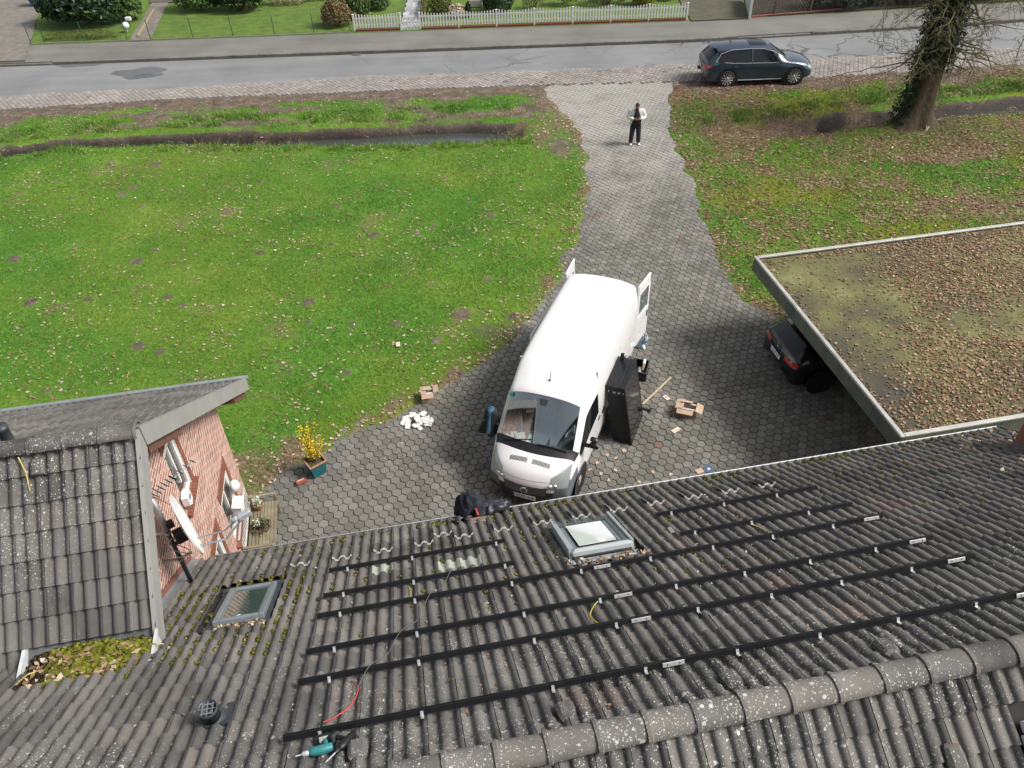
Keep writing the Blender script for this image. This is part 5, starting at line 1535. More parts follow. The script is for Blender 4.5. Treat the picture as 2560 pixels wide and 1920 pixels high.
# black crate with odds and ends
crate = thing('tool_crate', 'open black plastic crate of tools behind the solar panels', 'crate', (3.42, 16.15, 0), math.radians(-18))
q = MB(); w_, l_, h_ = .36, .54, .30
for c, d in (((-w_ / 2, 0, h_ / 2), (.02, l_, h_)), ((w_ / 2, 0, h_ / 2), (.02, l_, h_)), ((0, -l_ / 2, h_ / 2), (w_ - .02, .02, h_)), ((0, l_ / 2, h_ / 2), (w_ - .02, .02, h_)), ((0, 0, .012), (w_ - .02, l_ - .02, .02))): q.bbox(c, d, .005)
put('shell', q, M_BLACK, crate)
q = MB()
for c, d in (((-w_ / 2 - .005, 0, h_), (.035, l_ + .05, .02)), ((w_ / 2 + .005, 0, h_), (.035, l_ + .05, .02)), ((0, -l_ / 2 - .005, h_), (w_ - .03, .035, .02)), ((0, l_ / 2 + .005, h_), (w_ - .03, .035, .02))): q.bbox(c, d, .006)
put('rim', q, M_DARKP, crate)
CM = Matrix.Translation((3.42, 16.15, 0)) @ Matrix.Rotation(math.radians(-18), 4, 'Z')
q = MB(); q.lathe([(.035, 0), (.038, .02), (.038, .20)], 14); sl_ = put('sealant_can', q, M_CARTON, None, M=CM @ Matrix.Translation((.06, -.02, .16)) @ Matrix.Rotation(-1.0, 4, 'X')); tag(sl_, 'brown and white sealant cartridge sticking out of the crate', 'cartridge')
q = MB(); q.lathe([(.039, .20), (.039, .32), (.03, .33)], 14); put('cap', q, M_WHITE, sl_)
for nm, lab, m_, pos, d in (('clamp_pile', 'heap of pale metal clamps inside the crate', M_PALECON, (-.06, -.10, .10), (.16, .16, .10)), ('red_tool', 'red plastic tool in the crate corner', mat('red_plastic', (.45, .06, .05), rough=.5), (.06, -.20, .12), (.13, .07, .06)), ('teal_tool', 'pale teal plastic tool inside the crate', mat('teal_plastic', (.12, .30, .30), rough=.5), (-.03, .02, .12), (.1, .12, .08))):
    q = blob(sum(map(ord, nm)), d[0] / 2, d[1] / 2, d[2], 12, 8, .5); o = put(nm, q, m_, None, M=CM @ Matrix.Translation(pos), smooth=False); tag(o, lab, nm.split('_')[1] if nm != 'clamp_pile' else 'clamps')
# batten, bracket
q = MB(); L = (Vector((4.21, 15.96, 0)) - Vector((3.30, 14.93, 0))).length
q.bbox((L / 2, 0, .017), (L, .045, .034), .004); o = put('wooden_batten', q, mat('pale_wood', (.52, .42, .27), (.42, .33, .20), rough=.7, scale=9), None, (3.30, 14.93, .014), math.atan2(1.03, .91)); tag(o, 'pale wooden batten lying on the paving behind the panels', 'batten')
q = MB(); q.bbox((0, 0, .02), (.26, .07, .04), .008); q.bbox((.12, .0, .045), (.05, .1, .05), .01); o = put('black_bracket', q, M_BLACK, None, (3.36, 14.74, .014), -.5); tag(o, 'short black plastic foot lying beside the solar panels', 'bracket')
# cartons
def carton(name, label, loc, rz, w, l, h, flaps, m=M_CARTON):
    t = thing(name, label, 'cardboard box', (*loc, .014), rz)
    q = MB()
    for c, d in (((-w / 2, 0, h / 2), (.008, l, h)), ((w / 2, 0, h / 2), (.008, l, h)), ((0, -l / 2, h / 2), (w - .01, .008, h)), ((0, l / 2, h / 2), (w - .01, .008, h)), ((0, 0, .005), (w - .01, l - .01, .008))): q.box(c, d)
    put('walls', q, m, t)
    for (px, py, ang, ax, fw, fl) in flaps:
        q = MB()
        if ax == 'y': q.box((fw / 2 * (1 if px > 0 else -1), 0, 0), (fw, fl, .006)); R_ = Matrix.Rotation(-ang if px > 0 else ang, 4, 'Y')
        else: q.box((0, fw / 2 * (1 if py > 0 else -1), 0), (fl, fw, .006)); R_ = Matrix.Rotation(ang if py > 0 else -ang, 4, 'X')
        put('flap', q, M_CARTON2, t, M=Matrix.Translation((px, py, h)) @ R_)
    for y in (-l * .28, l * .28):
        q = MB(); q.box((0, y, h * .55), (w + .012, .05, h * .7)); put('tape', q, M_TAPE, t)
    return t
carton('carton', 'open brown carton lying between the van and the carport', (4.33, 14.60), math.radians(-20), .50, .36, .24, [(.25, 0, -.35, 'y', .18, .34), (-.25, 0, 2.9, 'y', .2, .34), (0, -.18, -.5, 'x', .12, .4), (0, .18, 2.7, 'x', .17, .3)])
carton('carton', 'torn pale carton with a hole, standing at the lawn edge', (-2.20, 15.45), math.radians(8), .32, .30, .30, [(.16, 0, .3, 'y', .14, .28), (-.16, 0, 2.95, 'y', .13, .28), (0, -.15, -.9, 'x', .12, .3), (0, .15, 2.9, 'x', .2, .2)], M_CARTON2)
# paper heap
def sheet(w, l, seed, amp=.02):
    nz = Noise(seed); q = MB(); n = 4; V = []
    for i in range(n + 1):
        for j in range(n + 1):
            V.append(((i / n - .5) * w, (j / n - .5) * l, .004 + amp * float(nz.v(np.array(i * 1.3), np.array(j * 1.3)))))
    q.add(V, [(i * (n + 1) + j, (i + 1) * (n + 1) + j, (i + 1) * (n + 1) + j + 1, i * (n + 1) + j + 1) for i in range(n) for j in range(n)]); return q
for k in range(26):
    a = rnd.uniform(0, 2 * PI); r = .36 * math.sqrt(rnd.random())
    o = put('scrap_paper', sheet(rnd.uniform(.10, .17), rnd.uniform(.12, .22), 40 + k, .05), M_PAPER, None, (-2.42 + r * math.cos(a) * 1.05, 14.62 + r * math.sin(a) * .8, .02 + .09 * (1 - r / .36) * rnd.random()), rnd.uniform(0, 6)); o.rotation_euler.x = rnd.gauss(0, .2); o.rotation_euler.y = rnd.gauss(0, .2)
    tag(o, 'white paper scrap in the loose heap on the paving near the planter', 'paper', 'paper scraps in the heap')
for i, (x, y, w, l, a, lab) in enumerate([(3.95, 15.16, .12, .19, .5, 'pale board scrap beside the wooden batten'), (3.98, 13.96, .12, .24, 2.2, 'pale board scrap in front of the brown carton'), (-3.17, 17.76, .12, .2, .2, 'white paper scrap lying out on the lawn'), (2.62, 13.32, .09, .1, .3, 'small tan shard at the foot of the panels')]):
    q = MB(); q.bbox((0, 0, .008), (w, l, .014), .003); o = put('board_scrap', q, M_CARTON2 if 'tan' in lab else mat('scrap_%d' % i, (.66, .58, .48), rough=.8), None, (x, y, .02 + (.04 if 'lawn' in lab else 0)), a); tag(o, lab, 'scrap')
for k in range(13):
    a = [(1.75, 12.75), (1.95, 12.95), (2.0, 12.6), (2.15, 12.4), (2.35, 12.7), (2.85, 12.3), (2.6, 12.1), (3.2, 12.6), (3.6, 12.5), (2.4, 13.1), (2.2, 13.2), (1.6, 12.9), (3.0, 11.9)][k]
    q = MB(); q.add([(-.05, -.03, .006), (.06, -.02, .004), (.03, .05, .012), (-.04, .03, .02)], [(0, 1, 2, 3)]); o = put('tile_shard', q, M_CARTON2, None, (a[0], a[1], .016), rnd.uniform(0, 6)); tag(o, 'small tan shard scattered on the paving near the van wheel', 'shard', 'shards near the van')
q = MB(); q.lathe([(.015, .014), (.03, .016), (.125, .012), (.125, .006), (.01, .004)], 28, cap=False)
o = put('cutting_disc', q, mat('blue_disc', (.05, .10, .20), (.10, .13, .17), rough=.5, scale=30), None, (4.50, 12.62, .02)); tag(o, 'round dark blue cutting disc on the paving by the gutter', 'disc')
q = MB(); q.lathe([(.005, .022), (.035, .02)], 12, cap=False); put('centre_label', q, M_WHITE, o)
q = MB(); q.bbox((0, 0, .006), (.18, .14, .01), .002); o = put('cardboard_piece', q, M_CARTON2, None, (4.28, 12.58, .016), .4); tag(o, 'tan cardboard piece partly under the blue disc', 'cardboard')
M_FILM = m_clear('plastic_film', (.85, .92, .97), .35)
q = blob(5, .20, .34, .26, 24, 12, .55, 3); o = put('plastic_bag', q, M_FILM, None, (3.62, 17.55, .014), .2); tag(o, 'crumpled clear plastic bag beside the van rear wheel', 'plastic bag')
# jacket over the van's far mirror
def drape(n, top, bot, rx, ry, seed, waves=5):
    mb = MB(); rings = []
    for i in range(9):
        t = i / 8; z = top + (bot - top) * t; ring = []
        for k in range(n):
            a = 2 * PI * k / n
            w = 1 + (.10 + .25 * t) * math.sin(waves * a + seed) * t
            ring.append((rx * (.55 + .55 * t) * w * math.cos(a), ry * (.55 + .55 * t) * w * math.sin(a), z + .03 * math.sin(2 * a + seed) * t))
        rings.append(ring)
    mb.loft(rings, True, True, False); return mb
jk = thing('hanging_jacket', 'navy and blue work jacket hung over the van mirror', 'jacket', M=VM @ Matrix.Translation((1.80, -1.19, 0)))
put('outer_cloth', drape(26, 1.66, .98, .17, .25, 1), M_NAVY, jk, smooth=True)
put('blue_panel', drape(26, 1.67, 1.10, .185, .13, 2, 4), M_BLUEC, jk, smooth=True)

# ---- planter with forsythia
M_GLAZE = mat('teal_glaze', (.012, .11, .14), (.018, .15, .18), rough=.35, scale=5)
pt = thing('planter', 'square teal glazed planter with a tan rim on the paving', 'planter', (-4.66, 12.98, .012), math.radians(38))
q = MB(); q.loft([[(-a, -a, z), (a, -a, z), (a, a, z), (-a, a, z)] for a, z in ((.15, 0), (.20, .40), (.18, .40), (.175, .33))], True, True, True); put('pot', q, M_GLAZE, pt)
q = MB()
for s in (1, -1): q.bbox((s * .205, 0, .41), (.05, .46, .04), .008); q.bbox((0, s * .205, .411), (.36, .05, .04), .008)
put('rim', q, mat('tan_clay', (.36, .20, .11), (.28, .15, .085), rough=.7), pt)
q = MB(); q.box((0, 0, .345), (.34, .34, .02)); put('soil', q, mat('potting_soil', (.05, .04, .025), (.07, .07, .025), rough=1, scale=30), pt)
M_TWIG = mat('brown_twig', (.13, .09, .05), (.09, .06, .035), rough=.9)
fb = thing('forsythia_bush', 'yellow flowering bush growing in the teal planter', 'bush', (-4.66, 12.98, .36))
tw = MB(); FV = []; FT = []
def add_quad(V, T, c, s, nrm=None, asp=1.0):
    n_ = Vector(nrm) if nrm is not None else Vector((rnd.gauss(0, 1), rnd.gauss(0, 1), rnd.gauss(0, 1)))
    n_.normalize(); a_ = n_.orthogonal().normalized(); a_ = Matrix.Rotation(rnd.uniform(0, 6.28), 3, n_) @ a_; b_ = n_.cross(a_)
    i = len(V); c = Vector(c)
    V += [c - a_ * s - b_ * s * asp * .3, c + b_ * s * asp * .9 - a_ * s * .1 - n_ * s * .15, c + a_ * s, c - b_ * s * asp * .9 + n_ * s * .15]
    T.append((i, i + 1, i + 2, i + 3))
for k in range(22):
    a = rnd.uniform(0, 6.28); sp = rnd.uniform(.05, .30); H_ = rnd.uniform(.45, 1.15)
    pts = [Vector((.04 * math.cos(a), .04 * math.sin(a), 0))]
    for i in range(1, 7):
        t = i / 6; pts.append(Vector((sp * t ** 1.3 * math.cos(a + .3 * t) + rnd.gauss(0, .015), sp * t ** 1.3 * math.sin(a + .3 * t) + rnd.gauss(0, .015), H_ * t)))
    tw.tube(pts, [.008 - .0009 * i for i in range(7)], 4)
    for p in pts[2:]:
        for _ in range(9): add_quad(FV, FT, p + Vector((rnd.gauss(0, .035), rnd.gauss(0, .035), rnd.gauss(0, .045))), rnd.uniform(.012, .024))
put('stems', tw, M_TWIG, fb)
fo = arrays('blossom', [tuple(v) for v in FV], FT, m_leaf('forsythia_yellow', [(0, (.55, .38, .01)), (.6, (.75, .58, .02)), (.9, (.80, .68, .06)), (1, (.25, .30, .03))]), fb); tag(fo, kind='stuff')
q = MB(); q.bbox((0, 0, .035), (.24, .115, .07), .006); br = put('loose_brick', q, mat('red_clay', (.34, .08, .06), (.27, .065, .05), rough=.8), None, (-4.98, 12.66, .014), .55); tag(br, 'single red brick lying against the planter', 'brick')
q = MB(); q.box((0, .02, .0715), (.16, .05, .004)); put('pale_face', q, M_CARTON2, br)

# ---- bench against the gable
bench = thing('garden_bench', 'weathered wooden slatted garden bench against the brick gable', 'bench', hx(-3.55, 11.78, .0), YAW)
M_OLDWOOD = mat('weathered_wood', (.28, .24, .155), (.17, .155, .10), rough=.85, scale=7, rv=.2)
M_GREYWOOD = mat('pale_grey_wood', (.50, .50, .48), (.40, .40, .38), rough=.7, scale=7, rv=.12)
for k in range(8):
    q = MB(); q.bbox((-.20 + k * .072, 0, .45), (.060, 1.36, .025), .005); put('seat_slat', q, M_OLDWOOD, bench)
for s in (1, -1):
    q = MB(); q.bbox((.02, s * .66, .425), (.60, .05, .05), .006); put('seat_rail', q, M_OLDWOOD, bench)
    q = MB(); q.bbox((.02, s * .705, .66), (.60, .06, .035), .008); put('armrest', q, M_OLDWOOD, bench)
    for x in (-.24, .30):
        q = MB(); q.bbox((x, s * .70, .32), (.06, .06, .64), .006); put('leg', q, M_OLDWOOD, bench)
q = MB(); q.bbox((-.285, 0, .93), (.045, 1.46, .07), .008); put('back_rail', q, M_GREYWOOD, bench)
q = MB(); q.bbox((-.265, 0, .54), (.045, 1.36, .05), .008); put('back_rail', q, M_GREYWOOD, bench)
for k in range(13):
    q = MB(); q.bbox((-.275, -.62 + k * .1035, .735), (.022, .06, .34), .004); put('back_slat', q, M_GREYWOOD, bench)
BM = HM @ Matrix.Translation((-3.55, 11.78, 0))
def flowers(name, label, pos, m_pot, m_fl, n, hgt):
    t = thing(name, label, 'flower pot', M=BM @ Matrix.Translation(pos))
    q = MB(); q.lathe([(.07, 0), (.10, .13), (.105, .15), (.09, .15), (.085, .12), (.01, .12)], 16); put('pot', q, m_pot, t, smooth=True, edge=40)
    V = []; T = []
    for k in range(3):
        c = Vector((rnd.uniform(-.05, .05), rnd.uniform(-.05, .05), 0))
        for i in range(n): add_quad(V, T, c + Vector((rnd.gauss(0, .03), rnd.gauss(0, .03), .16 + hgt * rnd.random())), rnd.uniform(.012, .022))
    tag(arrays('bloom', [tuple(v) for v in V], T, m_fl, t), kind='stuff')
    V = []; T = []
    for i in range(16): add_quad(V, T, (rnd.gauss(0, .05), rnd.gauss(0, .05), .17 + .06 * rnd.random()), .05, None, .3)
    tag(arrays('leaves', [tuple(v) for v in V], T, m_leaf(name + '_leaf', [(0, (.05, .14, .02)), (1, (.10, .22, .03))]), t), kind='stuff')
M_WBLOOM = m_leaf('white_bloom', [(0, (.62, .64, .55)), (.7, (.78, .78, .72)), (1, (.45, .55, .30))])
flowers('hyacinth_pot', 'white hyacinths in a clay pot on the bench end', (-.05, .50, .465), mat('clay_pot', (.33, .17, .11), rough=.8), M_WBLOOM, 40, .16)
flowers('spring_flower_pot', 'green leaved white flower standing inside the wreath on the bench', (.02, -.05, .465), mat('dark_pot', (.05, .04, .03), rough=.8), M_WBLOOM, 14, .10)
wr = MB(); WV = []; WT = []
for k in range(420):
    a = rnd.uniform(0, 6.28); c = Vector((.17 * math.cos(a), .17 * math.sin(a), .06)); add_quad(WV, WT, c + Vector((rnd.gauss(0, .035), rnd.gauss(0, .035), rnd.gauss(0, .03))), rnd.uniform(.015, .035), None, .35)
wt = arrays('twig_wreath', [tuple(v) for v in WV], WT, m_leaf('wreath_twig', [(0, (.05, .03, .018)), (.6, (.13, .085, .05)), (.9, (.22, .16, .10)), (1, (.30, .28, .24))])); wt.matrix_basis = BM @ Matrix.Translation((.02, -.05, .465)); tag(wt, 'round brown twig wreath lying on the bench seat', 'wreath')

# ================================================================ things on the roof
def roofpt(u, v, off=.06): return HM @ Vector((u, v, roof_z(v))) + (HM.to_3x3() @ Vector((0, math.sin(SL), math.cos(SL)))) * off
def rcable(name, label, pts, r, m):
    P_ = [roofpt(*p) for p in pts]; Q_ = []
    for i in range(len(P_) - 1):                     # Catmull-Rom through the given points
        p0, p1, p2, p3 = P_[max(i - 1, 0)], P_[i], P_[i + 1], P_[min(i + 2, len(P_) - 1)]
        for k in range(6):
            t = k / 6; Q_.append(.5 * ((2 * p1) + (p2 - p0) * t + (2 * p0 - 5 * p1 + 4 * p2 - p3) * t * t + (3 * p1 - p0 - 3 * p2 + p3) * t ** 3))
    Q_.append(P_[-1]); c = Q_[0].copy()
    q = MB(); q.tube([p - c for p in Q_], r, 6); return tag(put(name, q, m, None, c, smooth=True), label, 'cable')
M_REDC = mat('red_cable', (.55, .07, .07), rough=.5); M_YEL = mat('yellow_cable', (.58, .52, .07), rough=.5); M_GREYC = mat('grey_cable', (.15, .16, .16), rough=.5)
rcable('red_cable', 'red cable looping beside the rail closest to the ridge', [(-1.10, 4.46, .05), (-1.0, 4.42, .07), (-.94, 4.27, .07), (-1.0, 4.05, .06), (-1.15, 3.9, .06), (-1.22, 3.76, .13)], .007, M_REDC)
rcable('grey_cable', 'thin grey cable running down across the rails', [(.28, 6.62, .06), (.2, 6.5, .14), (.03, 6.2, .05), (-.12, 5.94, .13), (-.3, 5.5, .05), (-.5, 5.14, .13), (-.66, 4.85, .05), (-.83, 4.55, .13), (-1.0, 4.2, .05), (-1.2, 3.95, .05), (-1.24, 3.8, .06)], .0038, M_GREYC)
rcable('yellow_cable', 'yellow cable bent in a wide arc between two long rails', [(1.80, 5.10, .08), (1.72, 5.03, .06), (1.64, 4.88, .05), (1.66, 4.72, .05), (1.74, 4.63, .05), (1.86, 4.60, .08)], .006, M_YEL)
rcable('yellow_cable', 'short straight yellow cable below the short rail beside the glass tiles', [(-.40, 6.42, .06), (-.37, 6.3, .05), (-.37, 6.15, .05), (-.38, 6.02, .06)], .006, M_YEL)
rcable('yellow_cable', 'yellow cable hanging from the short rail past the raised skylight', [(4.44, 6.40, .08), (4.5, 6.32, .06), (4.52, 6.2, .05), (4.50, 6.03, .06)], .006, M_YEL)
# cordless tools resting on the top rail
M_TEAL = mat('teal_tool', (.02, .16, .17), (.03, .20, .21), rough=.5, scale=20)
def tool(name, label, u, v, rz, m, big, drill):
    M = on_roof(u, v, .075) @ Matrix.Rotation(rz, 4, 'Z') @ Matrix.Scale(1.15, 4)
    t = thing(name, label, 'power tool', M=M)
    q = MB(); q.lathe([(.028, -.09), (.036, -.08), (.036, .05), (.03, .075), (.02, .09)], 14, (0, 0, 0), 'x'); put('motor_housing', q, m, t, smooth=True, edge=40)
    q = MB(); q.bbox((-.035, -.075, 0), (.036, .12, .034), .012); put('handle', q, m if not drill else M_BLACK, t)
    q = MB(); q.bbox((-.03, -.150, 0), (.10, .045, .07), .01); bt = put('battery', q, M_BLACK, t)
    q = MB(); q.bbox((-.03, -.128, 0), (.085, .012, .06), .004); put('battery_foot', q, M_PALECON if not drill else M_DARKP, bt)
    q = MB(); q.lathe([(.018, .088), (.022, .10), (.020, .13), (.012, .145)], 12, (0, 0, 0), 'x'); put('chuck', q, M_BLACK if drill else M_SILVER, t, smooth=True, edge=40)
    q = MB(); q.tube([(.14, 0, 0), (.26 if drill else .19, 0, 0)], .006, 6); put('bit', q, M_SILVER, t)
tool('impact_driver', 'teal cordless driver resting at the end of the top rail', -1.22, 3.46, PI + .1, M_TEAL, 1, False)
tool('cordless_drill', 'black cordless drill lying beside the teal driver', -1.0, 3.50, PI + 1.0, M_BLACK, 1, True)
q = MB()
for k in range(3): q.bbox((.02 * k, 0, .01), (.014, .22, .014), .003)
o = put('metal_bars', q, M_SILVER, None, M=on_roof(3.36, 6.72, .055) @ Matrix.Rotation(-.12, 4, 'Z')); tag(o, 'three short silver bars lying between the short rails', 'bars')
# bag, jacket, board and loose tile at the gutter
o = put('black_backpack', blob(21, .26, .15, .40, 30, 16, .5, 2.5), M_NAVY, None, hx(.70, 8.86, 3.17), YAW, smooth=True); tag(o, 'black bag slumped over the gutter in front of the van', 'bag')
o = put('black_coat', blob(33, .30, .17, .17, 34, 14, .75, 3.2), mat('black_nylon', (.014, .016, .022), (.03, .034, .044), rough=.45, scale=7), None, hx(1.06, 8.76, 3.24), YAW + .1, smooth=True); tag(o, 'crumpled black coat lying on the tiles beside the bag', 'coat')
q = MB(); q.bbox((0, 0, .01), (.03, .16, .012), .003); o = put('red_strap', q, M_REDC, None, M=on_roof(.80, 8.56, .13) @ Matrix.Rotation(.15, 4, 'Z') @ Matrix.Rotation(.5, 4, 'X')); tag(o, 'short red strap hanging from the black bag', 'strap')
q = MB(); q.bbox((0, 0, .01), (.32, .27, .018), .004); o = put('plywood_piece', q, mat('old_plywood', (.30, .23, .165), (.22, .17, .12), rough=.85, scale=5), None, M=on_roof(.83, 8.48, .02)); tag(o, 'square brown board where a tile is missing by the gutter', 'board')
LT = tile_mesh('loose_roof_tile', lip=.0, th=.02, m=M_PALECON)
o = link('loose_roof_tile', LT, None, None, M=on_roof(.40, 8.38, .085) @ Matrix.Rotation(.12, 4, 'Z') @ Matrix.Rotation(-.25, 4, 'X')); tag(o, 'loose pale roof tile lying crooked by the gutter', 'roof tile')
# yellowed stalk on the wing roof
def wpt(u, v, off=.08): return HM @ Vector((u, v, zn(v) + off))
P_ = [wpt(-4.92, 8.0), wpt(-4.88, 7.92), wpt(-4.84, 7.84), wpt(-4.825, 7.74), wpt(-4.81, 7.66)]; c = P_[0].copy()
q = MB(); q.tube([p - c for p in P_], [.010, .009, .010, .008, .005], 6); o = put('dry_stalk', q, mat('straw', (.55, .45, .16), rough=.8), None, c); tag(o, 'yellow dry stalk lying on the tiles of the brick wing', 'stalk')
for k, (a, b) in enumerate((((-5.0, 5.78), (-4.72, 5.95)), ((-3.36, 5.98), (-3.56, 6.0)))):
    A, B = HM @ Vector((a[0], a[1], 5.12)), HM @ Vector((b[0], b[1], 5.09)); q = MB()
    q.tube([Vector((0, 0, 0)), (B - A) * .5 + Vector((0, 0, .06)), B - A], .009, 5)
    tag(put('dry_straw', q, bpy.data.materials['straw'], None, A), ['pale dry stem sticking out of the moss at its dark end', 'pale dry stem crossing the white upstand by the moss'][k], 'stem')

# ================================================================ the person
def skinned(name, V, E, Rr, m, par, sub=2, root=0, fat=1.0):
    me = bpy.data.meshes.new(name); me.from_pydata([tuple(v) for v in V], E, [])
    o = bpy.data.objects.new(name, me); COL.objects.link(o)
    o.modifiers.new('k', 'SKIN'); sk = me.skin_vertices[0].data
    for i, r in enumerate(Rr): sk[i].radius = (r * fat, r * fat) if not isinstance(r, tuple) else (r[0] * fat, r[1] * fat)
    sk[root].use_root = True
    sb = o.modifiers.new('s', 'SUBSURF'); sb.levels = sub
    dg = bpy.context.evaluated_depsgraph_get(); ev = bpy.data.meshes.new_from_object(o.evaluated_get(dg)); bpy.data.objects.remove(o)
    ev.polygons.foreach_set('use_smooth', [True] * len(ev.polygons))
    return link(name, ev, m, par)
man = thing('person', 'person in an open white jacket and dark trousers looking down at a phone', 'person', (5.3, 30.66, .014), 0)
M_SKIN = mat('skin', (.46, .27, .19), (.40, .23, .16), rough=.6)
SV = [(0, 0, .92), (0, .01, 1.12), (0, .0, 1.34), (0, -.03, 1.46), (0, -.07, 1.53),
      (.11, 0, .86), (.135, -.02, .48), (.15, .02, .09), (.16, -.14, .035),
      (-.11, 0, .86), (-.135, -.02, .48), (-.16, .02, .09), (-.17, -.14, .035),
      (.20, .0, 1.37), (.29, -.04, 1.13), (.11, -.27, 1.15), (.07, -.33, 1.17),
      (-.20, .0, 1.37), (-.29, -.04, 1.13), (-.11, -.27, 1.15), (-.07, -.33, 1.17)]
SE = [(0, 1), (1, 2), (2, 3), (3, 4), (0, 5), (5, 6), (6, 7), (7, 8), (0, 9), (9, 10), (10, 11), (11, 12), (2, 13), (13, 14), (14, 15), (15, 16), (2, 17), (17, 18), (18, 19), (19, 20)]
SR = [(.15, .12), (.15, .12), (.16, .12), (.06, .06), .052, .085, .055, .04, (.045, .03), .085, .055, .04, (.045, .03), .06, .042, .030, (.034, .02), .06, .042, .030, (.034, .02)]
skinned('body', SV, SE, SR, M_SKIN, man)
q = MB(); rings = []
for i in range(9):
    th = PI * (i + .3) / 8.6; r = math.sin(th)
    rings.append([(.074 * r * math.cos(a) * (1 - .12 * (math.cos(th) > .3)), -.02 * math.cos(th) * 0 + .095 * r * math.sin(a), .115 * math.cos(th)) for a in np.linspace(0, 2 * PI, 16, False)])
q.loft(rings); HM2 = Matrix.Translation((0, -.11, 1.60)) @ Matrix.Rotation(.45, 4, 'X') @ Matrix.Scale(1.12, 4)
hd = put('head', q, M_SKIN, man, M=HM2, smooth=True)
M_HAIR = mat('black_hair', (.012, .010, .009), (.02, .017, .015), rough=.7, scale=50)
q = MB(); q.bbox((0, -.094, -.005), (.024, .035, .045), .010); put('nose', q, M_SKIN, hd)
for s in (1, -1):
    q = MB(); q.lathe([(.01, 0), (.011, .004)], 8, (s * .030, -.088, .018), 'y'); put('eye', q, M_BLACK, hd)
    q = MB(); q.bbox((s * .077, .01, .0), (.015, .04, .06), .007); put('ear', q, M_SKIN, hd)
    q = MB(); q.box((s * .030, -.090, .038), (.034, .008, .008)); put('eyebrow', q, M_HAIR, hd)
q = MB(); q.box((0, -.086, -.05), (.04, .01, .008)); put('mouth', q, mat('lips', (.35, .15, .12), rough=.6), hd)
rings = []
for i in range(7):
    th = PI * (i + .05) / 14.5; r = math.sin(th)
    rings.append([(.080 * r * math.cos(a), .100 * r * math.sin(a) + (.012 if i > 4 else 0), .122 * math.cos(th) + (.03 if (i > 4 and math.sin(a) < 0) else 0)) for a in np.linspace(0, 2 * PI, 16, False)])
q = MB(); q.loft(rings, True, True, False); put('hair', q, M_HAIR, hd, smooth=True)
q = MB(); q.loft([[(.066 * math.cos(a), -.012 + .088 * math.sin(a), z) for a in np.linspace(PI, 2 * PI, 9)] + [(.05 * math.cos(a), -.012 + .07 * math.sin(a), z) for a in np.linspace(2 * PI, PI, 9)] for z in (-.035, -.105)]); put('beard', q, M_HAIR, hd)
M_JKT = mat('white_jacket', (.72, .72, .69), (.60, .60, .58), rough=.85, scale=6)
JV = [(0, .03, .74), (0, .03, 1.02), (0, .02, 1.34), (.235, .0, 1.385), (.345, -.04, 1.12), (.125, -.25, 1.14), (-.235, .0, 1.385), (-.345, -.04, 1.12), (-.125, -.25, 1.14)]
skinned('jacket', JV, [(0, 1), (1, 2), (2, 3), (3, 4), (4, 5), (2, 6), (6, 7), (7, 8)], [(.215, .165), (.20, .155), (.19, .14), .085, .072, .05, .085, .072, .05], M_JKT, man, root=1, fat=1.3)
M_SHIRT = mat('black_shirt', (.010, .010, .011), rough=.9)
q = MB(); q.loft([[(-w, -y0, z), (-w * .5, -y0 - .03, z), (w * .5, -y0 - .03, z), (w, -y0, z), (w * .5, -y0 + .06, z), (-w * .5, -y0 + .06, z)] for w, y0, z in ((.19, .165, .78), (.18, .20, 1.0), (.14, .19, 1.2), (.085, .165, 1.36), (.05, .12, 1.44))]); put('shirt', q, M_SHIRT, man, smooth=True)
M_TROU = mat('navy_trousers', (.014, .017, .03), (.02, .024, .04), rough=.9, scale=12)
TV = [(0, .01, .90), (.105, 0, .80), (.135, -.02, .46), (.155, .0, .03), (-.105, 0, .80), (-.135, -.02, .46), (-.165, .0, .03)]
skinned('trousers', TV, [(0, 1), (1, 2), (2, 3), (0, 4), (4, 5), (5, 6)], [(.135, .11), .10, .08, .068, .10, .08, .068], M_TROU, man, fat=1.3)
for s in (1, -1):
    q = MB(); q.loft([[(x - .045, y, 0), (x + .045, y, 0), (x + .045, y, h), (x, y, h + .02), (x - .045, y, h)] for x, y, h in ((s * .16, .07, .06), (s * .16, 0, .09), (s * .165, -.10, .06), (s * .17, -.18, .03))]); put('shoe', q, M_WHITE, man, smooth=True, edge=50)
    q = MB(); q.bbox((s * .165, -.05, .008), (.10, .27, .02), .006); put('sole', q, M_BLACK, man)
    hnd = MB(); hx0 = s * .06
    for k in range(4): hnd.tube([(hx0 + s * .012, -.335, 1.135 + .018 * k), (hx0 - s * .015, -.385, 1.14 + .018 * k), (hx0 - s * .045, -.375 - .003 * k, 1.145 + .018 * k)], [.0095, .0088, .007], 6)
    hnd.tube([(hx0 + s * .02, -.32, 1.20), (hx0 - s * .0, -.345, 1.235), (hx0 - s * .02, -.365, 1.24)], [.011, .010, .008], 6)
    put('fingers', hnd, M_SKIN, man)
q = MB(); q.bbox((0, 0, 0), (.15, .075, .010), .004); ph = put('phone', q, M_BLACK, None, M=Matrix.Translation((5.3, 30.66 - .375, 1.19)) @ Matrix.Rotation(.7, 4, 'X')); tag(ph, 'dark phone held in both hands of the person', 'phone')
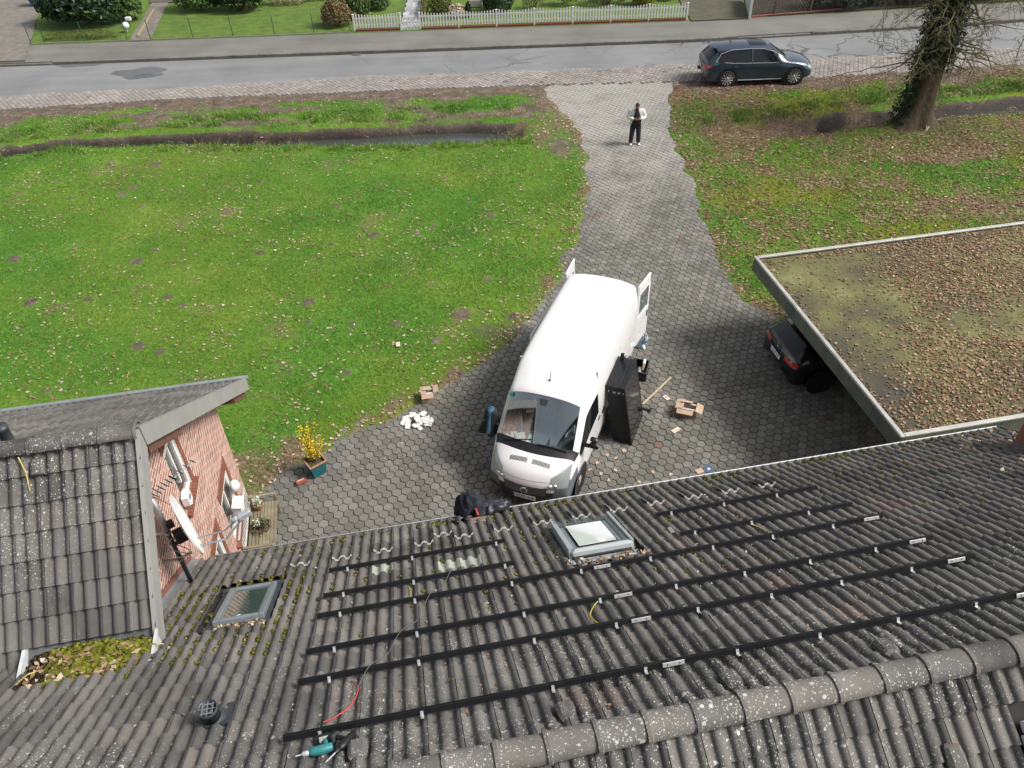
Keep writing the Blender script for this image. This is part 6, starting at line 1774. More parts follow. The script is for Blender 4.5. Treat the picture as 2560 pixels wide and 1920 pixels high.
# ================================================================ the street's far side: gardens, fences, shrubs
def shrub(name, label, loc, r, m, n, leaf, seed=1, stem=True, cone=0.0, asp=.55, cat='shrub', group=None, gaps=.0):
    t = thing(name, label, cat, loc, 0, group)
    g = np.random.default_rng(seed); nz = Noise(seed + 90)
    d = g.normal(size=(n, 3)); d /= np.linalg.norm(d, axis=1)[:, None]
    d[:, 2] = np.where(d[:, 2] < -.55, -d[:, 2], d[:, 2])
    lump = .72 + .5 * nz.fbm(d[:, 0] * 2.2 + 20 + d[:, 2], d[:, 1] * 2.2 + 20 + d[:, 2] * 1.7, 3)
    rad = lump * (.62 + .38 * g.random(n) ** .5)
    if gaps: rad = np.where(nz.v(d[:, 0] * 5 + 40, d[:, 1] * 5 + d[:, 2] * 5 + 40) < gaps, rad * .6, rad)
    P_ = d * rad[:, None] * np.array(r)
    P_[:, 2] += r[2] * .80
    if cone: P_[:, :2] *= (1 - cone * np.clip(P_[:, 2:3] / (1.9 * r[2]), 0, 1))
    P_[:, 2] = np.maximum(P_[:, 2], .03)
    nr = d + g.normal(0, .55, (n, 3)); nr /= np.linalg.norm(nr, axis=1)[:, None]
    a = np.cross(nr, g.normal(size=(n, 3))); a /= np.linalg.norm(a, axis=1)[:, None]; b = np.cross(nr, a)
    s_ = leaf * g.uniform(.6, 1.3, (n, 1))
    V = np.stack([P_ - a * s_, P_ + b * s_ * asp, P_ + a * s_ - nr * s_ * .2, P_ - b * s_ * asp], 1).reshape(-1, 3)
    o = arrays('foliage', V, np.arange(4 * n).reshape(n, 4), m, t); tag(o, kind='stuff')
    if stem:
        q = MB()
        for k in range(9):
            a_ = k * .7; q.tube([(.05 * math.cos(a_), .05 * math.sin(a_), -.05), (r[0] * .3 * math.cos(a_), r[1] * .3 * math.sin(a_), r[2] * .6), (r[0] * .55 * math.cos(a_ + .3), r[1] * .55 * math.sin(a_ + .3), r[2] * 1.15)], [.03, .02, .008], 5)
        put('stems', q, M_TWIG, t)
    return t
L_DARK = m_leaf('dark_evergreen_leaf', [(0, (.008, .022, .010)), (.5, (.016, .042, .016)), (.85, (.035, .075, .025)), (1, (.11, .15, .08))], .4)
L_MID = m_leaf('mid_green_leaf', [(0, (.025, .06, .014)), (.5, (.05, .11, .022)), (.9, (.10, .17, .04)), (1, (.22, .26, .12))], .5)
L_RUST = m_leaf('rusty_leaf', [(0, (.04, .07, .02)), (.4, (.09, .10, .03)), (.65, (.24, .13, .06)), (1, (.36, .22, .12))], .6)
L_YEL = m_leaf('golden_conifer', [(0, (.16, .17, .015)), (.6, (.30, .28, .025)), (1, (.40, .36, .05))], .7)
L_BROWN = m_leaf('bare_brown_twig', [(0, (.05, .035, .02)), (.6, (.10, .075, .045)), (1, (.17, .13, .08))], .9)
L_STRAW = m_leaf('dry_plume', [(0, (.32, .25, .15)), (.6, (.50, .42, .28)), (1, (.62, .55, .42))], .9)
L_OLIVE = m_leaf('olive_hedge', [(0, (.05, .06, .012)), (.6, (.10, .115, .025)), (1, (.16, .16, .05))], .7)
shrub('rhododendron', 'big dark evergreen bush beside the gravel drive', (-24.2, 49.9, .1), (2.6, 1.9, 1.45), L_DARK, 9000, .12, 1, gaps=.3)
shrub('laurel_bush', 'glossy green bush beside the narrow garden path', (-22.0, 50.2, .1), (1.1, 1.1, 1.2), L_MID, 4500, .085, 2, gaps=.3)
shrub('evergreen_bush', 'dark round bush at the back of the fenced lawn by the path', (-18.2, 51.9, .1), (1.4, 1.2, 1.15), L_MID, 5000, .085, 3, gaps=.3)
shrub('evergreen_bush', 'dark glossy bush at the back of the fenced lawn, farther from the path', (-15.6, 51.4, .1), (1.6, 1.2, 1.1), L_DARK, 5000, .10, 4, gaps=.3)
shrub('dry_grass_clump', 'straw coloured grass clump behind the fenced lawn', (-12.9, 52.4, .1), (1.3, .6, .55), L_STRAW, 1500, .11, 5, False, asp=.15)
shrub('dry_grass_clump', 'straw coloured low clump next to the back lawn corner', (-11.2, 53.2, .1), (1.1, .6, .5), L_STRAW, 1200, .11, 6, False, asp=.15)
shrub('photinia_bush', 'rusty red leaved bush at the end of the picket fence', (-9.15, 47.6, .1), (.95, .8, .85), L_RUST, 4500, .06, 7)
shrub('cherry_laurel', 'light green bush behind the rusty red bush', (-8.4, 49.2, .1), (1.1, .9, 1.0), L_MID, 4000, .085, 8)
shrub('variegated_bush', 'pale variegated bush on the picket fence lawn', (-7.2, 50.6, .1), (.8, .7, .6), L_MID, 2600, .06, 9)
shrub('clipped_hedge', 'low olive hedge running beside the slab path', (-4.35, 50.2, .1), (.25, 2.6, .42), L_OLIVE, 2600, .05, 10, False)
shrub('mixed_shrub', 'dark green shrub behind the picket fence beside the path hedge', (-3.35, 49.3, .1), (.7, .6, .6), L_OLIVE, 2600, .05, 11)
shrub('hydrangea', 'pale dried flower heads on a bush behind the picket fence', (-2.35, 48.5, .1), (.65, .5, .42), L_STRAW, 900, .07, 12)
shrub('dwarf_conifer', 'narrow dark conifer behind the picket fence', (-1.75, 48.3, .1), (.28, .28, .5), L_DARK, 1800, .05, 13, False, .6)
shrub('ball_boxwood', 'dark clipped ball bush behind the picket fence', (-.1, 49.3, .1), (.95, .9, .72), L_DARK, 6500, .05, 14, False)
shrub('bare_rose', 'leafless brown twiggy bush just behind the picket fence', (2.0, 49.6, .1), (.75, .6, .6), L_BROWN, 700, .12, 15, True, asp=.08)
shrub('upright_conifer', 'dark upright conifer behind the picket fence', (4.0, 50.1, .1), (.7, .6, 1.0), L_OLIVE, 3800, .05, 16, False, .3)
shrub('twiggy_shrub', 'wide brown twiggy shrub behind the picket fence', (6.3, 49.9, .1), (1.3, .9, .7), L_BROWN, 2200, .11, 17, True, asp=.10)
shrub('golden_conifer', 'yellow green rounded conifer behind the picket fence', (8.55, 49.6, .1), (.75, .7, .75), L_YEL, 4200, .06, 18, False)
shrub('grey_shrub', 'grey brown shrub at the picket fence corner', (10.0, 50.5, .1), (.6, .6, .5), L_BROWN, 1200, .08, 19, True, asp=.2)
shrub('hedge_plant', 'dark untrimmed hedge bush behind the lattice fence', (19.3, 47.6, .1), (2.3, .95, 1.15), L_DARK, 4500, .09, 20, gaps=.35)
shrub('hedge_plant', 'dark untrimmed hedge bush above the brick footing past the lattice', (23.0, 48.0, .1), (2.4, .95, 1.15), L_DARK, 4500, .09, 21, gaps=.35)
shrub('hedge_plant', 'dark hedge bush behind the big tree trunk across the road', (27.0, 48.4, .1), (2.6, .95, 1.15), L_DARK, 4500, .09, 22, gaps=.35)
shrub('front_bed_plants', 'mixed low plants along the green wire fence by the drive', (-23.4, 46.9, .1), (2.3, .55, .28), L_OLIVE, 2600, .06, 23, False, asp=.2)
# wire fence on green posts, in two runs
M_GREEN = mat('green_post', (.012, .10, .065), (.008, .07, .045), rough=.5)
M_CONC = mat('edging_concrete', (.26, .25, .22), (.15, .145, .12), rough=.9, scale=3, world=True)
def wirefence(name, label, pts, h=1.1):
    x0 = pts[0]; t = thing(name, label, 'fence', (x0[0], x0[1], .13))
    for x, y in pts:
        q = MB(); q.tube([(x - x0[0], y - x0[1], 0), (x - x0[0] + rnd.gauss(0, .02), y - x0[1], h)], .024, 8); put('post', q, M_GREEN, t)
    q = MB()
    for (xa, ya), (xb, yb) in zip(pts[:-1], pts[1:]):
        for k in range(6): q.tube([(xa - x0[0], ya - x0[1], .1 + k * .19), (xb - x0[0], yb - x0[1], .1 + k * .19)], .0022, 3)
        n = int((xb - xa) / .16)
        for k in range(1, n): f = k / n; q.tube([(xa - x0[0] + (xb - xa) * f, ya - x0[1] + (yb - ya) * f, .06), (xa - x0[0] + (xb - xa) * f, ya - x0[1] + (yb - ya) * f, 1.06)], .0016, 3)
    tag(put('wire_mesh', q, M_GREEN, t), kind='stuff')
    q = MB()
    for (xa, ya), (xb, yb) in zip(pts[:-1], pts[1:]): q.box(((xa + xb) / 2 - x0[0], (ya + yb) / 2 - x0[1] - .05, .0), (xb - xa - .02, .06, .14), Matrix.Rotation(math.atan2(yb - ya, xb - xa), 3, 'Z'))
    put('edging', q, M_CONC, t)
wirefence('wire_fence', 'green wire fence on thin posts in front of the dark evergreen bush', [(-25.95, 46.2), (-25.2, 46.22), (-23.0, 46.25), (-20.66, 46.28)])
wirefence('wire_fence', 'green wire fence on thin posts around the square lawn', [(-19.35, 46.25), (-16.98, 46.22), (-14.76, 46.24), (-12.47, 46.24), (-10.28, 46.3), (-8.3, 46.34)])
# white picket fence
M_BRK2 = mat('plinth_brick', (.24, .085, .06), (.17, .06, .045), rough=.9, scale=20, world=True)
PX = [-8.03, -5.46, -4.39, -2.25, -.15, 1.94, 4.06, 6.17, 8.28, 10.40]
def py_(x): return float(pl(x, [(-8.03, 46.42), (-4.4, 46.38), (10.4, 46.42)]))
pf = thing('picket_fence', 'white wooden picket fence with dipping bays on a low brick footing', 'fence', (1, 46.4, .15))
pk = MB()
pk.loft([[(-.038, -.012, z), (.038, -.012, z), (.038, .012, z), (-.038, .012, z)] for z in (.0, .62)], True, True, False); pk.loft([[(-w, -.012, z), (w, -.012, z), (w, .012, z), (-w, .012, z)] for w, z in ((.038, .62), (.030, .655), (.012, .675))], True, False, True)
PK = pk.mesh('picket'); PK.materials.append(M_WHITE)
po = MB(); po.bbox((0, 0, .42), (.09, .09, .94), .01); po.bbox((0, 0, .90), (.11, .11, .025), .006); PO = po.mesh('fence_post'); PO.materials.append(M_WHITE)
for x in PX: link('fence_post', PO, None, pf, (x - 1, py_(x) - 46.4, .0))
gate = thing('garden_gate', 'white picket gate in front of the grey slab path', 'gate', (-4.92, 46.4, .02))
for a, b in zip(PX[:-1], PX[1:]):
    par, ox, oz = (gate, 4.92, -.0) if a == -5.46 else (pf, -1, .16)
    n = int(round((b - a) / .165))
    for k in range(1, n):
        f = k / n; x = a + (b - a) * f
        dip = .0 if par is gate else -.16 * math.sin(PI * f)
        o = link('picket', PK, None, par, (x + ox, py_(x) - 46.4 - .03, oz + .02)); o.scale.z = 1.16 + dip * 1.2
    for z in (.18, .52):
        q = MB(); q.box(((a + b) / 2 + ox, py_((a + b) / 2) - 46.4 + .005, oz + z), (b - a - .1, .035, .07)); put('rail', q, M_WHITE, par)
    if par is pf:
        nb = int((b - a) / .13)
        q = MB()
        for k in range(nb):
            for c_ in range(2): q.box((a + (k + .5 + .25 * c_) * (b - a - .1) / nb - 1 + .03, py_(a) - 46.4, .02 + .075 * c_), ((b - a) / nb - .012, .2, .064))
        put('brick_footing', q, M_BRK2, pf)
# lattice fence, white board and brick footing farther along
lf = thing('lattice_fence', 'brown timber lattice fence on a brick footing past the driveway', 'fence', (15.7, 46.75, .15), math.radians(8))
M_LAT = mat('brown_lattice', (.12, .085, .045), (.085, .06, .035), rough=.8, scale=9)
for x in (-1.7, -.35, 1.75):
    q = MB(); q.bbox((x, 0, .75), (.10, .10, 1.5), .008); put('post', q, M_LAT, lf)
for k in range(26):
    for s in (1, -1):
        x = -2.6 + k * .18
        # clip the slanting slat to the panel
        a0, a1 = (0.12, 1.45); xa, xb = x, x + s * (a1 - a0)
        lo_, hi_ = -1.7, 1.75; t0, t1 = 0.0, 1.0
        if xb != xa:
            ts = sorted(((lo_ - xa) / (xb - xa), (hi_ - xa) / (xb - xa))); t0, t1 = max(0, ts[0]), min(1, ts[1])
        if t1 - t0 < .05: continue
        q = MB(); q.tube([(xa + (xb - xa) * t0, .012 * s, a0 + (a1 - a0) * t0), (xa + (xb - xa) * t1, .012 * s, a0 + (a1 - a0) * t1)], .014, 4); put('slat', q, M_LAT, lf)
q = MB(); q.bbox((.9, -.02, .03), (5.4, .2, .13), .01); put('brick_footing', q, M_BRK2, lf)
wb = thing('white_side_gate', 'white upright board gate at the end of the lattice fence', 'gate', (13.86, 46.3, .15), math.radians(80))
for k in range(9):
    q = MB(); q.bbox((.1 + k * .36, 0, .55), (.34, .03, 1.1), .006); put('board', q, M_WHITE, wb)
q = MB(); q.bbox((-.08, 0, .62), (.12, .12, 1.26), .01); put('post', q, M_WHITE, wb)
# paths and drives of the gardens
def ground_poly(name, poly, z, m):
    q = MB(); q.prism(poly, z - .12, z); return tag(put(name, q, m), kind='structure')
M_GRAVEL = mat('grey_gravel', (.22, .20, .175), (.13, .12, .105), rough=1, scale=3, world=True, bump=.02, bscale=60, detail=9)
ground_poly('gravel_drive', [(-40, 43.3), (-25.0, 43.3), (-26.0, 46.1), (-28.4, 53), (-30, 60), (-40, 60)], .21, M_GRAVEL)
ground_poly('garden_path', [(-20.45, 46.0), (-19.35, 46.0), (-20.6, 53.5), (-21.6, 53.5)], .215, M_GRAVEL)
ground_poly('side_drive', [(10.6, 46.1), (13.8, 46.2), (14.6, 52), (15, 60), (10.9, 60)], .215, mat('mossy_drive', (.10, .09, .07), (.06, .065, .03), rough=1, scale=2, world=True, bump=.01))
ground_poly('hedge_bed', [(14.1, 46.45), (19, 46.85), (30, 47.75), (45, 49.2), (45, 60), (15.5, 60)], .225, mat('hedge_soil', (.035, .03, .02), (.02, .018, .012), rough=1, scale=5, world=True, bump=.03, bscale=20))
sp_ = tag(bpy.data.objects.new('slab_path', None), kind='structure'); COL.objects.link(sp_)
M_SLAB = mat('pale_slab', (.42, .43, .44), (.34, .35, .36), rough=.8, scale=5, world=True, rv=.5)
for r in range(16):
    for c in range(3):
        q = MB(); w = .36; q.bbox((-5.42 + c * w + (.0 if r % 2 else .06), 46.75 + r * .50, .212), (w - .015, .485, .05), .006); put('slab', q, M_SLAB, sp_)
q = MB(); q.bbox((-20.35, 48.6, .27), (.10, 5.2, .10), .01); o = put('timber_edging', q, mat('old_pine', (.34, .26, .16), rough=.8), None, (0, 0, 0)); o.rotation_euler.z = 0; o.data.transform(Matrix.Translation((20.35, -48.6, 0))); o.location = (-20.55, 49.2, 0); o.rotation_euler.z = math.radians(8.5); tag(o, 'pale timber edging along the narrow garden path', 'edging')
# small garden things
def lantern(name, label, loc, ball):
    t = thing(name, label, 'garden light', loc)
    if ball:
        q = MB(); q.lathe([(.01, .12), (.12, .16), (.19, .26), (.20, .36), (.14, .47), (.01, .52)], 18); put('globe', q, M_PLASTIC_W, t, smooth=True)
        q = MB(); q.lathe([(.04, 0), (.05, .15)], 10); put('stalk', q, M_PLASTIC_W, t)
    else:
        q = MB(); q.bbox((0, 0, .42), (.30, .22, .20), .03); put('hood', q, M_PLASTIC_W, t); q = MB(); q.tube([(0, 0, 0), (0, 0, .36)], .02, 6); put('stalk', q, M_BLACK, t)
lantern('globe_light', 'white ball garden light behind the green wire fence', (-21.15, 47.75, .2), True)
lantern('hood_light', 'white square garden light beside the narrow path', (-21.3, 48.7, .2), False)
q = MB(); q.lathe([(.07, 0), (.08, .08), (.02, .12), (.02, .95), (.11, 1.0), (.13, 1.25), (.02, 1.36)], 8); o = put('garden_lantern', q, M_DARKP, None, (-21.5, 50.2, .2)); tag(o, 'dark post lantern in front of the glossy green bush', 'lantern')
st = thing('porch_step', 'pale stone porch step at the end of the narrow path', 'step', (-20.6, 53.9, .2))
q = MB(); q.bbox((0, 0, .10), (2.2, .7, .22), .02); put('tread', q, mat('pale_stone', (.50, .43, .42), rough=.8), st); q = MB(); q.bbox((0, .4, .3), (2.2, .5, .22), .02); put('upper_tread', q, bpy.data.materials['pale_stone'], st)
wbn = thing('wheelie_bin', 'blue wheeled rubbish bin on the gravel drive', 'bin', (-29.0, 53.9, .2), .2)
M_BIN = mat('blue_bin', (.02, .08, .35), (.015, .06, .26), rough=.5)
q = MB(); q.loft([[(-a, -b, z), (a, -b, z), (a, b, z), (-a, b, z)] for a, b, z in ((.22, .26, .05), (.28, .34, .95))]); put('body', q, M_BIN, wbn)
q = MB(); q.bbox((0, 0, 1.0), (.60, .74, .08), .03); put('lid', q, M_BIN, wbn)
for s in (1, -1): q = MB(); q.lathe([(.10, s * .26 - .03), (.10, s * .26 + .03)], 14, (0, .30, .10), 'x'); put('wheel', q, M_RUBBER, wbn)
ss = thing('stone_planter', 'pale square stone trough on the lawn behind the picket fence', 'trough', (-1.35, 50.4, .18)); q = MB(); q.bbox((0, 0, .22), (.75, .5, .42), .03); put('trough', q, mat('trough_stone', (.42, .40, .36), (.33, .32, .29), rough=.9), ss); q = MB(); q.box((0, 0, .435), (.6, .36, .01)); put('soil', q, bpy.data.materials['potting_soil'], ss)
# road details
q = MB(); q.box((0, 0, .0), (.46, .36, .02)); dr_ = put('drain_grate', q, M_BLACK, None, (-7.53, 42.93, .026)); tag(dr_, 'iron drain grate in the gutter beside the kerb', 'drain')
for k in range(7): q = MB(); q.box((-.19 + k * .063, 0, .014), (.022, .32, .014)); put('bar', q, M_ZINC, dr_)
def puddle(name, label, loc, r, seed, z, m, kx=1.0, ky=.6):
    nz = Noise(seed); q = MB(); n = 40
    V = [(loc[0] + r * kx * math.cos(2 * PI * k / n) * (.65 + .7 * float(nz.v(np.array(3 + 2 * math.cos(2 * PI * k / n)), np.array(3 + 2 * math.sin(2 * PI * k / n))))), loc[1] + r * ky * math.sin(2 * PI * k / n) * (.65 + .7 * float(nz.v(np.array(9 + 2 * math.cos(2 * PI * k / n)), np.array(3 + 2 * math.sin(2 * PI * k / n))))), z) for k in range(n)]
    q.add(V, [tuple(range(n))]); o = put(name, q, m); return tag(o, kind='structure')
M_WATER = NT('puddle_water'); M_WATER.col((.05, .055, .055)); M_WATER.set(Roughness=.04); M_WATER.b.inputs['Specular IOR Level'].default_value = .9; M_WATER = M_WATER.m
M_DAMP = mat('damp_asphalt', (.10, .105, .11), (.13, .135, .14), rough=.4, world=True, scale=6)
def rz_(y, x): return .03 * (y - (pl(x, Y_BFAR) - .35)) / (pl(x, Y_KERB) - pl(x, Y_BFAR) + .35)
puddle('damp_patch', '', (-18.2, 41.25), 1.0, 3, float(rz_(41.8, -18.2)) + .006, M_DAMP, 1.3, .75)
puddle('puddle', '', (-18.1, 40.85), .55, 4, float(rz_(41.3, -18)) + .011, M_WATER, 1.0, .5)
puddle('damp_patch', '', (-22.1, 42.75), .8, 5, float(rz_(43, -22.1)) + .006, M_DAMP, 1.4, .3)
q = MB(); q.add([(-9.6, 30.8, -.44), (1.2, 30.8, -.44), (1.2, 33.9, -.44), (-9.6, 33.9, -.44)], [(0, 1, 2, 3)]); q.add([(17.5, 31.8, -.44), (27, 32.2, -.44), (27, 34.8, -.44), (17.5, 34, -.44)], [(0, 1, 2, 3)])
tag(put('ditch_water', q, M_WATER), kind='structure')

# ================================================================ the old tree by the ditch
tree = thing('oak_tree', 'old ivy clad tree with bare drooping twigs beside the ditch', 'tree', (17.0, 31.75, 0))
M_BARK = NT('bark'); co = M_BARK.coord(False, stretch=(1, 1, .25))
M_BARK.col(M_BARK.ramp(M_BARK.noise(co, 14, 6, .7), [(.3, (.035, .025, .016)), (.55, (.10, .075, .045)), (.75, (.17, .135, .085))])); M_BARK.set(Roughness=.95); M_BARK.bump(M_BARK.noise(co, 16, 6, .7), .06, 1.0); M_BARK = M_BARK.m
nz = Noise(55); q = MB(); rings = []
TR_H = 12.0
def trunk_c(z): return Vector((.10 * z * .35 + .05 * math.sin(z * .8), .03 * z, z))
def trunk_r(z): return .50 + .42 * math.exp(-z / .45) - .012 * z
zs = [-.3, 0, .12, .3, .55, .9, 1.4, 2, 2.8, 3.6, 4.4, 5.2, 6, 7, 8, 9, 10, 11, 12]
for z in zs:
    c = trunk_c(z); r = trunk_r(z); ring = []
    for k in range(26):
        a = 2 * PI * k / 26
        w = 1 + .34 * (float(nz.v(np.array(4 + 1.9 * math.cos(a)), np.array(4 + 1.9 * math.sin(a) + z * .12))) - .5) * (1 + 1.3 * math.exp(-max(z, 0) / .6))
        ring.append(c + Vector((math.cos(a), math.sin(a), 0)) * r * w)
    rings.append(ring)
q.loft(rings); put('trunk', q, M_BARK, tree, smooth=True)
M_BTWIG = mat('mossy_twig', (.19, .165, .085), (.11, .095, .05), rough=.95, scale=9)
q = MB()
def walk(p, d, L, r, n, grav, wig):
    pts = [p.copy()]; d = d.normalized()
    for i in range(n):
        d = (d + Vector((rnd.gauss(0, wig), rnd.gauss(0, wig), rnd.gauss(0, wig) + grav))).normalized()
        p = p + d * (L / n); pts.append(p.copy())
    return pts, [max(.0065, r * (1 - .85 * i / n)) for i in range(n + 1)]
def branch(p, d, L, r, grav, wig, lev):
    pts, rr_ = walk(p, d, L, r, 9, grav, wig); q.tube(pts, rr_, 5 if lev else 7)
    if lev >= 3: return
    for k in range(5 if lev else 7):
        i = rnd.randint(2, 8); dd = (pts[i] - pts[i - 1]).normalized()
        side = Vector((rnd.gauss(0, 1), rnd.gauss(0, 1), rnd.gauss(0, .7))).normalized()
        branch(pts[i], dd * .5 + side, L * rnd.uniform(.3, .55), rr_[i] * .6, grav, wig * 1.1, lev + 1)
for k in range(52):                                  # shoots from the trunk
    z = rnd.uniform(2.2, 7.0); a = rnd.choice([rnd.gauss(PI, .7), rnd.gauss(0, .8), rnd.uniform(0, 6.28), rnd.gauss(-PI / 2, .8)])
    d = Vector((math.cos(a), math.sin(a), rnd.uniform(-.35, .35)))
    branch(trunk_c(z) + Vector((math.cos(a), math.sin(a), 0)) * .45, d, rnd.uniform(1.2, 3.6), rnd.uniform(.025, .05), -.05, .24, 1)
for k in range(9):                                   # limbs that start above the picture and hang into it
    a = [.1, .5, -.4, 2.9, 3.4, -.9, .3, -.2, 2.6][k]; z = [7.2, 7.8, 7.4, 7.2, 8, 8.4, 9, 6.9, 9][k]
    branch(trunk_c(z), Vector((math.cos(a), math.sin(a), .15)), [5.5, 5, 5.5, 4.2, 5, 5, 5, 6, 5][k], .13, -.10, .16, 0)
put('branches', q, M_BTWIG, tree, smooth=True)
n = 7000; g = np.random.default_rng(8)
zz = g.uniform(.15, 7.5, n) ** 1.0; aa = g.uniform(0, 2 * PI, n)
bare = (np.cos(aa - (-.85)) > .1) & (zz < 2.6 + .5 * np.sin(3 * aa))
zz = np.where(bare, g.uniform(2.6, 7.5, n), zz)
cx = .035 * zz + .05 * np.sin(zz * .8); cy = .03 * zz
rr2 = .50 + .42 * np.exp(-zz / .45) - .012 * zz + np.abs(g.normal(.08, .12, n)) + .22 * NZ.fbm(aa * 1.4 + 8, zz * .9, 3)
P_ = np.stack([cx + rr2 * np.cos(aa), cy + rr2 * np.sin(aa), zz], -1)
nr = np.stack([np.cos(aa), np.sin(aa), g.uniform(-.1, .7, n)], -1) + g.normal(0, .4, (n, 3)); nr /= np.linalg.norm(nr, axis=1)[:, None]
a_ = np.cross(nr, g.normal(size=(n, 3))); a_ /= np.linalg.norm(a_, axis=1)[:, None]; b_ = np.cross(nr, a_); s_ = g.uniform(.04, .085, (n, 1))
V = np.stack([P_ - a_ * s_, P_ + b_ * s_ * .8, P_ + a_ * s_, P_ - b_ * s_ * .8], 1).reshape(-1, 3)
tag(arrays('ivy', V, np.arange(4 * n).reshape(n, 4), m_leaf('ivy_leaf', [(0, (.008, .018, .008)), (.6, (.016, .034, .013)), (.92, (.03, .055, .02)), (1, (.07, .08, .03))], .5), tree), kind='stuff')
q = MB(); q.tube([(0, 0, .0), (.12, .05, .16)], [.05, .03], 6); q.tube([(.02, 0, .02), (.0, .08, .2)], [.03, .02], 6); o = put('cut_stump_sucker', q, mat('fresh_wood', (.70, .58, .40), rough=.8), None, (17.25, 30.95, .03)); tag(o, 'pale broken wood stub at the foot of the tree', 'wood stub')
q = MB(); q.tube([(0, 0, .02), (.1, .12, .03)], [.03, .02], 5); o = put('wood_chip', q, bpy.data.materials['fresh_wood'], None, (15.2, 29.3, .06)); tag(o, 'small pale wood chip on the lawn before the tree', 'wood chip')
# ================================================================ what covers the ground: grass, leaves, moss
def in_view(x, y, z, pad=60):
    qx, qy, qz = x - 0, y - 0, z - CAM_H
    c = qy * _F.y + qz * _F.z + qx * _F.x
    px = 1280 + 1980 * (qx * _R.x + qy * _R.y + qz * _R.z) / c; py = 960 - 1980 * (qx * _U.x + qy * _U.y + qz * _U.z) / c
    return (c > 1) & (px > -pad) & (px < 2560 + pad) & (py > -pad) & (py < 1920 + pad), px, py
def blades(n, x0, x1, y0, y1, dens, hmin, hmax, w, seed):
    g = np.random.default_rng(seed)
    x = g.uniform(x0, x1, n); y = g.uniform(y0, y1, n)
    ok, px, py = in_view(x, y, np.zeros(n), 10)
    ok &= py < 1274 - .1655 * (px - 1280)
    x, y = x[ok], y[ok]
    k = g.random(len(x)) < dens(x, y)
    x, y = x[k], y[k]; n = len(x)
    z = samp(GZ, x, y)
    h = g.uniform(hmin, hmax, n) * (.6 + .9 * NZ.fbm(x * .7 + 3, y * .7, 3))
    a = g.uniform(0, 2 * PI, n); l = g.normal(0, .55, (n, 2)) * h[:, None]
    ww = w * g.uniform(.6, 1.4, n)
    B = np.stack([x, y, z - .004], -1)
    dx = np.stack([np.cos(a) * ww, np.sin(a) * ww, np.zeros(n)], -1)
    T = B + np.stack([l[:, 0], l[:, 1], h], -1)
    V = np.stack([B - dx, B + dx, T], 1).reshape(-1, 3)
    return V, np.arange(3 * n).reshape(n, 3)
def lawn_d(x, y):
    return np.clip(1 - 1.1 * samp(MUD, x, y) - .75 * samp(LIT, x, y), 0, 1) * (1 - sstep(.15, .6, samp(DB, x, y))) * (pl(x, Y_BNEAR) - y > .5)
V, T = blades(520000, -23, 4, 11.5, 37, lawn_d, .03, .075, .007, 1)
tag(arrays('grass_blades', V, T, M_BLADE), 'short green grass of the lawn left of the driveway', 'grass', kind='stuff')
V, T = blades(260000, 6, 26, 16, 37.5, lambda x, y: lawn_d(x, y) * .9, .04, .10, .008, 2)
tag(arrays('grass_blades', V, T, M_BLADE), 'rough grass and weeds of the lawn behind the carport', 'grass', kind='stuff')
# long tufts on the ditch banks and along the drive
def bank_d(x, y):
    d, w = ditch(x, y)
    far = (np.abs(y - pl(x, LD_FAR) - .6) < .7) & (x < 1.5) | (np.abs(y - pl(x, RD_FAR) - .5) < .6) & (x > 8.5) | (np.abs(y - pl(x, LD_NEAR) + .25) < .35) & (x < 1.5)
    return far * sstep(.38, .6, NZ.fbm(x * 1.5, y * 1.5, 3)) * .9 * (1 - sstep(.2, .6, samp(DB, x, y)))
V, T = blades(160000, -24, 26, 29, 36, bank_d, .09, .24, .011, 3)
tag(arrays('bank_grass', V, T, M_BLADE), 'long green tufts on the banks of the ditches', 'grass', kind='stuff')

M_STRAWB = m_leaf('dead_grass', [(0, (.16, .12, .06)), (.5, (.30, .24, .14)), (1, (.45, .38, .25))], .9)
def dead_d(x, y):
    b = np.abs(y - pl(x, LD_FAR) + .35) < .55
    c = (np.abs(y - pl(x, RD_FAR) + .2) < .5) & (x > 9)
    return ((b & (x < 1.6)) | c) * sstep(.42, .62, NZ.fbm(x * 1.1 + 21, y * 1.1, 3)) * np.where(x < -12, .35, .8)
V, T = blades(60000, -24, 26, 30, 36, dead_d, .08, .26, .010, 33)
tag(arrays('dead_bank_grass', V, T, M_STRAWB), 'straw coloured dead grass hanging over the ditch banks', 'grass', kind='stuff')
def litter(n, x0, x1, y0, y1, dens, size, seed, zf_=None, keep=None):
    g = np.random.default_rng(seed)
    x = g.uniform(x0, x1, n); y = g.uniform(y0, y1, n)
    k = g.random(n) < dens(x, y)
    x, y = x[k], y[k]
    z = zf_(x, y) if zf_ else samp(GZ, x, y)
    ok, px, py = in_view(x, y, z, 10)
    if zf_ is None: ok &= py < 1274 - .1655 * (px - 1280)
    x, y, z = x[ok], y[ok], z[ok]; n = len(x)
    a = g.uniform(0, 2 * PI, n); s = size * g.uniform(.55, 1.35, n); asp = g.uniform(.45, .8, n)
    ca, sa = np.cos(a) * s, np.sin(a) * s
    up = g.uniform(.0, .45, (n, 4)) * s[:, None] + .012
    P_ = np.stack([x, y, z], -1)
    A = np.stack([ca, sa, np.zeros(n)], -1); B = np.stack([-sa * asp, ca * asp, np.zeros(n)], -1)
    Zv = lambda j: np.stack([np.zeros(n), np.zeros(n), up[:, j]], -1)
    V = np.stack([P_ - A + Zv(0), P_ - B + Zv(1) - A * .15, P_ + A + Zv(2), P_ + B + Zv(3) - A * .15], 1).reshape(-1, 3)
    q = np.arange(4 * n).reshape(n, 4)
    T = np.concatenate([q[:, [0, 1, 2]], q[:, [0, 2, 3]]])
    return V, T
